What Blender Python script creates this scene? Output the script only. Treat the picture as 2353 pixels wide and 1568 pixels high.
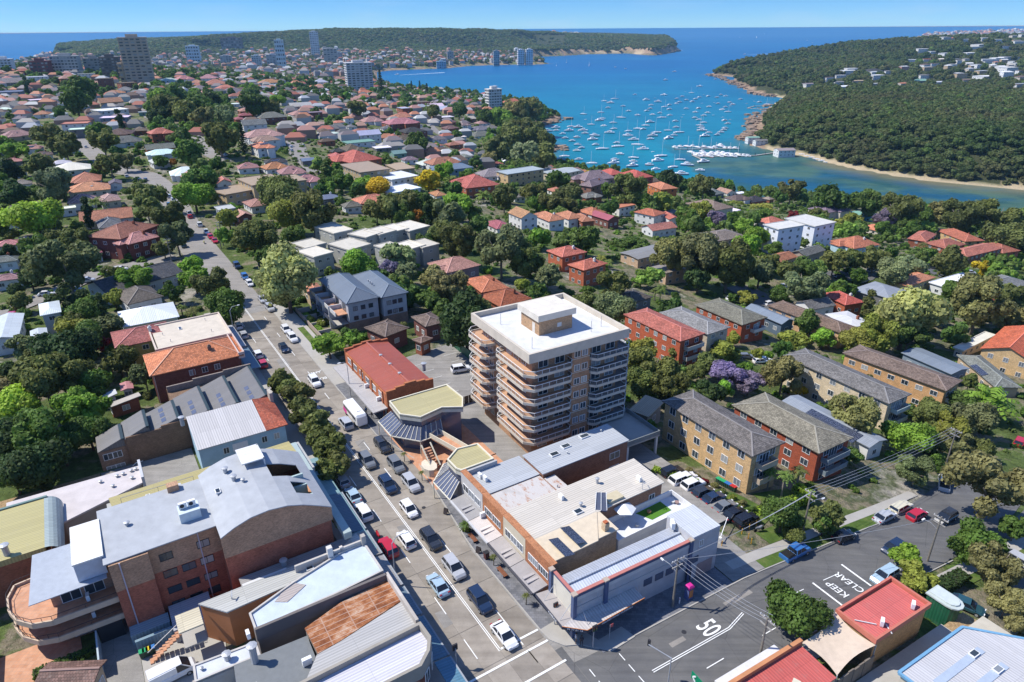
import bpy, math, random
import numpy as np
from mathutils import Matrix, Vector
for o in list(bpy.data.objects): bpy.data.objects.remove(o)
S = bpy.context.scene
COL = S.collection
R = math.radians
rnd = random.Random(7)

# ------------------------------------------------------------------ camera, sky, sun, exposure
H0, PITCH, ROLL, FPX = 72.0, R(24.8), R(0.41), 1569.0
SEA = -73.0
cam_d = bpy.data.cameras.new('camera'); cam = bpy.data.objects.new('camera', cam_d); COL.objects.link(cam)
cam_d.sensor_width = 36; cam_d.lens = 36 * FPX / 2353; cam_d.clip_end = 60000; cam_d.clip_start = 1
_U=Vector((0,math.sin(PITCH),math.cos(PITCH)));_F=Vector((0,math.cos(PITCH),-math.sin(PITCH)));_X=Vector((1,0,0))
_r = _X * math.cos(ROLL) - _U * math.sin(ROLL); _u = _X * math.sin(ROLL) + _U * math.cos(ROLL)
cam.matrix_world=Matrix(((_r.x,_u.x,-_F.x,0),(_r.y,_u.y,-_F.y,0),(_r.z,_u.z,-_F.z,H0),(0,0,0,1)))
S.camera = cam
SUN_EL, SUN_AZ = R(52), math.atan2(0.11, -1.0)      # light comes from the left, slightly beyond
wd = bpy.data.worlds.new('World'); S.world = wd; wd.use_nodes = True
nt = wd.node_tree; nt.nodes.clear()
wo = nt.nodes.new('ShaderNodeOutputWorld'); bg = nt.nodes.new('ShaderNodeBackground')
sky = nt.nodes.new('ShaderNodeTexSky'); sky.sky_type = 'NISHITA'; sky.sun_disc = False
sky.sun_elevation = SUN_EL; sky.sun_rotation = math.pi / 2 - SUN_AZ
sky.altitude = 150; sky.air_density = 0.6; sky.dust_density = 0.0; sky.ozone_density = 2.0
# thin far cloud band low over the sea, same on every side
tc=nt.nodes.new('ShaderNodeTexCoord');sep=nt.nodes.new('ShaderNodeSeparateXYZ');nt.links.new(tc.outputs['Generated'],sep.inputs[0])
mp=nt.nodes.new('ShaderNodeMapping');mp.inputs['Scale'].default_value=(5,5,30);nt.links.new(tc.outputs['Generated'],mp.inputs[0])
nz=nt.nodes.new('ShaderNodeTexNoise');nz.inputs['Scale'].default_value=1.6;nz.inputs['Detail'].default_value=6;nt.links.new(mp.outputs[0],nz.inputs[0])
rp=nt.nodes.new('ShaderNodeMapRange');rp.inputs[1].default_value=0.5;rp.inputs[2].default_value=0.75;nt.links.new(nz.outputs[0],rp.inputs[0])
rz=nt.nodes.new('ShaderNodeMapRange');rz.inputs[1].default_value=0.035;rz.inputs[2].default_value=0.015;nt.links.new(sep.outputs[2],rz.inputs[0])
mm=nt.nodes.new('ShaderNodeMath');mm.operation='MULTIPLY';nt.links.new(rp.outputs[0],mm.inputs[0]);nt.links.new(rz.outputs[0],mm.inputs[1])
m2=nt.nodes.new('ShaderNodeMath');m2.operation='MULTIPLY';nt.links.new(mm.outputs[0],m2.inputs[0]);m2.inputs[1].default_value=0.35
tr_=nt.nodes.new('ShaderNodeValToRGB');nt.links.new(sep.outputs[2],tr_.inputs[0]);e_=tr_.color_ramp.elements;e_.new(.06);e_[0].position=0;e_[0].color=(.28,.455,.64,1);e_[1].position=.055;e_[1].color=(.115,.335,.62,1);e_[2].position=.4;e_[2].color=(.9,1.05,1.3,1)   # clear deep-blue spring sky, paler at sea horizon; upper tint raised to lighten shadows
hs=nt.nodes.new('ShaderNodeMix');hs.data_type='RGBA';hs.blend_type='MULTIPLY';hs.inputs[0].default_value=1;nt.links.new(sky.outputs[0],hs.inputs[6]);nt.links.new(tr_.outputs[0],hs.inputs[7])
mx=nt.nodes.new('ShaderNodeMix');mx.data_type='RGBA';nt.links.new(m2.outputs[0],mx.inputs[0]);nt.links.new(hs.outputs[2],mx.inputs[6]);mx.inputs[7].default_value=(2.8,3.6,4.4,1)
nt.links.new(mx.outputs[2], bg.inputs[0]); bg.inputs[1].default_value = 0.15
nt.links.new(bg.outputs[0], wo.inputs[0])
sl = bpy.data.lights.new('sun', 'SUN'); sl.energy = 4.0; sl.angle = R(0.5); sl.color = (1, 0.955, 0.88)
so = bpy.data.objects.new('sun', sl); COL.objects.link(so)
sd = Vector((math.cos(SUN_AZ) * math.cos(SUN_EL), math.sin(SUN_AZ) * math.cos(SUN_EL), math.sin(SUN_EL)))
so.rotation_euler = sd.to_track_quat('Z', 'Y').to_euler(); so.location = (-200, 50, 300)
S.view_settings.view_transform='Standard';S.view_settings.look='None';S.view_settings.gamma=1;S.view_settings.exposure=0.6
S.view_settings.use_curve_mapping = False
S.cycles.max_bounces=5;S.cycles.diffuse_bounces=2;S.cycles.glossy_bounces=2;S.cycles.transmission_bounces=3;S.cycles.transparent_max_bounces=6
S.cycles.use_denoising = True; S.cycles.caustics_reflective = False; S.cycles.caustics_refractive = False

# ------------------------------------------------------------------ from the survey frames to the ground
FR=dict(tl=(0,0),tm=(786.8,0),tr=(1565.4,0),ml=(0,521.8),mm=(786.8,521.8),mr=(1565.4,521.8),bl=(0,1043.6),bm=(786.8,1043.6),br=(1565.4,1043.6),
          r1=(977.3,828.2),r2=(1200.9,1176.1),r3=(1773.2,1176.1),r4=(0,1176.1),r5=(1060.1,662.6),D=(0,0),bt=(1200.9,165.6),q1=(1242.3,347.9),q2=(1739.3,430.7))
SC = dict(r1=.24829, r2=.24979, r3=.24979, r4=.24979, r5=.21129, D=1.0, bt=.43105, q1=.21129, q2=.26095)
def px(f, x, y):
    o = FR[f]; s = SC.get(f, .3345); return o[0] + x * s, o[1] + y * s
def ray(u, v):
    a = (u - 1176.5) / FPX; b = -(v - 784) / FPX
    a, b = a * math.cos(ROLL) + b * math.sin(ROLL), -a * math.sin(ROLL) + b * math.cos(ROLL)
    return (a, math.cos(PITCH) + b * math.sin(PITCH), -math.sin(PITCH) + b * math.cos(PITCH))
def W(f, x, y, z=0.0):
    d = ray(*px(f, x, y)); t = (z - H0) / d[2]; return np.array([d[0] * t, d[1] * t])
def WD(u, v, dist):      # point on a ray at a given forward distance, with its height
    d = ray(u, v); t = dist / d[1]; return (d[0] * t, dist, H0 + d[2] * t)
def proj(x, y, z):
    z=z-H0;dep=y*math.cos(PITCH)-z*math.sin(PITCH);up=y*math.sin(PITCH)+z*math.cos(PITCH)
    a = x / dep; b = up / dep
    a, b = a * math.cos(ROLL) - b * math.sin(ROLL), a * math.sin(ROLL) + b * math.cos(ROLL)
    return 1176.5 + a * FPX, 784 - b * FPX, dep

# ------------------------------------------------------------------ terrain height field
_ctl = []
def c(u, v, z): p = W('D', u, v, z); _ctl.append((p[0], p[1], z))
for u,v in((1200,1500),(1050,1300),(900,1100),(780,950),(700,850),(620,740),(560,650),(480,560),(400,500),(100,1450),(100,1200),(100,1000),(300,900),(350,1200),(600,1300),(400,1500),
             (1050,850),(1150,1000),(1250,1250),(1400,1150),(1450,1350),(1500,1450),(800,700),(700,650),(200,750),(1700,1500),(1300,1050),(1600,1380)):c(u,v,0)
for t in((300,395,0),(50,700,-1),(0,500,0),(200,600,-.5),(150,300,1),(344,415,0),(250,330,2),(345,240,3),(330,178,3),(0,230,-6),(600,178,-25),(600,420,-1),(480,330,1),(820,560,-2),(600,250,-6),
          (1640,1147,-1.2),(1830,1265,-2.5),(2070,1170,-6),(2160,1110,-7.5),(2300,1300,-5),(2300,1450,-2.5),(1850,1450,-.5),(1750,830,-15),(1600,950,-6),(1980,880,-16),(2340,1000,-14),(1500,800,-9),(1900,700,-20),(2100,950,-15),
          (1125,655,-4),(960,560,-3),(1310,600,-12),(1350,500,-24),(1200,500,-16),(1400,430,-40),(1550,440,-48),(1500,600,-18),(1700,620,-18),(1840,590,-21),(1700,500,-38),(1700,462,-58),(2000,520,-46),(2080,600,-28),(2200,540,-50),
          (2330,700,-26),(2330,600,-44),(2200,490,-66),(2000,480,-62),(700,350,-5),(690,300,-8),(980,280,-30),(860,320,-18),(1150,245,-52),(1000,360,-22),(1180,420,-24),(900,440,-8),(870,215,-38),(700,210,-22),(1225,300,-56),(1225,350,-54),
          (1250,390,-62),(1000,230,-50),(760,250,-14)): c(*t)
_ctl = np.array(_ctl)
def _tps(a, b):
    r2 = ((a[:, None, :] - b[None, :, :]) ** 2).sum(-1) + 1e-9
    return r2 * np.log(r2) * 0.5
_xy = _ctl[:, :2] / 100.0; _nc = len(_xy)
_K = _tps(_xy, _xy) + np.eye(_nc) * 0.02
_P = np.c_[np.ones(_nc), _xy]
_A = np.block([[_K, _P], [_P.T, np.zeros((3, 3))]])
_sol = np.linalg.solve(_A, np.r_[_ctl[:, 2], np.zeros(3)])
def tps(x, y):
    q = np.c_[np.ravel(x), np.ravel(y)] / 100.0
    out = np.empty(len(q))
    for i in range(0, len(q), 20000):
        s_=q[i:i+20000];out[i:i+20000]=_tps(s_,_xy)@_sol[:_nc]+np.c_[np.ones(len(s_)),s_]@_sol[_nc:]
    return out
def poly(pts): return np.array([W('D', u, v, SEA) for u, v in pts])
coastA=np.vstack([poly([(2900,610),(2353,527),(2200,496),(2000,478),(1850,468),(1700,452),(1620,432),(1500,414),(1400,402),(1310,396),(1277,380),(1268,350),(1290,338),(1262,325),(1250,305),(1228,292),(1265,280),(1292,271),(1262,262),(1250,250),
          (1235,240),(1150,228),(1050,222),(950,218),(880,200),(868,182),(866,166),(900,162),(960,160),(1030,157),(1080,152),(1130,150),(1180,149),(1230,149),(1262,147),(1245,141),(1215,136),(1230,131),(1300,128),(1345,125),
          (1400,124),(1440,123),(1500,128),(1530,124),(1562,117),(1545,108),(1500,97),(1400,90),(1200,84),(900,84),(600,88),(420,98),(300,112),(240,120),(180,128),(120,132),(125,140),(60,150),(0,160),(-300,170),(-900,200)]),
          np.array([(-6000, 500), (-6000, -600), (3000, -600)])])
coastB=poly([(3600,500),(2600,460),(2353,438),(2250,430),(2150,420),(2050,405),(1950,388),(1900,375),(1850,362),(1800,352),(1760,345),(1722,335),(1700,322),(1728,305),(1725,290),(1740,265),(1775,240),(1795,225),(1760,222),(1720,215),
          (1700,200),(1668,188),(1692,178),(1620,173),(1650,165),(1700,160),(1800,150),(1900,141),(2000,131),(2100,124),(2353,118),(3600,110)])
coastC = poly([(2082,93),(2110,91),(2200,89),(2353,87),(3300,80),(3300,72),(2353,79),(2150,84)])
def sdf(x, y, pg):
    x = np.ravel(x); y = np.ravel(y); d2 = np.full(len(x), 1e18); ins = np.zeros(len(x), bool)
    for i in range(len(pg)):
        a = pg[i]; b = pg[(i + 1) % len(pg)]; e = b - a
        t = np.clip(((x - a[0]) * e[0] + (y - a[1]) * e[1]) / (e @ e), 0, 1)
        d2 = np.minimum(d2, (x - a[0] - t * e[0]) ** 2 + (y - a[1] - t * e[1]) ** 2)
        cr = (a[1] > y) != (b[1] > y)
        if e[1] != 0: ins ^= cr & (x < e[0] * (y - a[1]) / e[1] + a[0])
    d = np.sqrt(d2); return np.where(ins, d, -d)
def _idw(x, y, pts, p=3):
    pts=np.array(pts);d2=(np.ravel(x)[:,None]-pts[:,0])**2+(np.ravel(y)[:,None]-pts[:,1])**2+900
    w = d2 ** (-p / 2); return (w * pts[:, 2]).sum(1) / w.sum(1)
headN=[WD(u,v+2,d)for u,v,d in((240,122,3300),(300,112,3500),(380,97,3700),(450,88,3900),(520,80,4100),(620,75,4300),(700,70,4400),(780,66,4500),(900,66,4500),(1000,66,4600),(1100,67,4700),(1180,69,4800),(1250,72,4900),(1310,77,4900),
          (1360,82,4800),(1410,89,4650),(1440,91,4400),(1500,97,4200),(1540,105,4150))]
for u,v,z in((0,172,-66),(150,160,-66),(240,150,-66),(420,150,-64),(500,140,-58),(600,150,-62),(700,140,-55),(800,150,-64),(880,152,-66),(950,140,-60),(1050,140,-64),(1180,140,-66),(500,118,-38),(700,118,-35),(900,118,-40),(1100,118,-55),(1300,112,-48),(1400,118,-60),(1240,100,-30)):
    p = W('D', u, v, z); headN.append((p[0], p[1], z))
hillB=[WD(u,v,d)for u,v,d in((1800,222,1130),(1850,214,1200),(1930,208,1230),(2020,206,1230),(2120,204,1230),(2220,206,1200),(2353,212,1150),(2600,210,1150),(1660,168,2000),(1740,157,2100),(1800,143,2250),(1860,138,2350),(1900,128,2400),
          (1950,117,2400),(2000,106,2400),(2060,94,2400),(2100,89,2400),(2200,85,2400),(2353,80,2400),(2700,75,2400))]
for u,v,z in((1950,190,-38),(2050,185,-36),(2150,190,-34),(2300,195,-32),(1880,195,-42),(2200,150,-20),(2050,160,-28),(2330,150,-16),(1780,200,-55)):
    p = W('D', u, v, z); hillB.append((p[0], p[1], z))
def height(x, y):
    x = np.ravel(np.asarray(x, float)); y = np.ravel(np.asarray(y, float))
    h = np.clip(tps(x, y), -70, 8)
    h = np.sign(h) * np.maximum(0, np.abs(h) - 0.6)
    far = y > 1500; wN = np.clip((y - 1500) / 700, 0, 1)
    if far.any():
        hn = _idw(x[far], y[far], headN); h[far] = h[far] * (1 - wN[far]) + hn * wN[far]
        west = x[far] < -100; 
    near = (x * x + y * y) < 0
    h = np.clip(h, -71, 80)
    sa=sdf(x,y,coastA);z=np.where(sa>0,np.minimum(h,SEA+0.2+sa*0.33+np.where(y>3600,sa*0.9,0)),-999.)
    m = (x > 300) & (y > 350)
    if m.any():
        xb, yb = x[m], y[m]
        sb=sdf(xb,yb,coastB);hb=_idw(xb,yb,hillB);zb=np.where(sb>0,np.minimum(hb-8,SEA+0.1+np.where(sb<14,sb*0.09,1.3+(sb-14)*0.42)),-999.)
        scn=sdf(xb,yb,coastC);zc=np.where(scn>0,np.minimum(SEA+30+scn*0.05,SEA+scn*1.2),-999.)
        z[m] = np.maximum(z[m], np.maximum(zb, zc))
    return np.where(z < -900, SEA - 4, z)
def hz(x, y): return float(height([x], [y])[0])
def G(f, x, y, dz=0.0):   # where the ray of a frame point meets the ground (plus dz)
    z = dz; p = W(f, x, y, min(z, H0 - 5))
    for _ in range(14):
        zn = hz(p[0], p[1]) + dz; z = z * 0.4 + zn * 0.6; p = W(f, x, y, z)
    return float(p[0]), float(p[1]), hz(p[0], p[1])
def GV(pts, dz):          # many frame points at once
    D_ = np.array([ray(*px(*p)) for p in pts]); dz = np.broadcast_to(dz, len(pts)); z = np.array(dz, float)
    for _ in range(16):
        t = (z - H0) / D_[:, 2]; x = D_[:, 0] * t; y = D_[:, 1] * t; z = z * 0.45 + 0.55 * (height(x, y) + dz)
    return x, y, z

# ------------------------------------------------------------------ materials
_m = {}
def new_mat(name):
    m = bpy.data.materials.new(name); m.use_nodes = True; t = m.node_tree; b = t.nodes['Principled BSDF']
    return m, t, b
def _n(t, kind, **kw):
    n = t.nodes.new(kind)
    for k, v in kw.items():
        if k.startswith('i_'): n.inputs[int(k[2:])].default_value = v
        elif k in n.inputs.keys() and not hasattr(n, k): n.inputs[k].default_value = v
        else: setattr(n, k, v)
    return n
def L(t, a, b): t.links.new(a, b)
def mixc(t, fac, a, b, blend='MIX'):
    n = t.nodes.new('ShaderNodeMix'); n.data_type = 'RGBA'; n.blend_type = blend
    for s, v in ((0, fac), (6, a), (7, b)):
        if hasattr(v, 'is_linked') or hasattr(v, 'links'): t.links.new(v, n.inputs[s])
        elif s == 0: n.inputs[0].default_value = v
        else: n.inputs[s].default_value = (*v, 1) if len(v) == 3 else v
    return n.outputs[2]
def noise(t, vec, scale, detail=4, rough=0.6):
    n=t.nodes.new('ShaderNodeTexNoise');n.inputs['Scale'].default_value=scale;n.inputs['Detail'].default_value=detail;n.inputs['Roughness'].default_value=rough
    if vec is not None: t.links.new(vec, n.inputs['Vector'])
    return n.outputs[0]
def ramp(t, fac, stops):
    n = t.nodes.new('ShaderNodeValToRGB'); e = n.color_ramp.elements
    while len(e) < len(stops): e.new(0.5)
    for i, (p, c_) in enumerate(stops): e[i].position = p; e[i].color = (*c_, 1)
    t.links.new(fac, n.inputs[0]); return n.outputs[0]
def rng(t, fac, a, b, c_, d):
    n = t.nodes.new('ShaderNodeMapRange'); t.links.new(fac, n.inputs[0])
    for i, v in enumerate((a, b, c_, d)): n.inputs[i + 1].default_value = v
    return n.outputs[0]
def math_(t, op, a, b=None):
    n = t.nodes.new('ShaderNodeMath'); n.operation = op
    for i, v in enumerate((a, b)):
        if v is None: continue
        if isinstance(v, (int, float)): n.inputs[i].default_value = v
        else: t.links.new(v, n.inputs[i])
    return n.outputs[0]
def bump(t, b, h, strength, dist):
    n=t.nodes.new('ShaderNodeBump');n.inputs['Strength'].default_value=strength;n.inputs['Distance'].default_value=dist
    t.links.new(h, n.inputs['Height']); t.links.new(n.outputs[0], b.inputs['Normal'])
def objcol(t): return t.nodes.new('ShaderNodeObjectInfo').outputs['Color']
def objrnd(t): return t.nodes.new('ShaderNodeObjectInfo').outputs['Random']
def uv(t): return t.nodes.new('ShaderNodeUVMap').outputs[0]
def pos(t): return t.nodes.new('ShaderNodeNewGeometry').outputs['Position']
def hsv(t, c_, val=None, sat=None):
    n = t.nodes.new('ShaderNodeHueSaturation'); t.links.new(c_, n.inputs['Color'])
    if val is not None: t.links.new(val, n.inputs['Value'])
    if sat is not None: t.links.new(sat, n.inputs['Saturation'])
    return n.outputs[0]
def finish(m, t, b, colr, rough, spec=0.3, metal=0.0):
    if colr is not None: t.links.new(colr, b.inputs['Base Color'])
    b.inputs['Roughness'].default_value=rough;b.inputs['Specular IOR Level'].default_value=spec;b.inputs['Metallic'].default_value=metal
    _m[m.name] = m; return m
# painted / rendered surface with dirt
m,t,b=new_mat('render_paint');v=hsv(t,objcol(t),rng(t,noise(t,pos(t),0.6,6),0.3,0.75,0.86,1.08));v=mixc(t,rng(t,noise(t,pos(t),2.2,5,.7),0.58,0.8,0,0.22),v,(.16,.13,.1));finish(m,t,b,v,0.75)
# plain paint
m,t,b=new_mat('smooth_paint');finish(m,t,b,hsv(t,objcol(t),rng(t,noise(t,pos(t),1.5,3),0.3,0.7,0.92,1.06)),0.5)
# roof tiles: courses and single tiles tinted unevenly, some weathered pale
m, t, b = new_mat('roof_tile'); U_ = uv(t)
br=t.nodes.new('ShaderNodeTexBrick');L(t,U_,br.inputs['Vector']);br.inputs['Scale'].default_value=1;br.inputs['Brick Width'].default_value=.34;br.inputs['Row Height'].default_value=.36;br.inputs['Mortar Size'].default_value=.022
br.inputs['Color1'].default_value=(.62,.62,.62,1);br.inputs['Color2'].default_value=(1.22,1.22,1.22,1);br.inputs['Mortar'].default_value=(.3,.3,.3,1);br.inputs['Mortar Smooth'].default_value=.3
v=mixc(t,1.0,objcol(t),br.outputs[0],'MULTIPLY');v=hsv(t,v,rng(t,noise(t,pos(t),.35,5),.3,.7,.8,1.2))
v=mixc(t,rng(t,noise(t,pos(t),1.3,6,.75),.55,.78,0,.4),v,(.42,.36,.3));finish(m,t,b,v,.7,.25);bump(t,b,br.outputs[0],.5,.05)
# ribbed metal sheet
m,t,b=new_mat('ribbed_metal');U_=uv(t);wv=t.nodes.new('ShaderNodeTexWave');wv.wave_type='BANDS';wv.bands_direction='X';wv.inputs['Scale'].default_value=.8;wv.inputs['Distortion'].default_value=0;L(t,U_,wv.inputs[0])
br=t.nodes.new('ShaderNodeTexBrick');L(t,U_,br.inputs['Vector']);br.offset=0;br.inputs['Scale'].default_value=1;br.inputs['Brick Width'].default_value=.8;br.inputs['Row Height'].default_value=7.5;br.inputs['Mortar Size'].default_value=.02
br.inputs['Color1'].default_value=(.93,.93,.93,1);br.inputs['Color2'].default_value=(1.05,1.05,1.05,1);br.inputs['Mortar'].default_value=(.7,.7,.7,1)
v=mixc(t,1.0,objcol(t),br.outputs[0],'MULTIPLY');v=hsv(t,v,rng(t,wv.outputs[0],0,1,.84,1.06));v=mixc(t,rng(t,noise(t,pos(t),1.1,7,.7),.55,.85,0,.35),v,(.3,.27,.23));finish(m,t,b,v,.5,.4);bump(t,b,wv.outputs[0],.5,.04)
# rusty sheet
m,t,b=new_mat('rusty_metal');U_=uv(t);wv=t.nodes.new('ShaderNodeTexWave');wv.bands_direction='X';wv.inputs['Scale'].default_value=1.2;L(t,U_,wv.inputs[0])
mpn=t.nodes.new('ShaderNodeMapping');mpn.inputs['Scale'].default_value=(.5,.35,1);L(t,U_,mpn.inputs[0])
pn=noise(t,mpn.outputs[0],1.0,9,.72);v=ramp(t,pn,[(.30,(.09,.03,.015)),(.44,(.22,.075,.028)),(.53,(.36,.15,.065)),(.62,(.48,.33,.23)),(.75,(.55,.47,.4))])
bn=t.nodes.new('ShaderNodeTexBrick');L(t,U_,bn.inputs['Vector']);bn.offset=0;bn.inputs['Scale'].default_value=1;bn.inputs['Brick Width'].default_value=.8;bn.inputs['Row Height'].default_value=3.2;bn.inputs['Mortar Size'].default_value=.1;bn.inputs['Mortar Smooth'].default_value=.8
v=mixc(t,math_(t,'MULTIPLY',bn.outputs['Fac'],.45),v,(.5,.4,.33));finish(m,t,b,v,.8,.2);bump(t,b,wv.outputs[0],.5,.04)
m,t,b=new_mat('part_rusted_metal');U_=uv(t);wv=t.nodes.new('ShaderNodeTexWave');wv.bands_direction='X';wv.inputs['Scale'].default_value=1.2;L(t,U_,wv.inputs[0])
mpn=t.nodes.new('ShaderNodeMapping');mpn.inputs['Scale'].default_value=(.5,1.1,1);L(t,U_,mpn.inputs[0]);pn=noise(t,mpn.outputs[0],.9,9,.72)
v=mixc(t,rng(t,pn,.52,.62,0,.85),(.52,.49,.46),(.36,.15,.06));v=mixc(t,rng(t,noise(t,pos(t),.25,3),.55,.65,0,.4),v,(.3,.29,.27));finish(m,t,b,v,.7,.3);bump(t,b,wv.outputs[0],.5,.04)
# brickwork
m,t,b=new_mat('brickwork');U_=uv(t);br=t.nodes.new('ShaderNodeTexBrick');L(t,U_,br.inputs['Vector']);br.inputs['Scale'].default_value=1;br.inputs['Brick Width'].default_value=.24;br.inputs['Row Height'].default_value=.086;br.inputs['Mortar Size'].default_value=.006
br.inputs['Color1'].default_value=(.72,.72,.72,1);br.inputs['Color2'].default_value=(1.25,1.2,1.15,1);br.inputs['Mortar'].default_value=(1.2,1.25,1.3,1)
v=mixc(t,1.0,objcol(t),br.outputs[0],'MULTIPLY');v=hsv(t,v,rng(t,noise(t,pos(t),.7,6,.7),.3,.75,.8,1.15));finish(m,t,b,v,.85,.15);bump(t,b,br.outputs['Fac'],.25,-.01)
# glass of windows
m,t,b=new_mat('window_glass');v=ramp(t,objrnd(t),[(0,(.02,.03,.04)),(.55,(.05,.065,.08)),(.7,(.2,.22,.24)),(.9,(.35,.35,.33))]);finish(m,t,b,v,.12,.6)
m,t,b=new_mat('tinted_glazing');finish(m,t,b,mixc(t,noise(t,pos(t),.5,3),(.06,.07,.1),(.14,.15,.2)),.15,.6)
m,t,b=new_mat('car_glass');b.inputs['Base Color'].default_value=(.015,.02,.03,1);finish(m,t,b,None,.08,.6)
m,t,b=new_mat('car_paint');finish(m,t,b,hsv(t,objcol(t),rng(t,noise(t,pos(t),3,4),.3,.7,.92,1.05)),.22,.6);b.inputs['Coat Weight'].default_value=.5;b.inputs['Coat Roughness'].default_value=.06
m,t,b=new_mat('tyre_rubber');b.inputs['Base Color'].default_value=(.012,.012,.012,1);finish(m,t,b,None,.8)
m, t, b = new_mat('lamp_lens'); finish(m, t, b, objcol(t), .2, .6)
m,t,b=new_mat('solar_cell');U_=uv(t);br=t.nodes.new('ShaderNodeTexBrick');br.offset=0;L(t,U_,br.inputs['Vector']);br.inputs['Scale'].default_value=1;br.inputs['Brick Width'].default_value=.16;br.inputs['Row Height'].default_value=.16;br.inputs['Mortar Size'].default_value=.006
br.inputs['Color1'].default_value=(.012,.018,.04,1);br.inputs['Color2'].default_value=(.018,.025,.055,1);br.inputs['Mortar'].default_value=(.3,.33,.4,1);finish(m,t,b,br.outputs[0],.15,.6)
# ground surfaces
def asphalt(name, c1, c2, crack=True):
    m,t,b=new_mat(name);P_=pos(t);v=mixc(t,rng(t,noise(t,P_,.25,7,.65),.35,.65,0,1),c1,c2);v=mixc(t,rng(t,noise(t,P_,14,3,.8),.45,.8,0,.5),v,tuple(min(1,k*1.9)for k in c2))
    mp_=t.nodes.new('ShaderNodeMapping');mp_.inputs['Rotation'].default_value=(0,0,R(-30));mp_.inputs['Scale'].default_value=(.05,1.2,1);L(t,P_,mp_.inputs[0])
    v = hsv(t, v, rng(t, noise(t, mp_.outputs[0], 1, 4), .3, .7, .82, 1.12))
    if crack:
        vo=t.nodes.new('ShaderNodeTexVoronoi');vo.feature='DISTANCE_TO_EDGE';vo.inputs['Scale'].default_value=.13;wp=mixc(t,.35,P_,t.nodes.new('ShaderNodeTexNoise').outputs[1]);L(t,P_,vo.inputs[0])
        v = mixc(t, rng(t, vo.outputs[0], .004, .0, 0, .5), v, (.012, .012, .012))
    finish(m, t, b, v, .88, .2); bump(t, b, noise(t, P_, 30, 3), .25, .01); return m
asphalt('asphalt',(.095,.095,.098),(.13,.127,.122));asphalt('asphalt_far',(.21,.195,.175),(.26,.24,.215),False);asphalt('asphalt_old',(.2,.19,.175),(.27,.255,.235))
m,t,b=new_mat('concrete_slab');P_=pos(t);v=mixc(t,rng(t,noise(t,P_,.35,7,.65),.3,.7,0,1),(.235,.205,.17),(.33,.295,.25));v=hsv(t,v,rng(t,objrnd(t),0,1,.86,1.1));v=mixc(t,rng(t,noise(t,P_,3,8,.8),.52,.85,0,.45),v,(.12,.11,.1))
mp_=t.nodes.new('ShaderNodeMapping');mp_.inputs['Rotation'].default_value=(0,0,R(-122.2));mp_.inputs['Scale'].default_value=(.03,.62,1);L(t,P_,mp_.inputs[0]);v=hsv(t,v,rng(t,noise(t,mp_.outputs[0],1,3),.35,.65,.84,1.08));finish(m,t,b,v,.85,.2);bump(t,b,noise(t,P_,20,4),.2,.01)
m,t,b=new_mat('concrete_path');P_=pos(t);v=mixc(t,noise(t,P_,.5,7,.7),(.3,.28,.25),(.45,.43,.39));finish(m,t,b,mixc(t,rng(t,noise(t,P_,6,5,.8),.55,.8,0,.4),v,(.15,.14,.12)),.85)
m,t,b=new_mat('paver');U_=uv(t);br=t.nodes.new('ShaderNodeTexBrick');L(t,pos(t),br.inputs['Vector']);br.inputs['Scale'].default_value=1;br.inputs['Brick Width'].default_value=.6;br.inputs['Row Height'].default_value=.4;br.inputs['Mortar Size'].default_value=.012
br.inputs['Color1'].default_value=(.13,.135,.15,1);br.inputs['Color2'].default_value=(.2,.2,.215,1);br.inputs['Mortar'].default_value=(.09,.09,.09,1);finish(m,t,b,hsv(t,br.outputs[0],rng(t,noise(t,pos(t),.6,6),.3,.7,.8,1.15)),.75)
m,t,b=new_mat('terracotta_tile');br=t.nodes.new('ShaderNodeTexBrick');br.offset=0;L(t,pos(t),br.inputs['Vector']);br.inputs['Scale'].default_value=1;br.inputs['Brick Width'].default_value=.5;br.inputs['Row Height'].default_value=.5;br.inputs['Mortar Size'].default_value=.012
br.inputs['Color1'].default_value=(.5,.24,.13,1);br.inputs['Color2'].default_value=(.56,.3,.18,1);br.inputs['Mortar'].default_value=(.35,.25,.2,1);finish(m,t,b,hsv(t,br.outputs[0],rng(t,noise(t,pos(t),.8,6),.3,.7,.85,1.1)),.7)
m,t,b=new_mat('line_paint');P_=pos(t);finish(m,t,b,mixc(t,rng(t,noise(t,P_,5,7,.8),.5,.72,0,.5),(.78,.78,.75),(.3,.29,.27)),.6)
m,t,b=new_mat('grass');P_=pos(t);v=ramp(t,noise(t,P_,.4,6,.65),[(.3,(.05,.085,.018)),(.5,(.085,.14,.03)),(.72,(.17,.18,.06))]);finish(m,t,b,hsv(t,v,rng(t,noise(t,P_,9,4,.8),.3,.7,.6,1.3)),.9,.1);bump(t,b,noise(t,P_,12,4),.6,.08)
m,t,b=new_mat('artificial_lawn');finish(m,t,b,mixc(t,noise(t,pos(t),6,4),(.06,.16,.02),(.09,.22,.03)),.9,.1)
m,t,b=new_mat('mulch');finish(m,t,b,mixc(t,rng(t,noise(t,pos(t),5,6,.8),.4,.65,0,1),(.42,.3,.17),(.16,.1,.05)),.95,.1)
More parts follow.
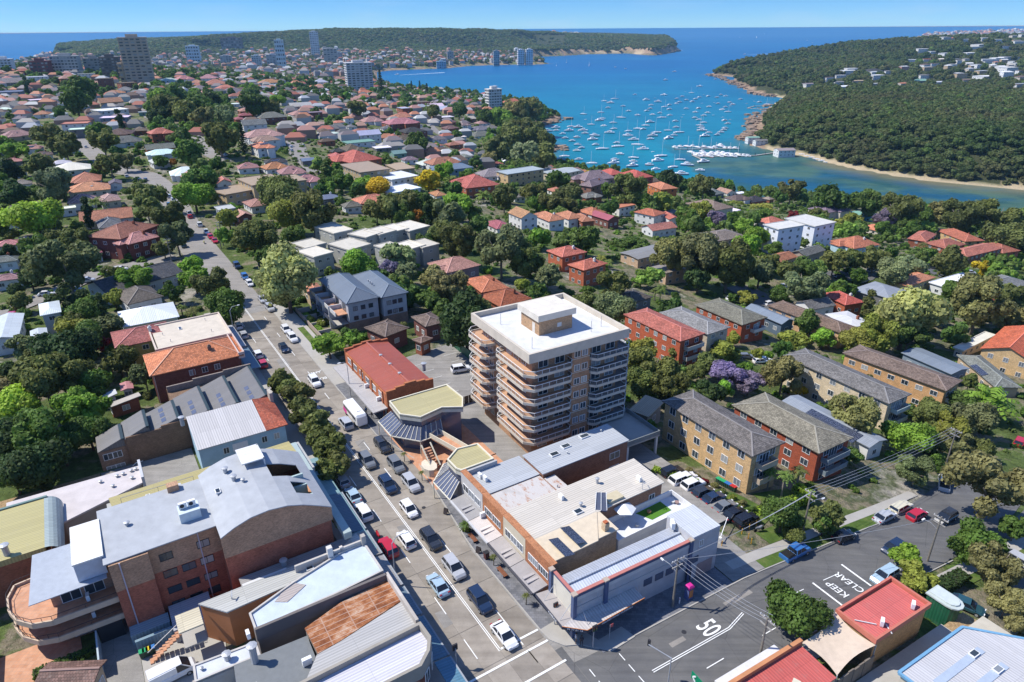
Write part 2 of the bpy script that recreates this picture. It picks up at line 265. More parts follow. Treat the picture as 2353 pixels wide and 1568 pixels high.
# terrain: soil, garden and paving mixed, with painted-in shore, rock and forest-floor zones (vertex colour = what lies there)
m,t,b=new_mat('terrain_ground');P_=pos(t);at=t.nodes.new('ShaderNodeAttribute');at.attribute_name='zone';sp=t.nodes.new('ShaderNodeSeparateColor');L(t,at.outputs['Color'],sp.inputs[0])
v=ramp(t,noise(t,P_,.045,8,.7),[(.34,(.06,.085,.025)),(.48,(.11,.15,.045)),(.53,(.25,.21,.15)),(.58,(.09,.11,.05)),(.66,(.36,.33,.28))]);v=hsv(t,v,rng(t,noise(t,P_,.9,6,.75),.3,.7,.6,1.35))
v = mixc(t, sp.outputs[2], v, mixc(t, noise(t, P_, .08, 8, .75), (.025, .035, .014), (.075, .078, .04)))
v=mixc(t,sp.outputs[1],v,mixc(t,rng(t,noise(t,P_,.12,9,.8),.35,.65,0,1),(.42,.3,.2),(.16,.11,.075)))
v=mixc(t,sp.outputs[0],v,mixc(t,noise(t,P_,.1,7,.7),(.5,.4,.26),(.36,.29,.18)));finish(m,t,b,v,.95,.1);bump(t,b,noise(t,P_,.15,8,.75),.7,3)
# sea
m,t,b=new_mat('sea_water');P_=pos(t);at=t.nodes.new('ShaderNodeAttribute');at.attribute_name='zone';sp=t.nodes.new('ShaderNodeSeparateColor');L(t,at.outputs['Color'],sp.inputs[0])
nbig=noise(t,P_,.0012,6,.6);v=mixc(t,rng(t,nbig,.35,.65,0,1),(.002,.09,.235),(.003,.115,.28))
v=mixc(t,sp.outputs[1],v,mixc(t,rng(t,noise(t,P_,.006,5),.4,.6,0,1),(.003,.150,.225),(.005,.19,.265)))
shal=mixc(t,rng(t,noise(t,P_,.018,6,.65),.42,.56,0,1),(.06,.125,.085),(.018,.075,.07));shal=mixc(t,rng(t,noise(t,P_,.012,4,.5),.5,.62,0,.9),shal,(.006,.075,.14))
v = mixc(t, sp.outputs[0], v, shal); v = mixc(t, sp.outputs[2], v, (.17, .15, .085))
mp_=t.nodes.new('ShaderNodeMapping');mp_.inputs['Scale'].default_value=(.25,1,1);L(t,P_,mp_.inputs[0])
wv_=noise(t,mp_.outputs[0],.09,8,.8);v=hsv(t,v,rng(t,wv_,.3,.7,.82,1.16));v=mixc(t,rng(t,noise(t,mp_.outputs[0],.004,9,.8),.52,.64,0,.35),v,(.012,.21,.30));v=mixc(t,rng(t,noise(t,mp_.outputs[0],.02,9,.85),.64,.72,0,.12),v,(.5,.65,.75))
finish(m, t, b, v, .4, .12); bump(t, b, wv_, .6, 1.5)
m,t,b=new_mat('foam');finish(m,t,b,mixc(t,rng(t,noise(t,pos(t),.3,6,.8),.4,.6,0,1),(.25,.5,.65),(.85,.9,.93)),.8)
m,t,b=new_mat('rock');finish(m,t,b,mixc(t,rng(t,noise(t,pos(t),.25,8,.75),.35,.65,0,1),(.4,.28,.19),(.17,.12,.09)),.9);bump(t,b,noise(t,pos(t),.6,8,.8),.8,.6)
# foliage
def leafmat(name, use_ramp=None):
    m, t, b = new_mat(name)
    if use_ramp: v = ramp(t, objrnd(t), use_ramp)
    else: v = objcol(t)
    g = t.nodes.new('ShaderNodeTexCoord').outputs['Object']
    at = t.nodes.new('ShaderNodeAttribute'); at.attribute_name = 'tint'
    v=hsv(t,v,rng(t,at.outputs['Fac'],0,1,.5,1.9));nn=noise(t,g,1.6,3);v=mixc(t,rng(t,nn,.45,.75,0,.3),v,(.13,.135,.045))
    if name=='leaves_forest':v=mixc(t,rng(t,noise(t,pos(t),.011,5,.6),.45,.7,0,.55),v,(.125,.095,.055));v=mixc(t,rng(t,noise(t,pos(t),.006,3,.5),.52,.7,0,.6),v,(.06,.115,.03))
    finish(m, t, b, v, .65, .25); b.inputs['Subsurface Weight'].default_value = 0
    tr=t.nodes.new('ShaderNodeBsdfTranslucent');L(t,v,tr.inputs[0]);ms=t.nodes.new('ShaderNodeMixShader');ms.inputs[0].default_value=.42
    o_=[n for n in t.nodes if n.type=='OUTPUT_MATERIAL'][0];L(t,b.outputs[0],ms.inputs[1]);L(t,tr.outputs[0],ms.inputs[2]);L(t,ms.outputs[0],o_.inputs[0]);return m
leafmat('leaves')
leafmat('leaves_garden',[(0,(0.071,0.134,0.023)),(.2,(0.120,0.207,0.032)),(.4,(0.149,0.207,0.051)),(.6,(0.080,0.170,0.032)),(.75,(0.199,0.267,0.073)),(.88,(0.199,0.363,0.041)),(1,(0.059,0.110,0.029))])
leafmat('leaves_forest',[(0,(0.069,0.110,0.028)),(.3,(0.100,0.142,0.039)),(.55,(0.134,0.147,0.050)),(.75,(0.086,0.139,0.033)),(.92,(0.156,0.159,0.062)),(1,(0.130,0.222,0.042))])
m,t,b=new_mat('bark');finish(m,t,b,hsv(t,objcol(t),rng(t,noise(t,pos(t),2,6,.75),.3,.7,.6,1.3)),.9)
def simple(name, colr, rough=.6, spec=.3, metal=0):
    m,t,b=new_mat(name);b.inputs['Base Color'].default_value=(*colr,1);return finish(m,t,b,None,rough,spec,metal)
m,t,b=new_mat('balustrade_clear');b.inputs['Base Color'].default_value=(.12,.15,.16,1);finish(m,t,b,None,.1,.5);tp_=t.nodes.new('ShaderNodeBsdfTransparent');ms=t.nodes.new('ShaderNodeMixShader');ms.inputs[0].default_value=.16;o_=[n for n in t.nodes if n.type=='OUTPUT_MATERIAL'][0];L(t,tp_.outputs[0],ms.inputs[1]);L(t,b.outputs[0],ms.inputs[2]);L(t,ms.outputs[0],o_.inputs[0])
simple('white_metal',(.75,.75,.73));simple('dark_metal',(.03,.03,.035));simple('galvanised',(.42,.43,.44),.45,.5,.3);simple('boat_white',(.8,.8,.8),.35)

# ------------------------------------------------------------------ mesh building
class MB:
    def __init__(s): s.v = []; s.f = []
    def add(s, vs, fs):
        o=len(s.v);s.v+=[tuple(map(float,p))for p in vs];s.f+=[tuple(i+o for i in f)for f in fs];return s
    def box(s, x0, y0, z0, x1, y1, z1):
        return s.add([(x0,y0,z0),(x1,y0,z0),(x1,y1,z0),(x0,y1,z0),(x0,y0,z1),(x1,y0,z1),(x1,y1,z1),(x0,y1,z1)],[(0,3,2,1),(4,5,6,7),(0,1,5,4),(1,2,6,5),(2,3,7,6),(3,0,4,7)])
    def prism(s, pts, z0, z1):            # pts counter-clockwise; z may be lists
        n=len(pts);a=z0 if hasattr(z0,'__len__')else[z0]*n;b_=z1 if hasattr(z1,'__len__')else[z1]*n
        return s.add([(p[0],p[1],a[i])for i,p in enumerate(pts)]+[(p[0],p[1],b_[i])for i,p in enumerate(pts)],
                     [tuple(range(n))[::-1],tuple(range(n,2*n))]+[(i,(i+1)%n,n+(i+1)%n,n+i)for i in range(n)])
    def bar(s, a, b_, w, h=None):          # bar between two points
        a = Vector(a); b_ = Vector(b_); d = (b_ - a); 
        if d.length < 1e-6: return s
        d.normalize();up=Vector((0,0,1))if abs(d.z)<.95 else Vector((1,0,0));sx=d.cross(up).normalized()*(w/2);sy=sx.cross(d).normalized()*((h or w)/2)
        vs = [p + i * sx + j * sy for p in (a, b_) for i, j in ((-1, -1), (1, -1), (1, 1), (-1, 1))]
        return s.add(vs, [(0,1,2,3),(7,6,5,4),(0,4,5,1),(1,5,6,2),(2,6,7,3),(3,7,4,0)])
    def tube(s, pts, rad, n=6):
        rs = rad if hasattr(rad, '__len__') else [rad] * len(pts); o = len(s.v); P = [Vector(p) for p in pts]
        for i, p in enumerate(P):
            d=(P[min(i+1,len(P)-1)]-P[max(i-1,0)]).normalized();up=Vector((0,1,0))if abs(d.z)>.9 else Vector((0,0,1));a=d.cross(up).normalized();c_=a.cross(d)
            for k in range(n):
                q=p+(a*math.cos(2*math.pi*k/n)+c_*math.sin(2*math.pi*k/n))*rs[i];s.v.append(tuple(q))
        for i in range(len(P) - 1):
            for k in range(n):s.f.append((o+i*n+k,o+i*n+(k+1)%n,o+(i+1)*n+(k+1)%n,o+(i+1)*n+k))
        s.f.append(tuple(o+k for k in range(n))[::-1]);s.f.append(tuple(o+(len(P)-1)*n+k for k in range(n)));return s
    def mesh(s, name, mat, smooth=False):
        me=bpy.data.meshes.new(name);me.from_pydata(s.v,[],s.f);me.materials.append(_m[mat]if isinstance(mat,str)else mat)
        V = np.array(s.v); uvl = me.uv_layers.new(name='UVMap'); out = []
        for f in s.f:
            p = V[list(f)]; nrm = np.cross(p[1] - p[0], p[2] - p[0])
            if len(f) > 3: nrm = nrm + np.cross(p[2] - p[0], p[3] - p[0])
            l = np.linalg.norm(nrm); nrm = nrm / l if l > 0 else np.array([0, 0, 1.])
            if abs(nrm[2]) > .995: tx, ty = np.array([1., 0, 0]), np.array([0, 1., 0])
            else: tx = np.array([-nrm[1], nrm[0], 0]); tx /= np.linalg.norm(tx); ty = np.cross(nrm, tx)
            out.append(np.c_[p @ tx, p @ ty])
        uvl.data.foreach_set('uv', np.concatenate(out).ravel())
        if smooth: me.polygons.foreach_set('use_smooth', [True] * len(me.polygons))
        return me
def link(name, me, parent=None, loc=None, rz=0, col=None, scale=None):
    o = bpy.data.objects.new(name, me); COL.objects.link(o)
    if parent is not None: o.parent = parent
    if loc is not None: o.location = loc
    if rz: o.rotation_euler = (0, 0, rz)
    if scale is not None: o.scale = scale
    if col is not None: o.color = (*col, 1)
    return o
def part(name, mb, mat, parent, col=None, smooth=False, loc=None, rz=0):
    return link(name, mb.mesh(name, mat, smooth), parent, loc, rz, col)
def tag(o, label, cat, group=None):
    o['label'] = label; o['category'] = cat
    if group: o['group'] = group
    return o
def thing(name, label, cat, loc, rz=0, group=None):
    o=bpy.data.objects.new(name,None);COL.objects.link(o);o.location=loc;o.rotation_euler=(0,0,rz);o.empty_display_size=.5
    return tag(o, label, cat, group)
def struct(name, mb, mat, col=None, loc=None, rz=0):
    o = part(name, mb, mat, None, col, loc=loc, rz=rz); o['kind'] = 'structure'; return o
def copy_tree(o, parent=None):
    k = o.copy(); COL.objects.link(k); k.parent = parent
    for ch in o.children: copy_tree(ch, k)
    return k
TODO = []        # (object, description, u, v) : labels are completed once everything stands

# ------------------------------------------------------------------ colours
C=dict(o=(.50,.215,.12),r=(.40,.14,.095),p=(.43,.23,.19),b=(.15,.10,.075),g=(.17,.165,.16),s=(.42,.44,.46),w=(.66,.66,.64),k=(.055,.052,.05),u=(.15,.19,.24),n=(.17,.30,.24),c=(.55,.50,.42),y=(.48,.42,.22),m=(.33,.10,.11),
         t=(.45,.34,.22),lb=(.40,.55,.62),br=(.27,.10,.06),yb=(.52,.36,.19),cb=(.55,.46,.33),db=(.17,.075,.06),v=(.24,.2,.2),teal=(.08,.33,.36),ol=(.2,.18,.13))
CN=dict(o='orange',r='terracotta red',p='faded pink',b='brown',g='grey',s='silver grey',w='white',k='charcoal',u='slate blue',n='pale green',c='cream',y='sand coloured',m='maroon',t='tan',lb='pale blue',br='red brick',yb='yellow brick',cb='cream brick',db='dark brick',v='mauve grey',teal='teal',ol='olive brown')

# ------------------------------------------------------------------ terrain sheet
def grid_sheet(name, az, rr, zf, mat, zones, kind='structure', drop=None):
    A,Rr=np.meshgrid(az,rr);X=Rr*np.sin(A);Y=Rr*np.cos(A);Z=zf(X,Y).reshape(X.shape);nr,na=X.shape
    idx=np.arange(nr*na).reshape(nr,na);q=np.stack([idx[:-1,:-1],idx[:-1,1:],idx[1:,1:],idx[1:,:-1]],-1).reshape(-1,4)[:,::-1]
    if drop is not None: q = q[(Z.ravel()[q] > drop).any(1)]
    me=bpy.data.meshes.new(name);me.from_pydata(np.c_[X.ravel(),Y.ravel(),Z.ravel()].tolist(),[],q.tolist());me.materials.append(_m[mat])
    me.polygons.foreach_set('use_smooth', [True] * len(me.polygons))
    ca=me.color_attributes.new('zone','FLOAT_COLOR','POINT');ca.data.foreach_set('color',zones(X.ravel(),Y.ravel(),Z.ravel()).astype(np.float32).ravel())
    o = link(name, me); o['kind'] = kind; return o
def zone_land(x, y, z):
    n = len(x); c_ = np.zeros((n, 4)); c_[:, 3] = 1
    sa = sdf(x, y, coastA); sb = sdf(x, y, coastB); sc_ = sdf(x, y, coastC); inA = sa > 0; inB = sb > 0
    c_[inA & (sa < 22) & (y > 500), 1] = 1
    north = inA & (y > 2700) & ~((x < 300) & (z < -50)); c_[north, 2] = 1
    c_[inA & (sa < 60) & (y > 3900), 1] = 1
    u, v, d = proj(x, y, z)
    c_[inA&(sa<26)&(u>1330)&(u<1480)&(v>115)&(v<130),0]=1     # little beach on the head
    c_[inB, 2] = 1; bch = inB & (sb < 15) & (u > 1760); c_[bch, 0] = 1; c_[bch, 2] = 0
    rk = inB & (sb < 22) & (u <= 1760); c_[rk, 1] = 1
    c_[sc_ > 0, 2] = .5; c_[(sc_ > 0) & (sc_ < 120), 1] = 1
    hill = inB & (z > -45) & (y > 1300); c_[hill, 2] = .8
    return c_
rr = np.r_[np.linspace(12, 150, 60), np.geomspace(153, 1500, 190), np.geomspace(1510, 9500, 170)]
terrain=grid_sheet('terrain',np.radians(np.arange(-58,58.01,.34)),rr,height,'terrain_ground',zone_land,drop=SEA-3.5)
def zone_sea(x, y, z):
    n = len(x); c_ = np.zeros((n, 4)); c_[:, 3] = 1; u, v, d = proj(x, y, z)
    sa = -sdf(x, y, coastA); sb = -sdf(x, y, coastB)
    near = np.clip(1 - sb / 330, 0, 1) * np.clip((980 - y) / 220, 0, 1) * (x > 200)
    c_[:, 0] = np.clip(near * 1.9, 0, 1)
    c_[:, 1] = np.clip((2600 - y) / 1700, 0, 1)
    c_[:,2]=np.clip(1-sb/45,0,1)**1.3*.8*(x>330)*(y<800)+np.clip(1-np.minimum(np.where(sa>0,sa,99),np.where(sb>0,sb,99))/14,0,1)*.35
    c_[:, 2] = np.clip(c_[:, 2], 0, .85)
    return c_
rs = np.r_[np.geomspace(300, 1600, 130), np.geomspace(1620, 34000, 110)]
sea=grid_sheet('sea',np.radians(np.arange(-62,62.01,.5)),rs,lambda x,y:np.full(np.ravel(x).shape,SEA),'sea_water',zone_sea)
mb = MB().box(-40000, -3000, SEA - 8, 40000, 34000, SEA - 5); struct('seabed', mb, 'rock')

# ------------------------------------------------------------------ road coordinates: s along Sydney-side main road, off to its right; e along the side street
C0=np.array([-1.76,62.09]);_a=R(122.2);DS=np.array([math.cos(_a),math.sin(_a)]);NS=np.array([DS[1],-DS[0]])
def RS(s, off): p = C0 + DS * s + NS * off; return (float(p[0]), float(p[1]))
E0=np.array([10.255,61.434]);DE=np.array([math.cos(R(30)),math.sin(R(30))]);NE=np.array([DE[1],-DE[0]])
def SE(s, off): p = E0 + DE * s + NE * off; return (float(p[0]), float(p[1]))
def ribbon(name, path, w, mat, z=.05, step=4, col=None, kind='structure', zf=None):
    """strip of width w (or list) along a path of xy points, draped on the ground"""
    P = [np.array(p, float) for p in path]; ws = w if hasattr(w, '__len__') else [w] * len(P); pts = []
    for i in range(len(P) - 1):
        n = max(1, int(np.hypot(*(P[i + 1] - P[i])) / step))
        for k in range(n):t_=k/n;pts.append((P[i]*(1-t_)+P[i+1]*t_,ws[i]*(1-t_)+ws[i+1]*t_))
    pts.append((P[-1], ws[-1])); xs, vs, fs = [], [], []
    for i, (p, w_) in enumerate(pts):
        d=pts[min(i+1,len(pts)-1)][0]-pts[max(i-1,0)][0];d=d/np.hypot(*d);n=np.array([d[1],-d[0]])
        for k in (-1, -.5, 0, .5, 1): xs.append(p + n * w_ / 2 * k)
    xs = np.array(xs); zz = height(xs[:, 0], xs[:, 1]).reshape(-1, 5)
    zz = zz if zf is None else zz * 0 + zf
    zz = zz.ravel() + z
    vs = np.c_[xs, zz].tolist()
    for i in range(len(pts) - 1):
        for k in range(4):a=i*5+k;fs.append((a,a+5,a+6,a+1)[::-1]if False else(a,a+1,a+6,a+5))
    mb = MB(); mb.v = [tuple(v) for v in vs]; mb.f = fs; o = part(name, mb, mat, None, col); o['kind'] = kind
    if o.data.polygons and o.data.polygons[0].normal.z < 0: o.data.flip_normals()
    return o
def flat_poly(name, pts, z, mat, col=None, thick=.1, parent=None, kind='structure'):
    pts=[tuple(p)for p in pts];ar=sum(pts[i][0]*pts[(i+1)%len(pts)][1]-pts[(i+1)%len(pts)][0]*pts[i][1]for i in range(len(pts)))
    if ar < 0: pts = pts[::-1]
    zz = z if hasattr(z, '__len__') else [z] * len(pts)
    mb = MB().prism(pts, [q - thick for q in zz], list(zz)); o = part(name, mb, mat, parent, col)
    if parent is None: o['kind'] = kind
    return o
AW = []          # list of cleared circles/rects for planting: (x, y, r)
def clear(x, y, r): AW.append((x, y, r))

# ------------------------------------------------------------------ main road: concrete slabs set one by one in the foreground, a plain sheet beyond
def kerbR(s):return 6.1 if s<18 else 6.1+2.9*(s-18)/26 if s<44 else 9-2.9*(s-44)/12 if s<56 else 6.1
road=flat_poly('road',[RS(-60,-7.2),RS(-60,11.5),RS(-4,11.5),RS(-4,9),RS(140,9.2),RS(140,-7.2)],.02,'asphalt_old',thick=.3)
sm = {}
def slab(s0, s1, o0, o1, c0=None, c1=None):
    key = (round(s1 - s0, 2), round(o1 - o0, 2))
    if c0 is None and key in sm: me = sm[key]
    else:
        l,w=s1-s0,o1-o0;mb=MB().prism([(-l/2,-w/2),(l/2,-w/2),(l/2,w/2),(-l/2,w/2)],0,.035)if c0 is None else MB().prism([(-l/2,-w/2),(l/2,-w/2),(l/2,w/2+c1),(-l/2,w/2+c0)][::1],0,.035)
        me = mb.mesh('concrete_slab', 'concrete_slab')
        if c0 is None: sm[key] = me
    p = RS((s0 + s1) / 2, (o0 + o1) / 2); o = link('concrete_slab', me, road, (p[0], p[1], .025), _a)
    if c0 is not None: o.scale = (1, -1, 1)
    return o
k = -14.0; 
while k < 130:
    ln = 6.4
    for o0, o1 in ((-6.1, -3.15), (-3.12, -.02), (.02, 3.12)): slab(k + .03, k + ln - .03, o0, o1)
    a0, a1 = kerbR(k) - .25, kerbR(k + ln) - .25; l = ln - .06
    q=[RS(k+.03,3.15),RS(k+ln-.03,3.15),RS(k+ln-.03,a1),RS(k+.03,a0)];flat_poly('concrete_slab',q,.06,'concrete_slab',thick=.035,parent=road)
    k += ln
far_road = [W('ml', 1700, 200)] + [W('D', u, v) for u, v in ((430, 522), (400, 474))]
p_=RS(138,0);cl=[RS(138,-.3),RS(175,-.3),RS(205,-.3),RS(237,0),W('tl',1180,1370),W('tl',1085,1262),W('tl',1000,1205),W('tl',870,1180),W('tl',700,1110),W('tl',600,1030),W('tl',520,960),W('tl',480,880)]
ribbon('road', cl, [12.4, 12.4, 12.2, 12, 12, 12, 13, 13, 11, 11, 10, 9], 'asphalt_far', .06)
# side street and car park road
ribbon('road',[SE(-3,5.8),SE(10,5.8),SE(30,5.8),SE(55,5.6),SE(70,5),SE(84,3),SE(100,1)],[12.4,11.4,11.2,11.4,12,12,9],'asphalt',.07,2)
ribbon('road', [SE(-3, 5.8), SE(-40, 5.8)], [18, 14], 'asphalt', .03, 4)
ribbon('car_park', [SE(60, 26), SE(90, 24), SE(120, 16)], [26, 30, 30], 'asphalt', .05, 3)
# other streets seen between the houses
def street(pts,w,mat='asphalt_far'):return ribbon('road',[GV([p],0)[0:2]for p in()]if False else[tuple(np.array(GV([p],0))[:2,0])for p in pts],w,mat,.25,5)
street([('tl',1010,650),('tl',1040,700),('tl',1010,760),('tl',1030,810),('tl',1100,835),('tl',1180,860)],[9,9,10,9,8,8])
street([('tl',1180,860),('tl',1290,905),('tl',1400,985),('tl',1450,1060),('tl',1540,1110)],[8,9,9,10,9])
street([('tl',2060,885),('tl',2000,920),('tl',2010,960),('tl',2040,1010),('tl',2050,1060),('tl',2110,1130),('tl',2160,1190)],[9,10,11,12,12,9,8])
street([('tm',540,760),('tm',570,810),('tm',610,870),('tm',650,910),('tm',710,950)],[8,9,9,8,8])
street([('tl', 90, 735), ('tl', 180, 715), ('tl', 330, 660), ('tl', 320, 600)], [9, 9, 8, 8], 'asphalt_old')
street([('ml',-60,600),('ml',110,560),('ml',260,500),('ml',420,440),('ml',640,330),('ml',900,270),('ml',1200,205)],[8,8,8,8,8,8,8],'asphalt_far')
street([('mr',1420,190),('mr',1600,255),('mr',1760,310),('mr',1900,370)],[14,14,13,12],'asphalt')
street([('mr',1240,300),('mr',1180,360),('mr',1090,330),('mr',1000,330)],[14,12,9,9],'asphalt')
street([('mr', 360, 410), ('mr', 480, 460), ('mr', 560, 530), ('mr', 620, 590)], [10, 12, 9, 8], 'asphalt')
for x, y in [SE(s, o) for s in range(-40, 112, 5) for o in (0, 6, 12)]: clear(x, y, 5)
_cp = [c_ for c_ in cl]
for a, b_ in zip(_cp[:-1], _cp[1:]):
    a = np.array(a); b_ = np.array(b_); n = int(np.hypot(*(b_ - a)) / 5) + 1
    for i in range(n): q = a + (b_ - a) * i / n; clear(q[0], q[1], 6.5)
# kerbs and footpaths
def kerb(path, name='kerb', w=.18):
    mb = MB()
    for a,b_ in zip(path[:-1],path[1:]):za,zb=hz(*a),hz(*b_);mb.bar((a[0],a[1],za+.08),(b_[0],b_[1],zb+.08),w,.17)
    return struct(name, mb, 'concrete_path')
kerb([RS(s, kerbR(s)) for s in range(0, 141, 4)]); kerb([RS(s, -6.2) for s in range(-10, 141, 5)])
arc=[RS(0,6.1),RS(-2,6.3),RS(-3.8,7.4),RS(-4.7,9.2),SE(2.0,0.6),SE(6,.3)];kerb(arc);kerb([SE(s,.2)for s in range(6,74,4)]);kerb([SE(s,11.5)for s in range(8,64,4)])
flat_poly('pavement',[RS(s,kerbR(s)+.1)for s in range(0,81,4)]+[RS(80,17),RS(20,17),RS(0,14)],.13,'paver',thick=.2)
flat_poly('pavement',[RS(s,6.2)for s in(80,100,140)]+[RS(140,11),RS(80,11)],.13,'concrete_path',thick=.2)
cs = []
pts = arc[:]; inner = [RS(.2, 9.2), RS(-.6, 9.2), RS(-1.2, 9.4), RS(-1.6, 10.2), SE(1.6, -1.6), SE(5.5, -1.8)]
ramp_p=thing('kerb_ramp','pale concrete kerb ramp slabs curving round the street corner','kerb ramp',(0,0,0))
for i in range(len(pts)-1):flat_poly('ramp_slab',[pts[i],pts[i+1],inner[i+1],inner[i]],.155,'concrete_path',thick=.1,parent=ramp_p)
flat_poly('pavement', [SE(0, -5), SE(24, -5), SE(24, .1), SE(1, .3)], .12, 'paver', thick=.2)
flat_poly('pavement',[RS(-12,-6.3),RS(140,-6.3),RS(140,-10.5),RS(-12,-10.5)],.12,'concrete_path',thick=.2)
ribbon('pavement', [SE(26, -2.6), SE(40, -2.6), SE(60, -2.8), SE(74, -3)], 1.7, 'concrete_path', .14, 3)
ribbon('verge',[SE(30.5,-.9),SE(42,-.9),SE(44,-.9)],1.9,'grass',.12,3);ribbon('verge',[SE(50,-1.4),SE(60,-1.6),SE(66,-1.6)],3.6,'grass',.12,3)
ribbon('verge',[SE(36,-5),SE(44,-5.2)],3.0,'grass',.10,3);ribbon('verge',[SE(57,14),SE(75,14)],4.0,'grass',.12,3)
ribbon('pavement', [SE(20, 13.4), SE(60, 13.6), SE(78, 14)], 2.2, 'concrete_path', .14, 3)
ribbon('driveway', [SE(27.4, -14), SE(27.4, 0)], 6.5, 'asphalt_old', .13, 2)
# painted markings (sheets just above the road)
def mark(a, b_, w, z=.1, name='road_marking'):
    a=np.array(a);b_=np.array(b_);d=(b_-a)/np.hypot(*(b_-a));n=np.array([-d[1],d[0]])*w/2
    nseg = max(1, int(np.hypot(*(b_ - a)) / 2)); mb = MB(); vs = []
    for i in range(nseg + 1):
        q = a + (b_ - a) * i / nseg; h_ = hz(*q) + z; vs += [(*(q - n), h_), (*(q + n), h_)]
    mb.add(vs,[(2*i,2*i+2,2*i+3,2*i+1)for i in range(nseg)]);o=struct(name,mb,'line_paint')
    if o.data.polygons[0].normal.z < 0: o.data.flip_normals()
    return o
for off in (-.12, .12): mark(RS(0, off), RS(66, off), .11); mark(RS(66, off), RS(140, off), .11)
for s0 in(2,10.5,22,33,44,55,67,78,90,102,114,126):mark(RS(s0-1.5,-3.05),RS(s0+2,-3.05),.13)
for s0 in (20.5, 43, 53, 64, 76, 88, 101, 114, 127): mark(RS(s0 - 1.3, 3.05), RS(s0 + 1.8, 3.05), .13)
mark(RS(-.8, 2.95), RS(6, 2.95), .13); mark(RS(.2, .1), RS(.2, 2.9), .3); mark(RS(.2, 3.1), RS(.2, 5.9), .3)
mark(RS(-1.9, -6), RS(-1.9, 6), .3); mark(RS(-5.6, -6), RS(-5.6, 6.2), .3)
for s0, s1 in ((-3, -1), (-7.5, -5)): mark(RS(-4 , 3), RS(-1.9, 3), .12)
for off in(5.45,5.72):mark(SE(4.5,off),SE(17.5,off),.12,.13);mark(SE(17.5,off),SE(21,off-.9),.12,.13)
for s0 in (29, 36.5): mark(SE(s0, 5.6), SE(s0 + 3.2, 5.6), .12, .13)
mark(G('r3',375,662,0)[:2],G('r3',645,868,0)[:2],.28,.16);mark(G('r3',640,492,0)[:2],G('r3',912,690,0)[:2],.28,.16);mark(SE(10.5,8.6),SE(13.4,8.6),.13,.13);mark(SE(20.3,8.6),SE(22.8,8.6),.13,.13);mark(SE(28,8.6),SE(31,8.6),.12,.13)
for i in range(5):
    q=SE(-2.0,1.4+i*1.9);q2=SE(-2.0,2.6+i*1.9);mark(q,q2,.12,.13);q=SE(2.6,1.4+i*1.9);q2=SE(2.6,2.6+i*1.9);mark(q,q2,.12,.13)
def road_text(txt, s, off, size, rot, lab, squash=1.0, org=SE):
    cu=bpy.data.curves.new('lettering','FONT');cu.body=txt;cu.size=size;cu.align_x='CENTER';cu.align_y='CENTER';cu.extrude=0;cu.offset=.012*size
    o=bpy.data.objects.new('road_lettering',cu);COL.objects.link(o);x,y=org(s,off)if org else G(s[0],s[1],s[2],0)[:2];o.location=(x,y,hz(x,y)+.16);o.rotation_euler=(0,0,rot);o.scale=(1,squash,1);cu.materials.append(_m['line_paint']);bpy.context.view_layer.update();me=bpy.data.meshes.new_from_object(o);o2=bpy.data.objects.new('road_lettering',me);COL.objects.link(o2);o2.matrix_world=Matrix.LocRotScale(o.location,o.rotation_euler,o.scale);bpy.data.objects.remove(o)
    M_=Matrix.LocRotScale(o2.location,o2.rotation_euler,o2.scale);iv=M_.inverted();co=[M_@v.co for v in me.vertices];hh=height([c_.x for c_ in co],[c_.y for c_ in co])
    for v, c_, h_ in zip(me.vertices, co, hh): v.co = iv @ Vector((c_.x, c_.y, h_ + .15))
    return tag(o2, lab, 'road lettering')
road_text('50',('r2',1705,1078),0,2.2,R(-60),'white number 50 painted on the dark side street',1.9,None)
road_text('KEEP',('r3',605,722),0,1.5,R(120),'white word KEEP painted between two lines across the side street',1.2,None)
road_text('CLEAR',('r3',712,655),0,1.5,R(120),'white word CLEAR painted in the box beyond the word KEEP',1.2,None)
road_text('BUS',84.5,4.7,1.3,R(212.2),'worn white word BUS painted in the kerb lane ahead of the white bus',1.2,RS)
road_text('LANE',88.2,4.7,1.3,R(212.2),'worn white word LANE painted in the kerb lane behind the word BUS',1.2,RS)
for i_,(s_,o_,l_,w_)in enumerate(((26,-1.6,3,1.6),(12.5,1.4,2.2,1.4),(52,1.6,4,1.8),(95,-1.5,5,2.2),(7,-4.4,3,1.5))):flat_poly('road_patch',[RS(s_,o_),RS(s_+l_,o_+.1),RS(s_+l_-.1,o_+w_),RS(s_+.1,o_+w_-.1)],.068,'asphalt_old',thick=.01)
for e_, m_, l_, w_ in ((20, 2.0, 5, .8), (9, 3.4, 2.4, .7)):
    z_=[hz(*SE(a,b_))+.085 for a,b_ in((e_,m_),(e_+l_,m_),(e_+l_,m_+w_),(e_,m_+w_))];flat_poly('road_patch',[SE(e_+l_,m_),SE(e_,m_),SE(e_,m_+w_),SE(e_+l_,m_+w_)],max(z_),'asphalt_old' if e_==46 else 'asphalt_far',thick=.05)
for p_ in(RS(21,1.2),RS(13.5,1.7),RS(60,-1),RS(31,4.2),SE(12,3),SE(30,7.2)):flat_poly('manhole_cover',[(p_[0]+.33*math.cos(t_*math.pi/5),p_[1]+.33*math.sin(t_*math.pi/5))for t_ in range(10)],hz(*p_)+.1,'dark_metal',thick=.03)

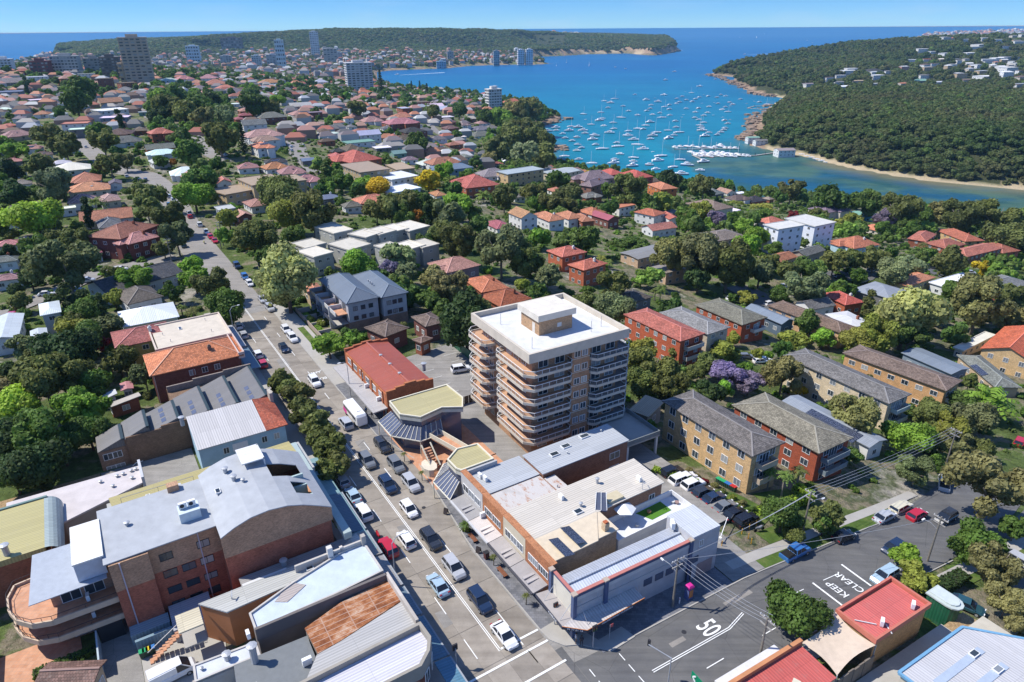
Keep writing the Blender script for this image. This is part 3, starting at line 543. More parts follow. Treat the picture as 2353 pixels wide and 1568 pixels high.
# ------------------------------------------------------------------ building kit
_win = {}
def win_meshes(w, h, fc, div=2, sill=False):
    k = (w, h, fc, div)
    if k not in _win:
        t=.07;mb=MB().box(-w/2,-.07,0,w/2,0,t).box(-w/2,-.07,h-t,w/2,0,h).box(-w/2,-.07,t,-w/2+t,0,h-t).box(w/2-t,-.07,t,w/2,0,h-t)
        for i in range(1, div): x = -w/2 + w * i / div; mb.box(x - .03, -.065, t, x + .03, 0, h - t)
        f=mb.mesh('window',fc);p=MB().box(-w/2+.03,-.035,.03,w/2-.03,-.004,h-.03).mesh('pane','window_glass');_win[k]=(f,p)
    return _win[k]
def window(parent, x, y, z, rz, w=1.4, h=1.2, fc='white_metal', div=2, pane=True):
    """window on a wall; rz turns the outward direction away from local -y"""
    f, p = win_meshes(w, h, fc, div); o = link('window', f, parent, (x, y, z), rz)
    if pane: link('pane', p, o)
    else: o.data = p; 
    return o
def wall_windows(root, a, b_, z, n, w=1.4, h=1.2, fc='white_metal', div=2, pane=True, m0=1.2, skip=()):
    """n windows along the wall base line a->b (outward is to the right of a->b)"""
    a=Vector((*a,0));b_=Vector((*b_,0));d=b_-a;l=d.length;d/=l;rz=math.atan2(d.y,d.x);nrm=Vector((d.y,-d.x,0))
    for i in range(n):
        if i in skip: continue
        t=m0+(l-2*m0)*((i+.5)/n);q=a+d*t+nrm*.003;window(root,q.x,q.y,z,rz,w,h,fc,div,pane)
def hip_mb(a, b_, z, pit, th=.18, mb=None, ox=0, oy=0):
    mb = mb or MB(); sw = a < b_
    A, B_ = (b_, a) if sw else (a, b_); r_ = A - B_; h = B_ * math.tan(R(pit))
    P=[(-A,-B_,z),(A,-B_,z),(A,B_,z),(-A,B_,z),(-r_,0,z+h),(r_,0,z+h),(-A,-B_,z-th),(A,-B_,z-th),(A,B_,z-th),(-A,B_,z-th)]
    if sw: P = [(-y, x, k) for x, y, k in P]
    P = [(x + ox, y + oy, k) for x, y, k in P]
    if r_ < .05: F = [(0, 1, 4), (1, 2, 4), (2, 3, 4), (3, 0, 4)]
    else: F = [(0, 1, 5, 4), (1, 2, 5), (2, 3, 4, 5), (3, 0, 4)]
    F += [(6, 7, 1, 0), (7, 8, 2, 1), (8, 9, 3, 2), (9, 6, 0, 3), (9, 8, 7, 6)]; mb.add(P, F)
    caps=[(P[0],P[4]),(P[3],P[4]),(P[1],P[5]if r_>=.05 else P[4]),(P[2],P[5]if r_>=.05 else P[4])]+([(P[4],P[5])]if r_>=.05 else[])
    return mb, caps, h
def gable_mb(a, b_, z, pit, th=.15, ox=0, oy=0, flip=False, mb=None):
    """ridge along x (or y when flip)"""
    mb=mb or MB();h=b_*math.tan(R(pit));P=[(-a,-b_,z),(a,-b_,z),(a,b_,z),(-a,b_,z),(-a,0,z+h),(a,0,z+h)];P+=[(x,y,k-th)for x,y,k in P]
    F=[(0,1,5,4),(2,3,4,5),(6,10,11,7),(8,11,10,9),(0,6,7,1),(2,8,9,3),(0,4,10,6),(4,3,9,10),(1,7,11,5),(5,11,8,2)]
    if flip: P = [(-y, x, k) for x, y, k in P]
    P = [(x + ox, y + oy, k) for x, y, k in P]; mb.add(P, F); return mb, [(P[4], P[5])], h
def gable_wall(mb, a, b_, z, pit, flip=False, over=0):
    h=b_*math.tan(R(pit));P=[(-a,-b_,z),(-a,b_,z),(-a,0,z+h),(a,-b_,z),(a,b_,z),(a,0,z+h)]
    if flip: P = [(-y, x, k) for x, y, k in P]
    return mb.add(P, [(0, 2, 1), (3, 4, 5), (0, 3, 5, 2), (1, 2, 5, 4), (0, 1, 4, 3)])
def caps_part(root_roof, caps, col, w=.28):
    mb = MB()
    for p, q in caps: mb.bar((p[0], p[1], p[2] + .03), (q[0], q[1], q[2] + .03), w, .1)
    return part('ridge_cap', mb, 'smooth_paint', root_roof, col)
def chimney(roof, x, y, z, h=1.5, col=None, w=.7):
    mb=MB().box(x-w/2,y-w/2,z-1.5,x+w/2,y+w/2,z+h).box(x-w/2-.06,y-w/2-.06,z+h-.25,x+w/2+.06,y+w/2+.06,z+h-.1).box(x-.2,y-.2,z+h,x+.2,y+.2,z+h+.25)
    return part('chimney', mb, 'brickwork', roof, col or C['br'])
HOUSES = []
def corners_fit(pts, dz):
    x, y, z = GV(pts, dz)
    for _ in range(4):zc=hz(float(np.mean(x)),float(np.mean(y)))+dz;P=np.array([W(*q,zc)for q in pts]);x,y=P[:,0],P[:,1]
    if len(P) == 3: P = np.vstack([P, P[0] + P[2] - P[1]])
    c_ = P.mean(0); e = P[1] - P[0] - (P[3] - P[2]); f = P[2] - P[1] - (P[0] - P[3]); 
    ang = math.atan2(e[1], e[0]); ang2 = math.atan2(f[1], f[0]) - math.pi / 2
    le, lf = np.hypot(*e) / 2, np.hypot(*f) / 2
    dlt = (ang2 - ang + math.pi / 2) % math.pi - math.pi / 2
    ang += dlt * lf / (le + lf); return float(c_[0]), float(c_[1]), ang, float(le), float(lf)
def house(cx,cy,ang,lx,ly,wh,roof='h',pit=24,over=.5,rc='o',wc='w',storeys=1,wallmat='render_paint',roofmat='roof_tile',label=None,cat='house',group=None,chim=False,wing=0,near=True,zg=None,nwin=None,wfr='white_metal',nm=None,caps=True,base=None,desc=None,winsz=(1.4,1.2)):
    rcol = C[rc] if isinstance(rc, str) else rc; wcol = C[wc] if isinstance(wc, str) else wc
    if zg is None: zg = hz(cx, cy)
    dist=math.hypot(cx,cy);root=thing(nm or('flat_block' if cat!='house' else 'house'),label or '',cat,(cx,cy,zg),ang,group)
    if label is None: TODO.append((root, desc, cx, cy, zg + wh))
    clear(cx, cy, -1); HOUSES.append((cx, cy, ang, lx, ly, zg, wh))
    a, b_ = lx / 2, ly / 2; mb = MB().box(-a + over, -b_ + over, -6, a - over, b_ - over, wh)
    ia, ib = a - over, b_ - over
    j = rnd.uniform(.85, 1.15); rcol = tuple(min(1, k * j) for k in rcol)
    if roof == 'h':
        rm, cp, hh = hip_mb(a, b_, wh + .1, pit)
        if wing:
            sx=wing*a*.45;rm,cp2,_=hip_mb(a*.42,b_*.75,wh+.103,pit,mb=rm,ox=sx,oy=-b_*.62);cp+=cp2;mb.box(sx-a*.42+over,-b_*1.37+over,-6,sx+a*.42-over,-b_+over+.5,wh-.01)
    elif roof in 'gx':
        fl=ly>lx;rm,cp,hh=gable_mb(max(a,b_),min(a,b_),wh+.1,pit,flip=fl);gable_wall(mb,max(ia,ib),min(ia,ib),wh-.002,pit,flip=fl)
    elif roof == 's':
        hh=.5;rm=MB().prism([(-a,-b_),(a,-b_),(a,b_),(-a,b_)],[wh+.05,wh+.05,wh+.6,wh+.6],[wh+.2,wh+.2,wh+.75,wh+.75]);cp=[];mb.prism([(-ia,-ib),(ia,-ib),(ia,ib),(-ia,ib)],wh-.1,[wh+.05,wh+.05,wh+.58,wh+.58])
    else:
        hh = .2; rm = MB().box(-a, -b_, wh, a, b_, wh + .22); cp = []
        if near:rm.box(-a,-b_,wh+.22,a,-b_+.18,wh+.42).box(-a,b_-.18,wh+.22,a,b_,wh+.42).box(-a,-b_+.18,wh+.22,-a+.18,b_-.18,wh+.42).box(a-.18,-b_+.18,wh+.22,a,b_-.18,wh+.42)
    w_ = part('wall', mb, wallmat, root, wcol); rf = part('roof', rm, roofmat, root, rcol)
    if cp and near and caps and dist<520 and roofmat=='roof_tile':caps_part(rf,cp,tuple(min(1,k*1.25+.04)for k in rcol))
    if chim: chimney(rf, a * .35, b_ * .3, wh + hh * .5, 1.3, C['br'] if rnd.random() < .6 else C['w'])
    fh = wh / storeys
    if desc and roof == 'h' and roofmat == 'roof_tile' and dist < 620 and lx > 8.5:
        zr = wh + .12 + b_ * .5 * math.tan(R(pit)); q_ = rnd.random()
        if q_ < .2: solar(rf, -2.1, -b_ * .5, zr + .08, 0, R(pit), 5)
        elif q_<.5:sk=part('skylight',MB().box(-.5,-.35,0,.5,.35,.12),'window_glass',rf,loc=(rnd.uniform(-1.5,1.5),-b_*.5,zr));sk.rotation_euler=(R(pit),0,0)
        if q_>.35:part('vent_pipe',MB().tube([(0,0,-.4),(0,0,.7)],.09,6),'galvanised',rf,loc=(rnd.uniform(-2,2),-b_*.3,zr+.3))
    cor = [(-ia, -ib), (ia, -ib), (ia, ib), (-ia, ib)]; ca, sa = math.cos(ang), math.sin(ang)
    for i in range(4):
        p,q=cor[i],cor[(i+1)%4];nx,ny=q[1]-p[1],p[0]-q[0];wx,wy=nx*ca-ny*sa,nx*sa+ny*ca
        if wx * (-cx) + wy * (-cy) <= 0: continue
        l=math.hypot(q[0]-p[0],q[1]-p[1]);n=nwin(l)if nwin else max(1,int(l/(3.4 if dist<400 else 4.5)))
        for k in range(storeys):wall_windows(root,p,q,fh*k+fh*.36,n,winsz[0],winsz[1]if fh>2.5 else 1.0,wfr,2,pane=dist<420,m0=.5)
    return root
def hb(pts, wh, **kw):      # house from its eave corners in a survey frame
    cx, cy, an, lx, ly = corners_fit(pts, wh)
    if math.hypot(cx, cy) > 330:
        big=30 if kw.get('cat')in('flats','apartment block','mansion')else 24;q=min(lx,ly);s_=min(1,17/q)if lx>big or ly>big else 1;lx,ly=min(lx*s_ if lx<ly else lx,big),min(ly*s_ if ly<=lx else ly,big)
    return house(cx, cy, an, lx, ly, wh, **kw)
def F(f, *pts): return [(f, x, y) for x, y in pts]
def xyz(pts, z): return [tuple(W(f, x, y, z)) for f, x, y in pts]
def ccw(pts):
    ar=sum(pts[i][0]*pts[(i+1)%len(pts)][1]-pts[(i+1)%len(pts)][0]*pts[i][1]for i in range(len(pts)));return pts if ar>0 else pts[::-1]
def block(root, name, pts, z0, z1, mat, col=None):
    p = ccw([tuple(q) for q in pts]); return part(name, MB().prism(p, z0, z1), mat, root, col)
def parapet(root, pts, z0, z1, t, mat, col, name='parapet'):
    p = ccw([tuple(q) for q in pts]); n = len(p); V = [Vector((*q, 0)) for q in p]; mb = MB()
    inn = []
    for i in range(n):
        d1=(V[i]-V[i-1]).normalized();d2=(V[(i+1)%n]-V[i]).normalized();n1=Vector((-d1.y,d1.x,0));n2=Vector((-d2.y,d2.x,0));bis=(n1+n2);bis=bis/max(.3,bis.dot(n1))
        inn.append(V[i] + bis * t)
    for i in range(n):j=(i+1)%n;mb.prism([(V[i].x,V[i].y),(V[j].x,V[j].y),(inn[j].x,inn[j].y),(inn[i].x,inn[i].y)],z0,z1)
    return part(name, mb, mat, root, col)
def ac_unit(root, x, y, z, rz=0, s=1.0, top=True):
    mb=MB().box(-.45*s,-.2*s,.12,.45*s,.2*s,.12+.75*s).box(-.42*s,-.18*s,0,-.32*s,.18*s,.12).box(.32*s,-.18*s,0,.42*s,.18*s,.12);o=part('air_conditioner',mb,'white_metal',root,loc=(x,y,z),rz=rz)
    n=12;mb=MB().prism([(.26*s*math.cos(2*math.pi*i/n),.26*s*math.sin(2*math.pi*i/n))for i in range(n)],0,.02);f=part('fan_grille',mb,'dark_metal',o);f.rotation_euler=(R(90),0,0);f.location=(-.08*s,-.2*s,.12+.38*s);return o
def vent(root, x, y, z, h=.6, r=.22, col=None):
    mb=MB().tube([(0,0,-.1),(0,0,h)],r,8).tube([(0,0,h),(0,0,h+.1),(0,0,h+.18)],[r*1.6,r*1.6,r*.5],8);return part('vent',mb,'galvanised',root,loc=(x,y,z))
def skylight(root, x, y, z, rz=0, w=1.2, l=1.0):
    mb=MB().box(-w/2,-l/2,0,w/2,l/2,.18);o=part('skylight',mb,'white_metal',root,loc=(x,y,z),rz=rz);part('pane',MB().box(-w/2+.1,-l/2+.1,.18,w/2-.1,l/2-.1,.21),'window_glass',o);return o
def solar(root, x, y, z, rz, tilt, n, w=1.0, l=1.7):
    me = bpy.data.meshes.get('solar_panel_mesh') 
    if me is None:me=MB().box(-.48,-.83,0,.48,.83,.05).mesh('solar_panel_mesh','solar_cell');fr=MB().box(-.5,-.85,-.02,.5,.85,.03)
    for i in range(n):
        o=link('solar_panel',me,root,(x+math.cos(rz)*i*w,y+math.sin(rz)*i*w,z));o.rotation_mode='ZXY' if False else 'XYZ';o.rotation_euler=(tilt,0,rz)

# ------------------------------------------------------------------ buildings along the two streets
class NB:
    """a building described in street coordinates (s along, o to the right)"""
    def __init__(s, name, label, cat, s0, o0, group=None, fr='R'):
        s.s0,s.o0=s0,o0;s.fr=RS if fr=='R' else SE;s.rot=_a if fr=='R' else R(30);x,y=s.fr(s0,o0);s.root=thing(name,label,cat,(x,y,0),s.rot,group)
        s.g = (x, y)
    def l(s, p): return (p[0] - s.s0, -(p[1] - s.o0))
    def pr(s, name, pts, z0, z1, mat, col=None, parent=None):
        P=[s.l(p)for p in pts];ar=sum(P[i][0]*P[(i+1)%len(P)][1]-P[(i+1)%len(P)][0]*P[i][1]for i in range(len(P)))
        if ar<0:P=P[::-1];z0=z0[::-1]if hasattr(z0,'__len__')else z0;z1=z1[::-1]if hasattr(z1,'__len__')else z1
        return part(name, MB().prism(P, z0, z1), mat, parent or s.root, col)
    def box(s, name, a, b_, c_, d, z0, z1, mat, col=None, parent=None):
        if name == 'wall' or z1 > 2.5: 
            q=s.fr((a+b_)/2,(c_+d)/2);HOUSES.append((q[0],q[1],s.rot,abs(b_-a),abs(d-c_),0,z1))
        return s.pr(name, [(a, c_), (b_, c_), (b_, d), (a, d)], z0, z1, mat, col, parent)
    def rim(s, pts, z0, z1, t, mat, col, name='parapet'):
        return parapet(s.root, [s.l(p) for p in pts], z0, z1, t, mat, col, name)
    def rimbox(s,a,b_,c_,d,z0,z1,t,mat,col,name='parapet'):return s.rim([(a,c_),(b_,c_),(b_,d),(a,d)],z0,z1,t,mat,col,name)
    def wins(s, p, q, out, z, n, w=1.4, h=1.2, fc='white_metal', div=2, m0=.4, skip=()):
        a, b_ = s.l(p), s.l(q); d = (b_[0] - a[0], b_[1] - a[1]); nr = (d[1], -d[0]); o = (out[0], -out[1])
        if nr[0] * o[0] + nr[1] * o[1] < 0: a, b_ = b_, a
        wall_windows(s.root, a, b_, z, n, w, h, fc, div, True, m0, skip)
    def ac(s, a, b_, z, rz=0, k=1.0): x, y = s.l((a, b_)); return ac_unit(s.root, x, y, z, rz, k)
    def vent(s, a, b_, z, h=.5, r=.2): x, y = s.l((a, b_)); return vent(s.root, x, y, z, h, r)
    def sky(s, a, b_, z, rz=0, w=1.2, l=1.0): x, y = s.l((a, b_)); return skylight(s.root, x, y, z, rz, w, l)
    def bars(s, name, segs, w, mat, col=None, parent=None):
        mb = MB()
        for p, q in segs: a = s.l(p); b_ = s.l(q); mb.bar((a[0], a[1], p[2]), (b_[0], b_[1], q[2]), w)
        return part(name, mb, mat, parent or s.root, col)
    def slope(s,name,pts,zs,mat,col=None,th=.15,parent=None):return s.pr(name,pts,[z-th for z in zs],list(zs),mat,col,parent)

# --- the tall apartment tower (street frame of the side street)
T=NB('apartment_tower','tall tan brick apartment tower with white flat roof and wraparound balconies','tower',25,-50,fr='S')
bc, conc = (.40, .235, .14), (.56, .50, .41)
T.box('wall',15.7,34.3,-59,-41,-1,20.3,'brickwork',bc);T.box('wall',23.4,27.2,-41.01,-39.9,0,20.3,'brickwork',bc)
T.box('roof',14.4,35.4,-60.6,-39.6,20.3,21.0,'render_paint',(.62,.62,.61));T.rimbox(14.2,35.6,-60.8,-39.4,20.2,22.0,.5,'render_paint',conc)
pb=T.box('plant_room',20.9,28.1,-53.2,-46.9,21,23.9,'brickwork',(.42,.27,.16));T.box('roof_cap',20.4,28.6,-53.7,-46.4,23.9,25.1,'render_paint',(.66,.61,.52))
T.box('door',20.86,20.9,-49.2,-48.3,21,23,'smooth_paint',(.6,.55,.48));T.box('vent',24.8,25.7,-46.9,-46.84,21.9,22.7,'smooth_paint',(.6,.58,.55))
for q in((17,-43),(17.5,-55),(30,-43.5),(33,-44.5),(31,-57)):T.bars('mast',[((*q,21),(*q,23.2))],.07,'galvanised')
B1 = [(15.8, -54), (13.9, -54.3), (13.3, -55), (13.3, -60.2), (14.5, -61.5), (18.2, -61.5), (18.2, -58.9)]
B2=[(15.8,-50.6),(14.1,-50.4),(13.6,-49.8),(13.6,-40.3),(15.0,-38.8),(22.4,-38.8),(23.2,-39.6),(23.2,-41.1)]
B3 = [(27.4, -41.1), (27.4, -39.6), (28.2, -38.8), (35.0, -38.8), (36.4, -40.2), (36.4, -44.5), (34.2, -44.5)]
def balcony(B, poly_, z, fl=None, glass=True, up=.32, col=conc, rail=True):
    P=[B.l(p)for p in poly_];ar=sum(P[i][0]*P[(i+1)%len(P)][1]-P[(i+1)%len(P)][0]*P[i][1]for i in range(len(P)))
    sl=B.pr('balcony',poly_,z-.22,z,'render_paint',fl or(.52,.31,.19));n=len(poly_);mb=MB();mr=MB();mg=MB()
    for i in range(n - 1):
        a, b_ = Vector(B.l(poly_[i])), Vector(B.l(poly_[i + 1]))
        mb.bar((a.x, a.y, z - .02), (b_.x, b_.y, z - .02), .16, .5)
        if rail:
            mr.bar((a.x, a.y, z + 1.0), (b_.x, b_.y, z + 1.0), .08); k = max(1, int((b_ - a).length / 1.3))
            for j in range(k+1):q=a+(b_-a)*j/k;mr.bar((q.x,q.y,z+.2),(q.x,q.y,z+1.0),.05)
            mg.bar((a.x, a.y, z + .62), (b_.x, b_.y, z + .62), .03, .62)
    part('upstand', mb, 'render_paint', sl, col)
    if rail: part('railing', mr, 'white_metal', sl); part('balustrade_glass', mg, 'balustrade_clear', sl)
    return sl
for k in range(6):
    z = 4.3 + 2.7 * k
    balcony(T, B1, z); balcony(T, B2, z); balcony(T, B3, z, (.22, .2, .19))
for k in range(7):
    z = 1.7 + 2.7 * k
    T.wins((15.7,-58.8),(15.7,-54.5),(-1,0),z+.12,2,1.5,1.9,m0=.1);T.wins((15.7,-54),(15.7,-51),(-1,0),z+.9,1,1.3,1.4);T.wins((15.7,-50.4),(15.7,-42),(-1,0),z+.12,3,1.6,1.9)
    T.wins((16.2,-41),(23.3,-41),(0,1),z+.12,2,2.0,1.9,m0=.1);T.wins((23.6,-39.9),(27.0,-39.9),(0,1),z+.85,2,1.25,1.25,m0=.1);T.wins((27.8,-41),(34.2,-41),(0,1),z+.12,2,2.0,1.9,m0=.1)
    T.box('string_course', 23.36, 27.24, -39.9, -39.84, z + .5, z + .62, 'smooth_paint', conc)
    T.box('string_course', 15.62, 15.68, -54, -50.6, z + .5, z + .62, 'smooth_paint', conc)
T.box('annex',34.4,40.2,-52,-44.5,-8,14.2,'brickwork',(.2,.14,.11));T.pr('roof_terrace',[(34.4,-52),(40.5,-52),(40.5,-46),(37.4,-44),(34.4,-44)],14.2,14.5,'render_paint',(.6,.62,.65));T.rim([(34.4,-52),(40.6,-52),(40.6,-46),(37.4,-43.9),(34.4,-43.9)],14.4,15.5,.2,'smooth_paint',(.72,.72,.72))
dk=NB('carport_deck','grey concrete parking deck with low parapet on white columns behind the brick shops','deck',33,-35,fr='S')
dk.box('deck',29.5,37.2,-40.5,-30.8,3.2,3.5,'concrete_path');dk.rimbox(29.5,37.2,-40.5,-30.8,3.5,4.4,.15,'render_paint',(.2,.22,.22))
for q in((30,-31.2),(36.8,-31.2),(36.8,-36)):dk.box('column',q[0]-.2,q[0]+.2,q[1]-.2,q[1]+.2,-6,3.2,'smooth_paint',C['w'])

# --- brick shop row right of the main road
A=NB('brick_shop','brown brick two-storey shop with long grey ribbed roof running back to the tower','shop',24,24)
wb = (.27, .14, .09); par = (.5, .47, .42)
A.box('wall',20.3,25.9,20.6,38.3,0,6.8,'brickwork',wb);A.slope('roof',[(20.1,20.4),(26.1,20.4),(26.1,38.5),(20.1,38.5)],[7.0,7.2,7.2,7.0],'ribbed_metal',C['s'])
A.box('wall',20.9,27.3,9.9,20.6,0,6.3,'brickwork',wb);A.box('roof',21,27.1,10.3,20.4,6.3,6.5,'ribbed_metal',C['s']);A.box('facade',20.6,27.4,9.5,9.9,0,7.4,'render_paint',(.5,.48,.45));A.box('parapet_cap',20.6,27.4,9.4,10.4,7.4,7.5,'brickwork',(.4,.18,.09))
A.box('parapet',26.9,27.3,10.3,16,6.5,7.3,'render_paint',(.4,.4,.4));A.wins((27.2,9.5),(20.8,9.5),(0,-1),4.3,3,1.7,1.3);A.wins((20.3,33),(20.3,38),(-1,0),4.2,1,2.2,1.4);A.wins((20.3,33),(20.3,38),(-1,0),1.4,1,2.2,1.4)
A.ac(25.3,11.8,6.5);A.ac(24.2,12.1,6.5);A.sky(23.4,25,7.15,0,1.0,1.6);A.sky(24.3,28,7.15,0,1.0,1.6);A.vent(22.5,27,7.1,.3,.1);A.vent(24.7,36,7.1,.3,.1);A.sky(25,32.5,7.2,0,1.0,1.8)
Bq=NB('rusty_roof_shop','shop with pale metal roof streaked with rust in the brick shop row','shop',19,16)
Bq.box('wall',14.6,20.5,9.9,20.8,0,6.0,'brickwork',wb);Bq.slope('roof',[(15.2,10.4),(20.85,10.4),(20.85,20.3),(15.2,20.3)],[6.1,6.3,6.3,6.1],'part_rusted_metal');Bq.box('roof',16.2,20.0,20.6,22.6,5.9,6.15,'part_rusted_metal')
Bq.box('facade',14.6,20.55,9.5,9.9,0,7.4,'brickwork',(.4,.17,.08));Bq.box('parapet_cap',14.6,20.55,9.4,10.35,7.4,7.5,'brickwork',(.4,.18,.09));Bq.wins((20.4,9.5),(14.8,9.5),(0,-1),4.3,2,2.2,1.3,div=4);Bq.ac(19.9,9.1,3.6,R(90));Bq.vent(17,21,6.1,.4,.08)
Cq=NB('cream_roof_shop','long brick shop under a cream ribbed metal roof reaching back to the car park','shop',11.5,23)
Cq.box('wall',8.4,15.0,10,35.0,0,6.7,'brickwork',(.26,.15,.10));Cq.slope('roof',[(8.1,10.5),(15.3,10.5),(15.3,35.2),(8.1,35.2)],[6.95,7.25,7.25,6.95],'ribbed_metal',(.58,.53,.45));Cq.box('facade',8.7,14.55,9.5,10,0,7.4,'render_paint',(.56,.49,.36));Cq.box('parapet_cap',8.7,14.55,9.4,10.45,7.4,7.5,'brickwork',(.4,.18,.09))
Cq.wins((14.4,9.5),(8.8,9.5),(0,-1),4.3,3,1.5,1.3);Cq.ac(13.3,19,7.1);Cq.vent(13.4,26,7.1,.9,.22);Cq.ac(10.5,32,7.0);Cq.vent(10.4,20.5,7.0,.6,.2);Cq.sky(9.6,19.4,7.05,0,1.0,1.3);Cq.bars('aerial',[((8.6,31,5),(8.6,31,8.6)),((8.2,31,8.4),(9.6,31.6,8.4)),((8.4,30.6,8.1),(8.4,31.6,8.1))],.06,'galvanised');Cq.wins((8.4,32),(8.4,34),(-1,0),4.2,1,1.2,1.2)
Dq=NB('tan_roof_shop','end shop of the brick row with flat tan roof carrying two rows of solar panels','shop',6,16)
Dq.box('wall',3.6,8.4,10,18.0,0,6.6,'brickwork',(.33,.25,.18));Dq.box('wall',3.9,8.4,18.0,22.0,0,6.5,'brickwork',(.33,.25,.18));Dq.slope('roof',[(3.4,10.4),(8.2,10.4),(8.2,21.8),(3.4,18.2)],[6.8,7.0,7.0,6.8],'smooth_paint',(.62,.52,.38));Dq.slope('roof',[(3.75,18.0),(8.2,21.75),(8.2,22.2),(3.75,22.2)][::1],[6.72,6.92,6.92,6.72],'smooth_paint',(.62,.52,.38))
Dq.box('facade',2.3,8.65,9.5,10,0,7.4,'brickwork',(.38,.16,.08));Dq.box('parapet_cap',2.3,8.65,9.4,10.4,7.4,7.5,'brickwork',(.4,.18,.09));Dq.wins((8.4,9.5),(2.6,9.5),(0,-1),4.3,2,2.3,1.3,div=4)
for s_, o_ in ((7.3, 15.6), (6.2, 12.8)):
    x, y = Dq.l((s_, o_)); solar(Dq.root, x + 0.0, y, 7.25, R(180), R(-14), 4)
Dq.box('chimney',4.3,5.1,20.1,20.9,6.5,8.0,'brickwork',(.5,.38,.24));Dq.box('chimney_pot',4.4,5.0,20.2,20.8,8.0,8.2,'smooth_paint',(.4,.12,.05))
Dq.box('stair_room',8.45,10.2,24.4,27.2,5.5,7.4,'smooth_paint',(.52,.45,.3));Dq.slope('glass_panel',[(8.6,21.8),(10.2,23.2),(9.4,24.4),(7.6,23.2)],[6.9,8.6,8.6,6.9],'tinted_glazing');Dq.bars('awning_frame',[((8.6,21.8,7),(10.2,23.2,8.7)),((7.6,23.2,7),(9.4,24.4,8.7)),((8.1,22.5,7),(9.8,23.8,8.7))],.08,'white_metal')
tr=NB('roof_terrace','walled rear terrace with green artificial lawn and white paving behind the corner shop','terrace',6.5,31)
tr.box('floor',3.8,8.4,22.4,37.2,0,3.5,'render_paint',(.62,.64,.68));tr.pr('lawn',[(5.4,30.5),(7.9,29.4),(8.0,34.6),(5.5,34.6)],3.5,3.54,'artificial_lawn');tr.rimbox(3.8,8.4,22.4,37.3,3.5,4.5,.18,'smooth_paint',(.68,.68,.68))
um=thing('patio_umbrella','open white patio umbrella on the rear shop terrace','umbrella',(*RS(7.6,26.7),3.5),0);um_n=6
mb=MB();P=[(1.75*math.cos(2*math.pi*i/6),1.75*math.sin(2*math.pi*i/6),2.35)for i in range(6)]+[(0,0,3.1)];mb.add(P,[(i,(i+1)%6,6)for i in range(6)]);mb.add([(p[0],p[1],p[2]-.1)for p in P[:6]]+P[:6],[(i,(i+1)%6,6+(i+1)%6,6+i)for i in range(6)]);part('canopy',mb,'smooth_paint',um,(.78,.78,.77));part('pole',MB().tube([(0,0,0),(0,0,3.0)],.04),'white_metal',um)
for i, (s_, o_) in enumerate(((6.9, 31.2), (6.2, 36.4), (6.7, 36.0), (5.6, 27.6))):
    tp=thing('plant_pot',('terracotta bowl planter at the corner of the lawn terrace','red leafed potted plant at the far end of the lawn terrace','pale pot beside the red leafed plant on the terrace','small potted shrub near the terrace table')[i],'plant pot',(*RS(s_,o_),3.52));part('pot',MB().tube([(0,0,0),(0,0,.4)],[.22,.36],8),'smooth_paint',tp,((.4,.2,.1),(.3,.2,.18),(.6,.6,.58),(.5,.5,.5))[i])
# awnings of the row: one panel per shop
AWC=[((20.6,26.5),(.3,.29,.285)),((14.8,20.5),(.55,.5,.46)),((8.9,14.7),(.36,.33,.31)),((3.1,8.8),(.33,.31,.30))]
for (s0, s1), cc in AWC:
    own = [A, Bq, Cq, Dq][AWC.index(((s0, s1), cc))]
    aw=own.slope('awning',[(s0,6.95),(s1,6.95),(s1,9.45),(s0,9.45)],[3.3,3.3,3.55,3.55],'render_paint',cc,th=.25);own.bars('fascia',[((s0,6.93,3.2),(s1,6.93,3.2))],.28,'smooth_paint',(.07,.07,.08)if s0<10 else(.5,.5,.5),parent=aw)
    for k in range(2):
        m_=(s0+s1)/2+k*.9-1.2;own.pr('roof_sheet',[(m_,7.3),(m_+.45,7.3),(m_+.45,9.1),(m_,9.1)],3.36,3.6,'render_paint',tuple(min(1,q*1.25)for q in cc),parent=aw)

# --- corner shop
K=NB('corner_shop','cream and navy corner shop with wraparound street awning and ribbed roof','shop',9,-6,fr='S')
gw = (.47, .46, .46)
K.box('wall',-.6,19,-8.3,-3.75,0,6.1,'render_paint',gw);K.pr('roof',[(-.3,-8.2),(18.8,-8.2),(18.8,-6.1),(-.3,-6.1)],6.1,[6.2,6.2,6.75,6.75],'ribbed_metal',(.36,.38,.42));K.pr('roof',[(-.3,-6.1),(18.8,-6.1),(18.8,-4.1),(-.3,-4.1)],6.1,[6.75,6.75,6.2,6.2],'ribbed_metal',(.56,.60,.66));K.bars('ridge_cap',[((-.3,-6.1,6.8),(18.8,-6.1,6.8))],.3,'ribbed_metal',(.4,.43,.48))
K.box('wall',18.9,23.9,-8.9,-3.5,0,7.6,'render_paint',gw);K.pr('roof',[(18.9,-8.9),(23.9,-8.9),(23.9,-3.5),(18.9,-3.5)],7.6,[7.85,7.6+.25,7.85,7.85],'ribbed_metal',(.52,.54,.56))
K.box('parapet',-.75,18.9,-4.05,-3.68,6.1,7.15,'render_paint',(.55,.54,.52));K.box('parapet_cap',-.8,18.95,-4.1,-3.62,7.15,7.28,'smooth_paint',(.45,.17,.14));K.box('navy_band',-.7,18.9,-3.68,-3.62,6.75,7.15,'smooth_paint',(.06,.085,.16))
K.box('parapet',-.95,-.6,-8.9,-3.68,0,7.15,'render_paint',(.66,.61,.5));K.box('parapet_cap',-1,-.55,-9,-3.62,7.15,7.28,'smooth_paint',(.45,.17,.14));K.box('navy_band',-.99,-.95,-8.9,-3.68,6.85,7.15,'smooth_paint',(.06,.085,.16))
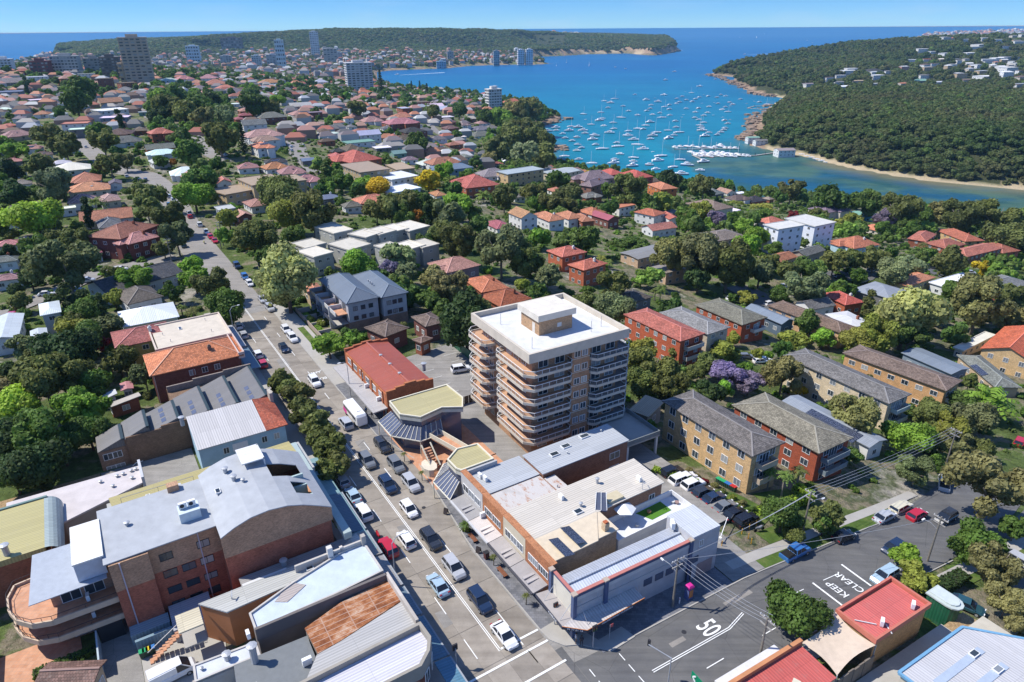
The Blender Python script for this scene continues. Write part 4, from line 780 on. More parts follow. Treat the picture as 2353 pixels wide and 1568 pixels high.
for e_,m_ in((-.95,-3.72),(4.0,-3.72),(18.7,-3.72),(-.95,-8.85)):K.box('pilaster',e_-.28,e_+.28,m_-.28,m_+.28,0,7.3,'smooth_paint',(.08,.11,.2));K.box('pilaster_cap',e_-.36,e_+.36,m_-.36,m_+.36,7.3,7.5,'render_paint',(.42,.34,.27))
aw=K.slope('awning',[(-2.9,-9.6),(-.95,-9.2),(-.95,-3.7),(-2.9,-3.3)],[3.4,3.6,3.6,3.4],'render_paint',(.35,.32,.30),th=.3);K.pr('awning',[(-2.9,-3.28),(-.95,-3.72),(8.9,-3.72),(9.0,-1.8),(-.6,-1.3)],3.1,[3.4,3.6,3.6,3.35,3.35],'ribbed_metal',(.52,.48,.45))
K.bars('fascia',[((-2.92,-9.6,3.25),(-2.92,-3.3,3.25)),((-2.92,-3.3,3.25),(-.6,-1.25,3.25)),((-.6,-1.25,3.25),(9.05,-1.75,3.25))],.1,'smooth_paint',(.05,.06,.09))
fs=K.bars('fascia_board',[((-2.94,-9.5,3.2),(-2.94,-3.3,3.2))],.02,'smooth_paint',(.05,.05,.07));mbf=MB()
for p,q in(((-2.97,-9.6),(-2.97,-3.3)),((-2.97,-3.28),(-.62,-1.2)),((-.6,-1.2),(9.05,-1.7))):a,b_=K.l(p),K.l(q);mbf.bar((a[0],a[1],3.2),(b_[0],b_[1],3.2),.05,.5)
part('sign_board', mbf, 'smooth_paint', K.root, (.05, .055, .08))
mbf = MB()
for p,q in(((-2.99,-3.26),(-.6,-1.17)),((-.6,-1.17),(9.05,-1.67))):a,b_=K.l(p),K.l(q);mbf.bar((a[0],a[1],3.46),(b_[0],b_[1],3.46),.06,.05)
part('orange_trim', mbf, 'smooth_paint', K.root, (.6, .2, .05))
def sign_text(B, txt, p, q, z, size, col=(.8, .8, .8), name='lettering'):
    a,b_=B.l(p),B.l(q);cu=bpy.data.curves.new('txt','FONT');cu.body=txt;cu.size=size;cu.align_x='CENTER';cu.align_y='CENTER';cu.extrude=.01;t=bpy.data.objects.new('txt',cu);COL.objects.link(t)
    bpy.context.view_layer.update();me=bpy.data.meshes.new_from_object(t);bpy.data.objects.remove(t);me.name='lettering';me.materials.clear();me.materials.append(_m['smooth_paint'])
    if not me.uv_layers: me.uv_layers.new(name='UVMap')
    o=link(name,me,B.root,((a[0]+b_[0])/2,(a[1]+b_[1])/2,z),0,col);o.rotation_euler=(R(90),0,math.atan2(b_[1]-a[1],b_[0]-a[0]));return o
sign_text(K,'MAURER FAMILY FUNERALS',(1.2,-1.21),(7.4,-1.54),3.2,.42);sign_text(K,'99 77 21 13',(-2.7,-3.0),(-.85,-1.37),3.2,.42);sign_text(K,'FUNERALS',(-3.03,-6.9),(-3.03,-4.0),3.2,.4)
for e_ in(-.2,2.6,5.6,8.4):K.bars('stay_rod',[((e_,-3.6,5.9),(e_+.2,-1.9,3.45))],.05,'galvanised')
for e_ in (-8, -4.2): K.bars('stay_rod', [((-1, e_, 5.6), (-2.7, e_, 3.5))], .05, 'galvanised')
for e_ in(11.3,13.3,15.2,17.2):K.box('window_hood',e_-.7,e_+.7,-3.75,-3.65,2.9,4.0,'tinted_glazing')
K.wins((18.9,-3.5),(22.0,-3.5),(0,1),5.6,1,.8,1.2);K.box('window_hood',18.7,20.2,-3.5,-3.42,3.1,4.2,'tinted_glazing');K.box('shop_door',18.2,19.2,-3.5,-3.45,0,2.3,'dark_metal');K.box('garage_door',20.2,23.2,-3.5,-3.44,0,2.5,'smooth_paint',(.35,.26,.24));K.ac(18.6,-7.4,6.9,R(60),1.3)
K.box('shopfront',-.6,9,-3.72,-3.66,.3,2.6,'window_glass');K.box('string_course',-.6,18.9,-3.74,-3.68,4.9,5.0,'smooth_paint',(.4,.4,.4))
for a_, b_ in ((-.99, -8.4),): K.box('shopfront', a_ - .03, a_, -8.5, -4, .3, 2.6, 'window_glass')

# --- plaza pavilions with splayed glass skirts
def pavilion(lab, s0, o0, poly_, zt, inn, out, zi, zo, glaz=True):
    Q=NB('plaza_pavilion',lab,'pavilion',s0,o0);Q.pr('roof',poly_,zt-.25,zt,'ribbed_metal',(.44,.39,.20));Q.rim(poly_,zt-.9,zt+.22,.25,'smooth_paint',(.66,.61,.47));Q.pr('wall',[((p[0]-s0)*.93+s0,(p[1]-o0)*.93+o0)for p in poly_],0,zt-.9,'tinted_glazing')
    for q in poly_: HOUSES.append((*RS(*q), 0, 4, 4, 0, zt))
    HOUSES.append((*RS(s0, o0), 0, 10, 8, 0, zt))
    for i in range(len(inn) - 1):
        gl=Q.slope('glass_skirt',[inn[i],inn[i+1],out[i+1],out[i]],[zi,zi,zo,zo],'tinted_glazing',th=.05);n=max(2,int(math.hypot(out[i+1][0]-out[i][0],out[i+1][1]-out[i][1])/.95))
        for k in range(n + 1):
            t=k/n;a=[inn[i][j]*(1-t)+inn[i+1][j]*t for j in(0,1)];b_=[out[i][j]*(1-t)+out[i+1][j]*t for j in(0,1)];Q.bars('glazing_bar',[((*a,zi+.06),(*b_,zo+.06))],.09,'smooth_paint',(.7,.66,.55),parent=gl)
        Q.bars('gutter',[((*out[i],zo),(*out[i+1],zo))],.16,'smooth_paint',(.68,.64,.52),parent=gl);Q.bars('post',[((*out[i],0),(*out[i],zo))],.14,'smooth_paint',(.6,.55,.42),parent=gl)
    return Q
Q1=pavilion('olive roofed octagonal plaza pavilion with wide splayed glass skirt',50.5,14.5,[(54.4,8.7),(54.4,21),(48.0,21.2),(44.8,19.4),(46.8,16),(45.8,11.2),(48.8,8.4)],7.4,[(54.2,8.9),(48.9,8.7),(46.0,11.2),(46.6,15.5)],[(55.3,6.5),(49.2,6.5),(44.6,10.3),(44.7,15)],5.3,3.3)
Q2=pavilion('smaller olive roofed plaza pavilion with mauve glass skirt over the footpath',30,11.8,[(33.6,12),(33.0,15.8),(27.6,15.8),(27.6,9.7),(28.6,9.2),(31.6,9.2)],7.2,[(33.2,11.2),(31.5,9.3),(27.5,9.2)],[(36.0,10.6),(32.3,6.8),(26.6,6.9)],5.4,3.3)
pz=NB('plaza_bridge','orange tiled raised plaza walkway with cream parapets and stairs between the pavilions','walkway',41,13)
pz.pr('floor',[(44.9,12.4),(45.6,14.4),(37,16.4),(36.2,14.6)],3.0,3.3,'terracotta_tile');pz.rim([(44.9,12.3),(45.7,14.5),(37,16.5),(36.1,14.6)],3.3,4.2,.14,'smooth_paint',(.66,.6,.46));pz.pr('floor',[(37,16.4),(36.2,14.6),(33.8,13.2),(34,20)],3.0,3.25,'terracotta_tile')
for k in range(9):pz.pr('step',[(42.6-k*.42,9.6),(42.2-k*.42,9.6),(42.2-k*.42,11.2),(42.6-k*.42,11.2)],0,3.0-.32*k,'terracotta_tile')
pz.pr('planter',[(39.4+1.9*math.cos(t),9.4+1.3*math.sin(t))for t in[i*math.pi/5 for i in range(10)]],0,1.6,'smooth_paint',(.62,.56,.44));pz.pr('floor',[(44.6,8.6),(44.4,16),(34.5,16),(34.5,9.6)],-.1,.2,'terracotta_tile');pz.box('kiosk',34.6,36.4,8.9,10.4,0,2.0,'brickwork',(.3,.14,.07));pz.bars('stair_rail',[((42.6,9.55,3.9),(38.8,9.55,1.2)),((42.6,11.3,3.9),(38.8,11.3,1.2))],.2,'smooth_paint',(.66,.6,.46))
flat_poly('plaza_floor',[RS(57,8),RS(57,22),RS(34,22),RS(34,8)],.16,'terracotta_tile',thick=.2);flat_poly('rear_yard',[RS(57.2,21.5),RS(60,45),RS(24,45),RS(27,21.5)],.1,'asphalt_old',thick=.2);flat_poly('rear_yard',[RS(8,35.3),RS(28,38.6),RS(28,47),RS(2,47),RS(2,37.5)],.09,'asphalt_old',thick=.2)

# --- red roofed shop with awning, and the car park behind it
RR=NB('red_roof_shop','orange brick shop under a long rust red ribbed gable roof beside the bus stop','shop',71,15)
RR.box('wall',59.2,82.5,10,20.2,0,6.2,'brickwork',(.42,.15,.07));RR.slope('roof',[(59.5,10.2),(82.2,10.2),(82.2,15.1),(59.5,15.1)],[6.4,6.4,7.3,7.3],'ribbed_metal',(.34,.085,.05));RR.slope('roof',[(59.5,15.1),(82.2,15.1),(82.2,20.1),(59.5,20.1)],[7.3,7.3,6.4,6.4],'ribbed_metal',(.34,.085,.05));RR.bars('ridge_cap',[((59.5,15.1,7.35),(82.2,15.1,7.35))],.35,'smooth_paint',(.4,.13,.09))
for k,(a_,b_)in enumerate(((10,12),(12,14),(14,16.4),(16.4,18.4),(18.4,20.2))):RR.box('parapet',58.9,59.5,a_,b_,0,(7.0,7.35,7.7,7.35,7.0)[k],'brickwork',(.4,.15,.07));RR.box('parapet',82.2,82.8,a_,b_,0,(7.0,7.3,7.6,7.3,7.0)[k],'brickwork',(.34,.12,.06))
RR.wins((82, 10), (60, 10), (0, -1), 4.3, 6, 2.0, 1.3); 
for s_ in (64, 69, 74): RR.vent(s_, 15.1, 7.3, .25, .25)
RR.slope('awning',[(58.8,6.9),(82.5,6.9),(82.5,9.9),(58.8,9.9)],[3.3,3.3,3.5,3.5],'ribbed_metal',(.42,.40,.38),th=.25)
for s_ in(61,66.7,72.4,78.1):RR.box('pier',s_-.2,s_+.2,9.8,10,0,6.3,'brickwork',(.4,.14,.07));
RR.ac(62.5,9.6,3.5,R(90));RR.ac(69,9.6,3.5,R(90));RR.vent(66,21.5,5.5,1.6,.4);RR.box('shopfront',59.5,82,9.93,9.98,.3,2.9,'window_glass');RR.box('lean_to',64,72,20.3,22.2,0,3.2,'smooth_paint',(.5,.5,.5))
flat_poly('car_park', [RS(84, 21.5), RS(85.5, 38), RS(57, 40), RS(57, 22)], .05, 'asphalt_old', thick=.1)
for k in range(5):mark(RS(63+k*4,24),RS(63+k*4,28),.1);mark(RS(64+k*4,33),RS(64+k*4,36.5),.1)
gf = NB('green_fence', 'dark green sheet fence along the back of the shop car park', 'fence', 76, 37.6)
for k in range(10):gf.box('fence_panel',62+k*2.2,64.1+k*2.2,37.4+.05*(k%2),37.5+.05*(k%2),0,2.3,'ribbed_metal',(.03,.14,.08))
bf = NB('timber_fence', 'dark timber fence between car park and pavilion', 'fence', 57, 30)
for k in range(14):bf.box('plank',57,57.08,23+k*1.05,23.95+k*1.05,0,1.9,'smooth_paint',(.1,.07,.05))

# --- slate blue townhouses
TH=NB('slate_townhouses','three-storey slate blue hipped townhouses with white and brick walls','townhouses',113,27)
for (sa, sb, oa, ob) in ((104.5, 127, 18.5, 27.6), (103.6, 124.5, 27.6, 35.2)):
    TH.box('wall',sa+.6,sb-.6,oa+.6,ob-.4,0,8.4,'render_paint',(.42,.42,.43));TH.box('wall',sa+.55,sb-.55,oa+.55,ob-.35,0,3.0,'brickwork',(.25,.17,.13));x,y=TH.l(((sa+sb)/2,(oa+ob)/2));rm,cp,_=hip_mb((sb-sa)/2,(ob-oa)/2,8.5,26,ox=x,oy=y);rf=part('roof',rm,'ribbed_metal',TH.root,(.12,.15,.19));caps_part(rf,cp,(.2,.24,.28))
    TH.wins((sa+.6,oa+1),(sa+.6,ob-1),(-1,0),5.9,3,1.2,1.2,'dark_metal');TH.wins((sa+.55,oa+1),(sa+.55,ob-1),(-1,0),3.4,3,1.2,1.1,'dark_metal')
for k in range(4):
    s_=106+k*5.2;TH.box('partition',s_+4.6,s_+4.9,15.6,19.2,0,6.4,'smooth_paint',(.55,.55,.55));b3=TH.box('balcony',s_,s_+4.5,16,19.1,5.0,5.25,'terracotta_tile');TH.box('balustrade',s_,s_+4.5,15.9,16.05,5.0,6.1,'smooth_paint',(.55,.53,.5),parent=b3);b4=TH.box('balcony',s_,s_+4.5,15.6,19.1,2.4,2.6,'concrete_path');TH.box('balustrade',s_,s_+4.5,15.5,15.6,2.5,3.5,'tinted_glazing',parent=b4);TH.wins((s_+.2,19.1),(s_+4.3,19.1),(0,-1),5.3,1,2.6,2.0,'dark_metal',3);TH.wins((s_+.2,19.1),(s_+4.3,19.1),(0,-1),2.7,1,2.6,2.0,'dark_metal',3)
for q in ((118, 23), (113, 22.4), (108, 31)): TH.sky(q[0], q[1], 9.6, 0, 1.1, .9)
for k in range(3): TH.vent(112 + k * 1.2, 28.5, 9.6, .4, .15)
TH.box('garden_wall', 101, 128, 11.4, 11.6, 0, 1.3, 'render_paint', (.35, .28, .22))
for k in range(5):TH.box('garden_wall',102+6*k,102.25+6*k,11.6,15,0,1.4,'render_paint',(.5,.42,.36))

# ------------------------------------------------------------------ left side of the main road
L1=NB('cream_flat_roof_shop','shop with plain cream flat roof and low parapet beside the street light','shop',112.5,-17)
L1.box('wall',105.2,119.8,-25,-9.4,0,6.7,'render_paint',(.45,.4,.32));L1.box('roof',105.3,119.7,-24.9,-9.5,6.7,6.9,'render_paint',(.58,.51,.41));L1.rim([(104.6,-25.6),(120,-25.6),(120.3,-9.2),(105,-9.2)],6.5,7.2,.35,'smooth_paint',(.6,.5,.4));L1.sky(115,-19,6.9,0,1.6,.7)
for q in ((108, -22), (109, -13), (117, -13), (113, -23)): L1.vent(*q, 6.9, .5, .06)
L1.slope('awning',[(105,-9.2),(119.8,-9.2),(119.8,-6.6),(105,-6.6)],[3.4,3.4,3.2,3.2],'ribbed_metal',(.4,.4,.42),th=.2)
L2=NB('orange_hip_shop','three-storey dark brick block under a bright orange mottled tile hip roof','shop',97.8,-19)
L2.box('wall',92.6,103.2,-27.7,-10.2,-3,6.8,'brickwork',(.19,.075,.055));x,y=L2.l((97.8,-18.9));rm,cp,_=hip_mb(5.9,9.4,6.9,24,ox=x,oy=y);rf=part('roof',rm,'roof_tile',L2.root,(.62,.22,.10));caps_part(rf,cp,(.6,.3,.18));chimney(rf,x-2.4,y-3.2,8.0,1.3,(.2,.13,.1))
L2.rim([(92,-10.6),(103.8,-10.6),(103.8,-9.3),(92,-9.3)],6.2,7.6,.25,'smooth_paint',(.6,.45,.38));L2.wins((92.6,-27),(92.6,-11),(-1,0),4.6,6,1.2,1.3,skip=(0,1,5));L2.wins((92.6,-27),(92.6,-11),(-1,0),2.0,6,1.2,1.2,skip=(0,1,5));L2.box('drainpipe',92.45,92.6,-20,-19.85,0,6.8,'smooth_paint',(.35,.1,.07));L2.box('drainpipe',92.45,92.6,-27.6,-27.45,-1,6.8,'smooth_paint',(.55,.4,.35))
L2.slope('awning',[(91.6,-9.4),(103.6,-9.4),(103.6,-6.5),(91.6,-6.5)],[3.4,3.4,3.2,3.2],'ribbed_metal',(.13,.2,.26),th=.2)
L3=NB('sawtooth_factory','brown brick workshop with dark grey sawtooth roof of several bays','workshop',78,-24)
L3.box('wall',71.2,77.8,-35.2,-9.6,-5,5.2,'brickwork',(.2,.13,.085));L3.box('wall',77.8,88.5,-26,-9.6,-2,4.9,'brickwork',(.2,.13,.085));L3.box('wall',71.4,77.2,-39.6,-35.2,-6,3.9,'brickwork',(.24,.16,.11))
bays=[(-39.6,-35.2,71.3,77.3,4.0),(-35.1,-30.9,71.3,78.2,5.2),(-30.8,-25.7,71.3,79.2,5.2),(-25.6,-20.4,71.3,82.6,5.2),(-20.3,-15.2,71.3,84.5,5.2),(-15.1,-9.7,71.3,86.5,5.2)]
for oa, ob, sa, sb, zb in bays:
    w_=ob-oa;P=[(0,0),(w_-.55,1.45),(w_-.25,1.45),(w_,1.1),(w_,0)];x0,ya=L3.l((sa,oa));x1,_y=L3.l((sb,oa));mbs=MB();n=len(P)
    vs=[(x0,ya-p[0],zb+p[1])for p in P]+[(x1,ya-p[0],zb+p[1])for p in P];mbs.add(vs,[(0,1,2,3,4),(9,8,7,6,5)]+[(i,i+5,(i+1)%5+5,(i+1)%5)for i in range(5)]);rf=part('sawtooth_bay',mbs,'ribbed_metal',L3.root,(.15,.145,.14))
    part('ridge_cap',MB().bar((x0,ya-w_+.2,zb+1.3),(x1,ya-w_+.2,zb+1.3),.5,.4),'smooth_paint',rf,(.03,.05,.055))
    if oa > -35 and oa < -15:
        for k in range(3):q=L3.l((sa+2.0+k*2.1,oa+w_*.5));sk=part('skylight',MB().box(-.75,-.42,0,.75,.42,.1),'tinted_glazing',L3.root,loc=(q[0],q[1],zb+.74));sk.rotation_euler=(-.33,0,0)
for k,(a_,b_,z_)in enumerate(((-34.9,-29,5.6),(-29,-23,6.1))):L3.box('parapet',71.0,71.35,a_,b_,0,z_,'brickwork',(.2,.13,.085))
for k,(a_,b_,z_)in enumerate(((-26,-21,6.2),(-21,-15,6.6),(-15,-9.4,6.9))):L3.box('parapet',86.4-.0*k,86.8,a_,b_,0,z_,'brickwork',(.24,.2,.17))
L3.wins((71.4,-39.4),(71.4,-35.6),(-1,0),2.0,2,1.5,1.3);L3.wins((71.4,-39.4),(71.4,-35.6),(-1,0),-.6,2,1.5,1.3)
for k in range(8):L3.box('stair_tread',70.2,71.1,-37.6+k*.42,-37.2+k*.42,-3.2+.36*k,-3.1+.36*k,'galvanised')
L3.bars('stair_rail',[((70.15,-37.8,-2.3),(70.15,-34.4,.6)),((70.15,-34.4,.6),(70.15,-33.2,.6))],.1,'white_metal')
L4=NB('pale_blue_gable_shop','pale blue rendered building with white ribbed roof and red tiled street end','shop',64.5,-17)
L4.box('wall',59.3,70.8,-24.6,-9.8,-3,6.0,'render_paint',(.36,.52,.60));L4.slope('roof',[(58.9,-24.8),(58.9,-13.2),(68.6,-13.2),(68.6,-24.8)],[6.1,6.1,7.9,7.9],'ribbed_metal',(.52,.5,.48));L4.slope('roof',[(68.6,-24.8),(68.6,-13.2),(71,-13.2),(71,-24.8)],[7.9,7.9,6.3,6.3],'ribbed_metal',(.5,.48,.46))
L4.pr('gable_wall',[(59.3,-24.55),(68.6,-24.55),(70.7,-24.55),(70.7,-24.4),(68.6,-24.4),(59.3,-24.4)],5.9,[6.0,7.7,6.2,6.2,7.7,6.0],'render_paint',(.36,.52,.60))
rf=L4.slope('tiled_roof',[(58.9,-13.2),(58.9,-9.3),(68.6,-13.1)],[6.15,6.15,7.95],'roof_tile',(.42,.11,.06));L4.slope('tiled_roof',[(58.9,-9.3),(71,-9.3),(68.6,-13.1)],[6.15,6.15,7.95],'roof_tile',(.42,.11,.06));L4.slope('tiled_roof',[(71,-9.3),(71,-13.2),(68.6,-13.1)],[6.15,6.15,7.95],'roof_tile',(.42,.11,.06));L4.box('chimney',68.5,70.5,-9.9,-9.3,0,8.2,'render_paint',(.45,.4,.33))
L4.wins((59.3,-24),(59.3,-10),(-1,0),3.6,6,1.0,1.3,skip=(0,3));L4.box('window_bay',59.22,59.3,-19.2,-16.6,3.6,5.1,'smooth_paint',(.7,.7,.7));L4.vent(68.5,-25.6,6.5,1.6,.35)
for k in range(7):L4.box('stair_tread',58-.1,59.2,-26.2+k*.3,-25.9+k*.3,-2.5+.4*k,-2.4+.4*k,'galvanised')
L5=NB('olive_roof_shops','long low shop under an olive metal roof edged with a grey barrel gutter','shop',47,-25)
L5.pr('wall',[(48.6,-39),(49.8,-9.9),(41,-9.9),(43.8,-39)],-3,7.6,'render_paint',(.4,.4,.38));HOUSES.append((*RS(46,-24),_a,8,28,0,8));L5.pr('roof',[(49.4,-38.6),(50.2,-11.4),(43.0,-11.0),(44,-38)],7.6,8.0,'ribbed_metal',(.42,.36,.15));L5.bars('barrel_gutter',[((49.4,-11,7.4),(22.6,-11,7.4))],1.1,'smooth_paint',(.35,.42,.4));L5.bars('walkway_rail',[((46.8,-37,9),(46.8,-27,9)),((46.8,-37,8),(46.8,-37,9)),((46.8,-32,8),(46.8,-32,9)),((46.8,-27,8),(46.8,-27,9))],.06,'galvanised');L5.box('plant_box',44.2,45.6,-30.5,-28.9,8,9.3,'smooth_paint',(.5,.5,.5));L5.box('awning',22.5,50,-9.6,-7.1,3.1,3.35,'ribbed_metal',(.2,.32,.33))
L5.sky(46.3, -33.5, 8.0, 0, 1.4, .6)
# curved grey roof apartments
L6=NB('curved_roof_apartments','brick apartment block with long curved light grey metal roof and orange tiled balconies','apartment block',34,-30)
gr, tan, red = (.38, .395, .41), (.42, .26, .165), (.38, .13, .08)
L6.box('wall',28.9,40,-39.3,-26.5,-1,7.6,'brickwork',red);L6.box('wall',28.88,40.02,-39.32,-26.5,7.6,11.7,'brickwork',tan);L6.slope('roof',[(28.3,-39.8),(40.6,-39.8),(40.6,-26.4),(28.3,-26.4)],[12.0,12.0,12.2,12.2],'render_paint',gr)
L6.box('wall',28.0,28.9,-39.3,-34.9,-1,7.6,'brickwork',red);L6.box('wall',27.98,28.9,-39.32,-34.88,7.6,11.8,'brickwork',tan)
prof=[(-26.6,12.3),(-24.8,13.2),(-22.6,13.9),(-20.2,14.1),(-17.8,13.8),(-15.8,13.1),(-13.6,12.0),(-12.0,11.1)]
ss = [25.2, 28.3, 31.4, 33, 36.6, 41.3]; mbr = MB()
for i in range(len(prof) - 1):
    for j in range(len(ss) - 1):
        if i in (4, 5) and j == 3: continue
        if i == 5 and j == 1: continue
        q=[(ss[j],prof[i][0],prof[i][1]),(ss[j+1],prof[i][0],prof[i][1]),(ss[j+1],prof[i+1][0],prof[i+1][1]),(ss[j],prof[i+1][0],prof[i+1][1])];q=[(*L6.l((a,b_)),z)for a,b_,z in q];mbr.add(q[::-1]+[(x,y,z-.15)for x,y,z in q[::-1]],[(0,1,2,3),(7,6,5,4),(0,4,5,1),(1,5,6,2),(2,6,7,3),(3,7,4,0)])
part('curved_roof', mbr, 'render_paint', L6.root, gr)
for z0, z1f, cc in ((-1, None, red),):
    q=[(25.6,p[0])for p in prof];L6.pr('wall',[(25.6,-26.5),(41,-26.5),(41,-12.3),(25.6,-12.3)],-1,8.6,'brickwork',red);HOUSES.append((*RS(33,-19),_a,16,14,0,13))
    mw = MB()
    for sv in (25.58, 41.0):
        vs=[(*L6.l((sv,p[0])),8.6)for p in prof]+[(*L6.l((sv,p[0])),p[1]-.14)for p in prof];vs2=[(*L6.l((sv+.3*(1 if sv<30 else-1),p[0])),8.6)for p in prof]+[(*L6.l((sv+.3*(1 if sv<30 else-1),p[0])),p[1]-.14)for p in prof];n=len(prof);o=len(mw.v);mw.add(vs+vs2,[f for i in range(n-1)for f in((i,i+1,n+i+1,n+i),(2*n+i,2*n+n+i,2*n+n+i+1,2*n+i+1))])
    part('wall',mw,'brickwork',L6.root,tan);L6.box('wall',25.6,41,-26.5,-26.2,8.6,12.1,'brickwork',tan);L6.box('wall',25.6,41,-12.6,-12.3,8.6,10.9,'render_paint',(.45,.52,.5))
L6.box('terrace_floor',27,38,-18,-12.6,8.6,9.4,'terracotta_tile');L6.box('light_well_wall',32.7,33.0,-17.6,-13.6,9.4,12.8,'render_paint',(.4,.5,.47));L6.box('light_well_wall',31.1,31.4,-15.8,-13.6,9.4,12.0,'render_paint',(.4,.5,.47));L6.box('light_well_wall',28.3,28.6,-15.8,-13.6,9.4,12.0,'render_paint',(.4,.5,.47));L6.slope('pergola',[(36.4,-21),(40.8,-21),(40.8,-17.8),(36.4,-17.8)],[15.0,15.0,15.0,15.0],'ribbed_metal',(.72,.72,.7));L6.bars('pergola_post',[((36.5,-17.9,9.4),(36.5,-17.9,15)),((40.6,-17.9,9.4),(40.6,-17.9,15))],.2,'smooth_paint',C['w'])
pb=L6.box('plant_enclosure',31.2,33.4,-30.4,-27.8,12.1,13.6,'smooth_paint',(.55,.62,.63));L6.ac(32.4,-29.7,13.6,R(-90),1.1);L6.ac(32.4,-28.6,13.6,R(-90),1.1);L6.vent(37.6,-23.2,13.9,.6,.3);L6.vent(34.8,-22.6,14.0,.6,.3);L6.vent(33.6,-21.6,14.1,.3,.2);L6.sky(34.2,-25,13.3,0,1.1,.7);L6.vent(35.0,-36.5,12.1,.4,.25);L6.box('vent_stack',39.3,40.5,-30.9,-29.4,12,13.1,'brickwork',tan)
L6.wins((28.9,-34.6),(28.9,-27),(-1,0),9.1,3,1.6,1.2,'dark_metal',skip=(1,));L6.wins((28.9,-34.6),(28.9,-27),(-1,0),6.3,3,1.7,1.2,'dark_metal');L6.wins((28.9,-34.6),(28.9,-27),(-1,0),3.6,3,1.7,1.1,'dark_metal');L6.wins((28.9,-34.6),(28.9,-27),(-1,0),1.0,3,1.6,1.2,'dark_metal')
for o_ in(-38.2,-29):L6.box('drainpipe',(27.8 if o_<-35 else 28.75),(27.98 if o_<-35 else 28.87),o_,o_+.14,0,11.8,'smooth_paint',(.45,.4,.45))
L6.pr('roof',[(29.0,-48.2),(38.6,-47.8),(38.4,-39.9),(29.2,-39.9)],9.3,[9.4,9.7,9.7,9.4],'smooth_paint',(.36,.39,.43));L6.box('wall',31.5,38.2,-46.4,-39.6,0,9.2,'brickwork',(.4,.23,.15));L6.box('white_roof_room',30,38.2,-42.9,-39.7,9.5,12.1,'smooth_paint',(.48,.52,.58));L6.slope('pergola',[(29.8,-43),(38.4,-43),(38.4,-39.6),(29.8,-39.6)],[12.4,12.2,12.2,12.4],'ribbed_metal',(.76,.75,.7),th=.2)
cb_=lambda s0:[(28.7,-39.3),(28.7,-46.5),(29.4,-48.6),(31.2,-50.2),(33.5,-51.1),(36,-51.3),(38.2,-50.6),(38.6,-48)]
for z_ in (6.0, 3.2): 
    bl_=L6.pr('balcony',cb_(0)+[(38.2,-39.5)],z_-.25,z_,'terracotta_tile');mbu=MB();mbr=MB();pp=cb_(0)
    for p,q in zip(pp[:-1],pp[1:]):a,b_=L6.l(p),L6.l(q);mbu.bar((a[0],a[1],z_),(b_[0],b_[1],z_),.22,.8);mbr.bar((a[0],a[1],z_+1.05),(b_[0],b_[1],z_+1.05),.05);[mbr.bar((a[0]+(b_[0]-a[0])*t,a[1]+(b_[1]-a[1])*t,z_+.3),(a[0]+(b_[0]-a[0])*t,a[1]+(b_[1]-a[1])*t,z_+1.05),.05)for t in(0,.5)]
    part('upstand',mbu,'smooth_paint',bl_,(.55,.42,.3));part('railing',mbr,'dark_metal',bl_);L6.wins((31.5,-46),(31.5,-40),(-1,0),z_+.1,2,2.2,2.0,'white_metal',2);L6.ac(30.6,-42.6,z_+.05)
L6.wins((31.5, -46), (31.5, -40), (-1, 0), .3, 2, 2.2, 2.0, 'white_metal', 2)
L6.pr('courtyard',[(23.5,-53),(33,-54),(33,-45),(25.5,-44.6)],-.1,.12,'terracotta_tile');L6.box('garage_opening',28.72,28.8,-42.6,-39.8,0,3.0,'dark_metal');L6.box('courtyard_wall',23.2,23.5,-54,-42.7,0,1.6,'smooth_paint',(.55,.55,.6));L6.box('courtyard_wall',23.3,34,-54.3,-54.0,0,1.7,'smooth_paint',(.6,.65,.62));L6.box('side_wall',23.5,28.8,-42.9,-42.7,0,2.4,'smooth_paint',(.4,.47,.5))
flat_poly('rear_yard',[RS(51,-40),RS(70.8,-40),RS(70.8,-25),RS(51,-25)],.1,'asphalt_old',thick=.4);flat_poly('rear_yard',[RS(60,-55),RS(71,-55),RS(71,-40.2),RS(60,-40.2)],.08,'mulch',thick=.4)
# olive roof hall at the left edge and the speckled white roof
L7=NB('olive_roof_hall','red brick hall with olive ribbed roof and rounded grey metal edge at the left edge','hall',49,-54)
L7.box('wall',43,55.6,-70,-45.6,-2,6.6,'brickwork',(.3,.12,.07));L7.box('roof',42.8,55.4,-70,-46.9,6.6,7.5,'ribbed_metal',(.42,.37,.16));mq=MB();n=7
vs = []
for sv in (42.7, 55.8):
    for k in range(n):t=math.pi/2*k/(n-1);x,y=L7.l((sv,-46.9+2.0*math.sin(t)));vs.append((x,y,5.6+1.95*math.cos(t)))
mq.add(vs,[(k,k+1,n+k+1,n+k)for k in range(n-1)]);part('rounded_edge',mq,'ribbed_metal',L7.root,(.36,.42,.40));L7.bars('gutter',[((55.7,-70,7.5),(55.7,-46.5,7.5))],.4,'smooth_paint',(.14,.22,.2));L7.vent(43.8,-51.2,7.5,1.6,.4)
L8=NB('speckled_roof_shed','low workshop with pinkish white speckled flat roof and small vents','workshop',57,-42)
L8.pr('wall',[(50.8,-45),(55.2,-34.1),(60.2,-33.8),(60.4,-52),(53,-52)],-3,5.2,'render_paint',(.35,.3,.26));HOUSES.append((*RS(57,-42),_a,8,18,0,6));L8.pr('roof',[(50.4,-45.4),(55,-33.9),(60.5,-33.5),(60.7,-52.3),(52.6,-52.3)],5.2,5.5,'render_paint',(.55,.5,.48));L8.box('parapet',54.8,60.6,-33.9,-33.5,4,6.6,'smooth_paint',(.5,.5,.5))
for q in((58.9,-37.2),(59,-36.3),(59.3,-35.1),(59.4,-34.4),(57,-35.2),(56.2,-38),(58.6,-39.6)):L8.vent(*q,5.5,.3,.2)
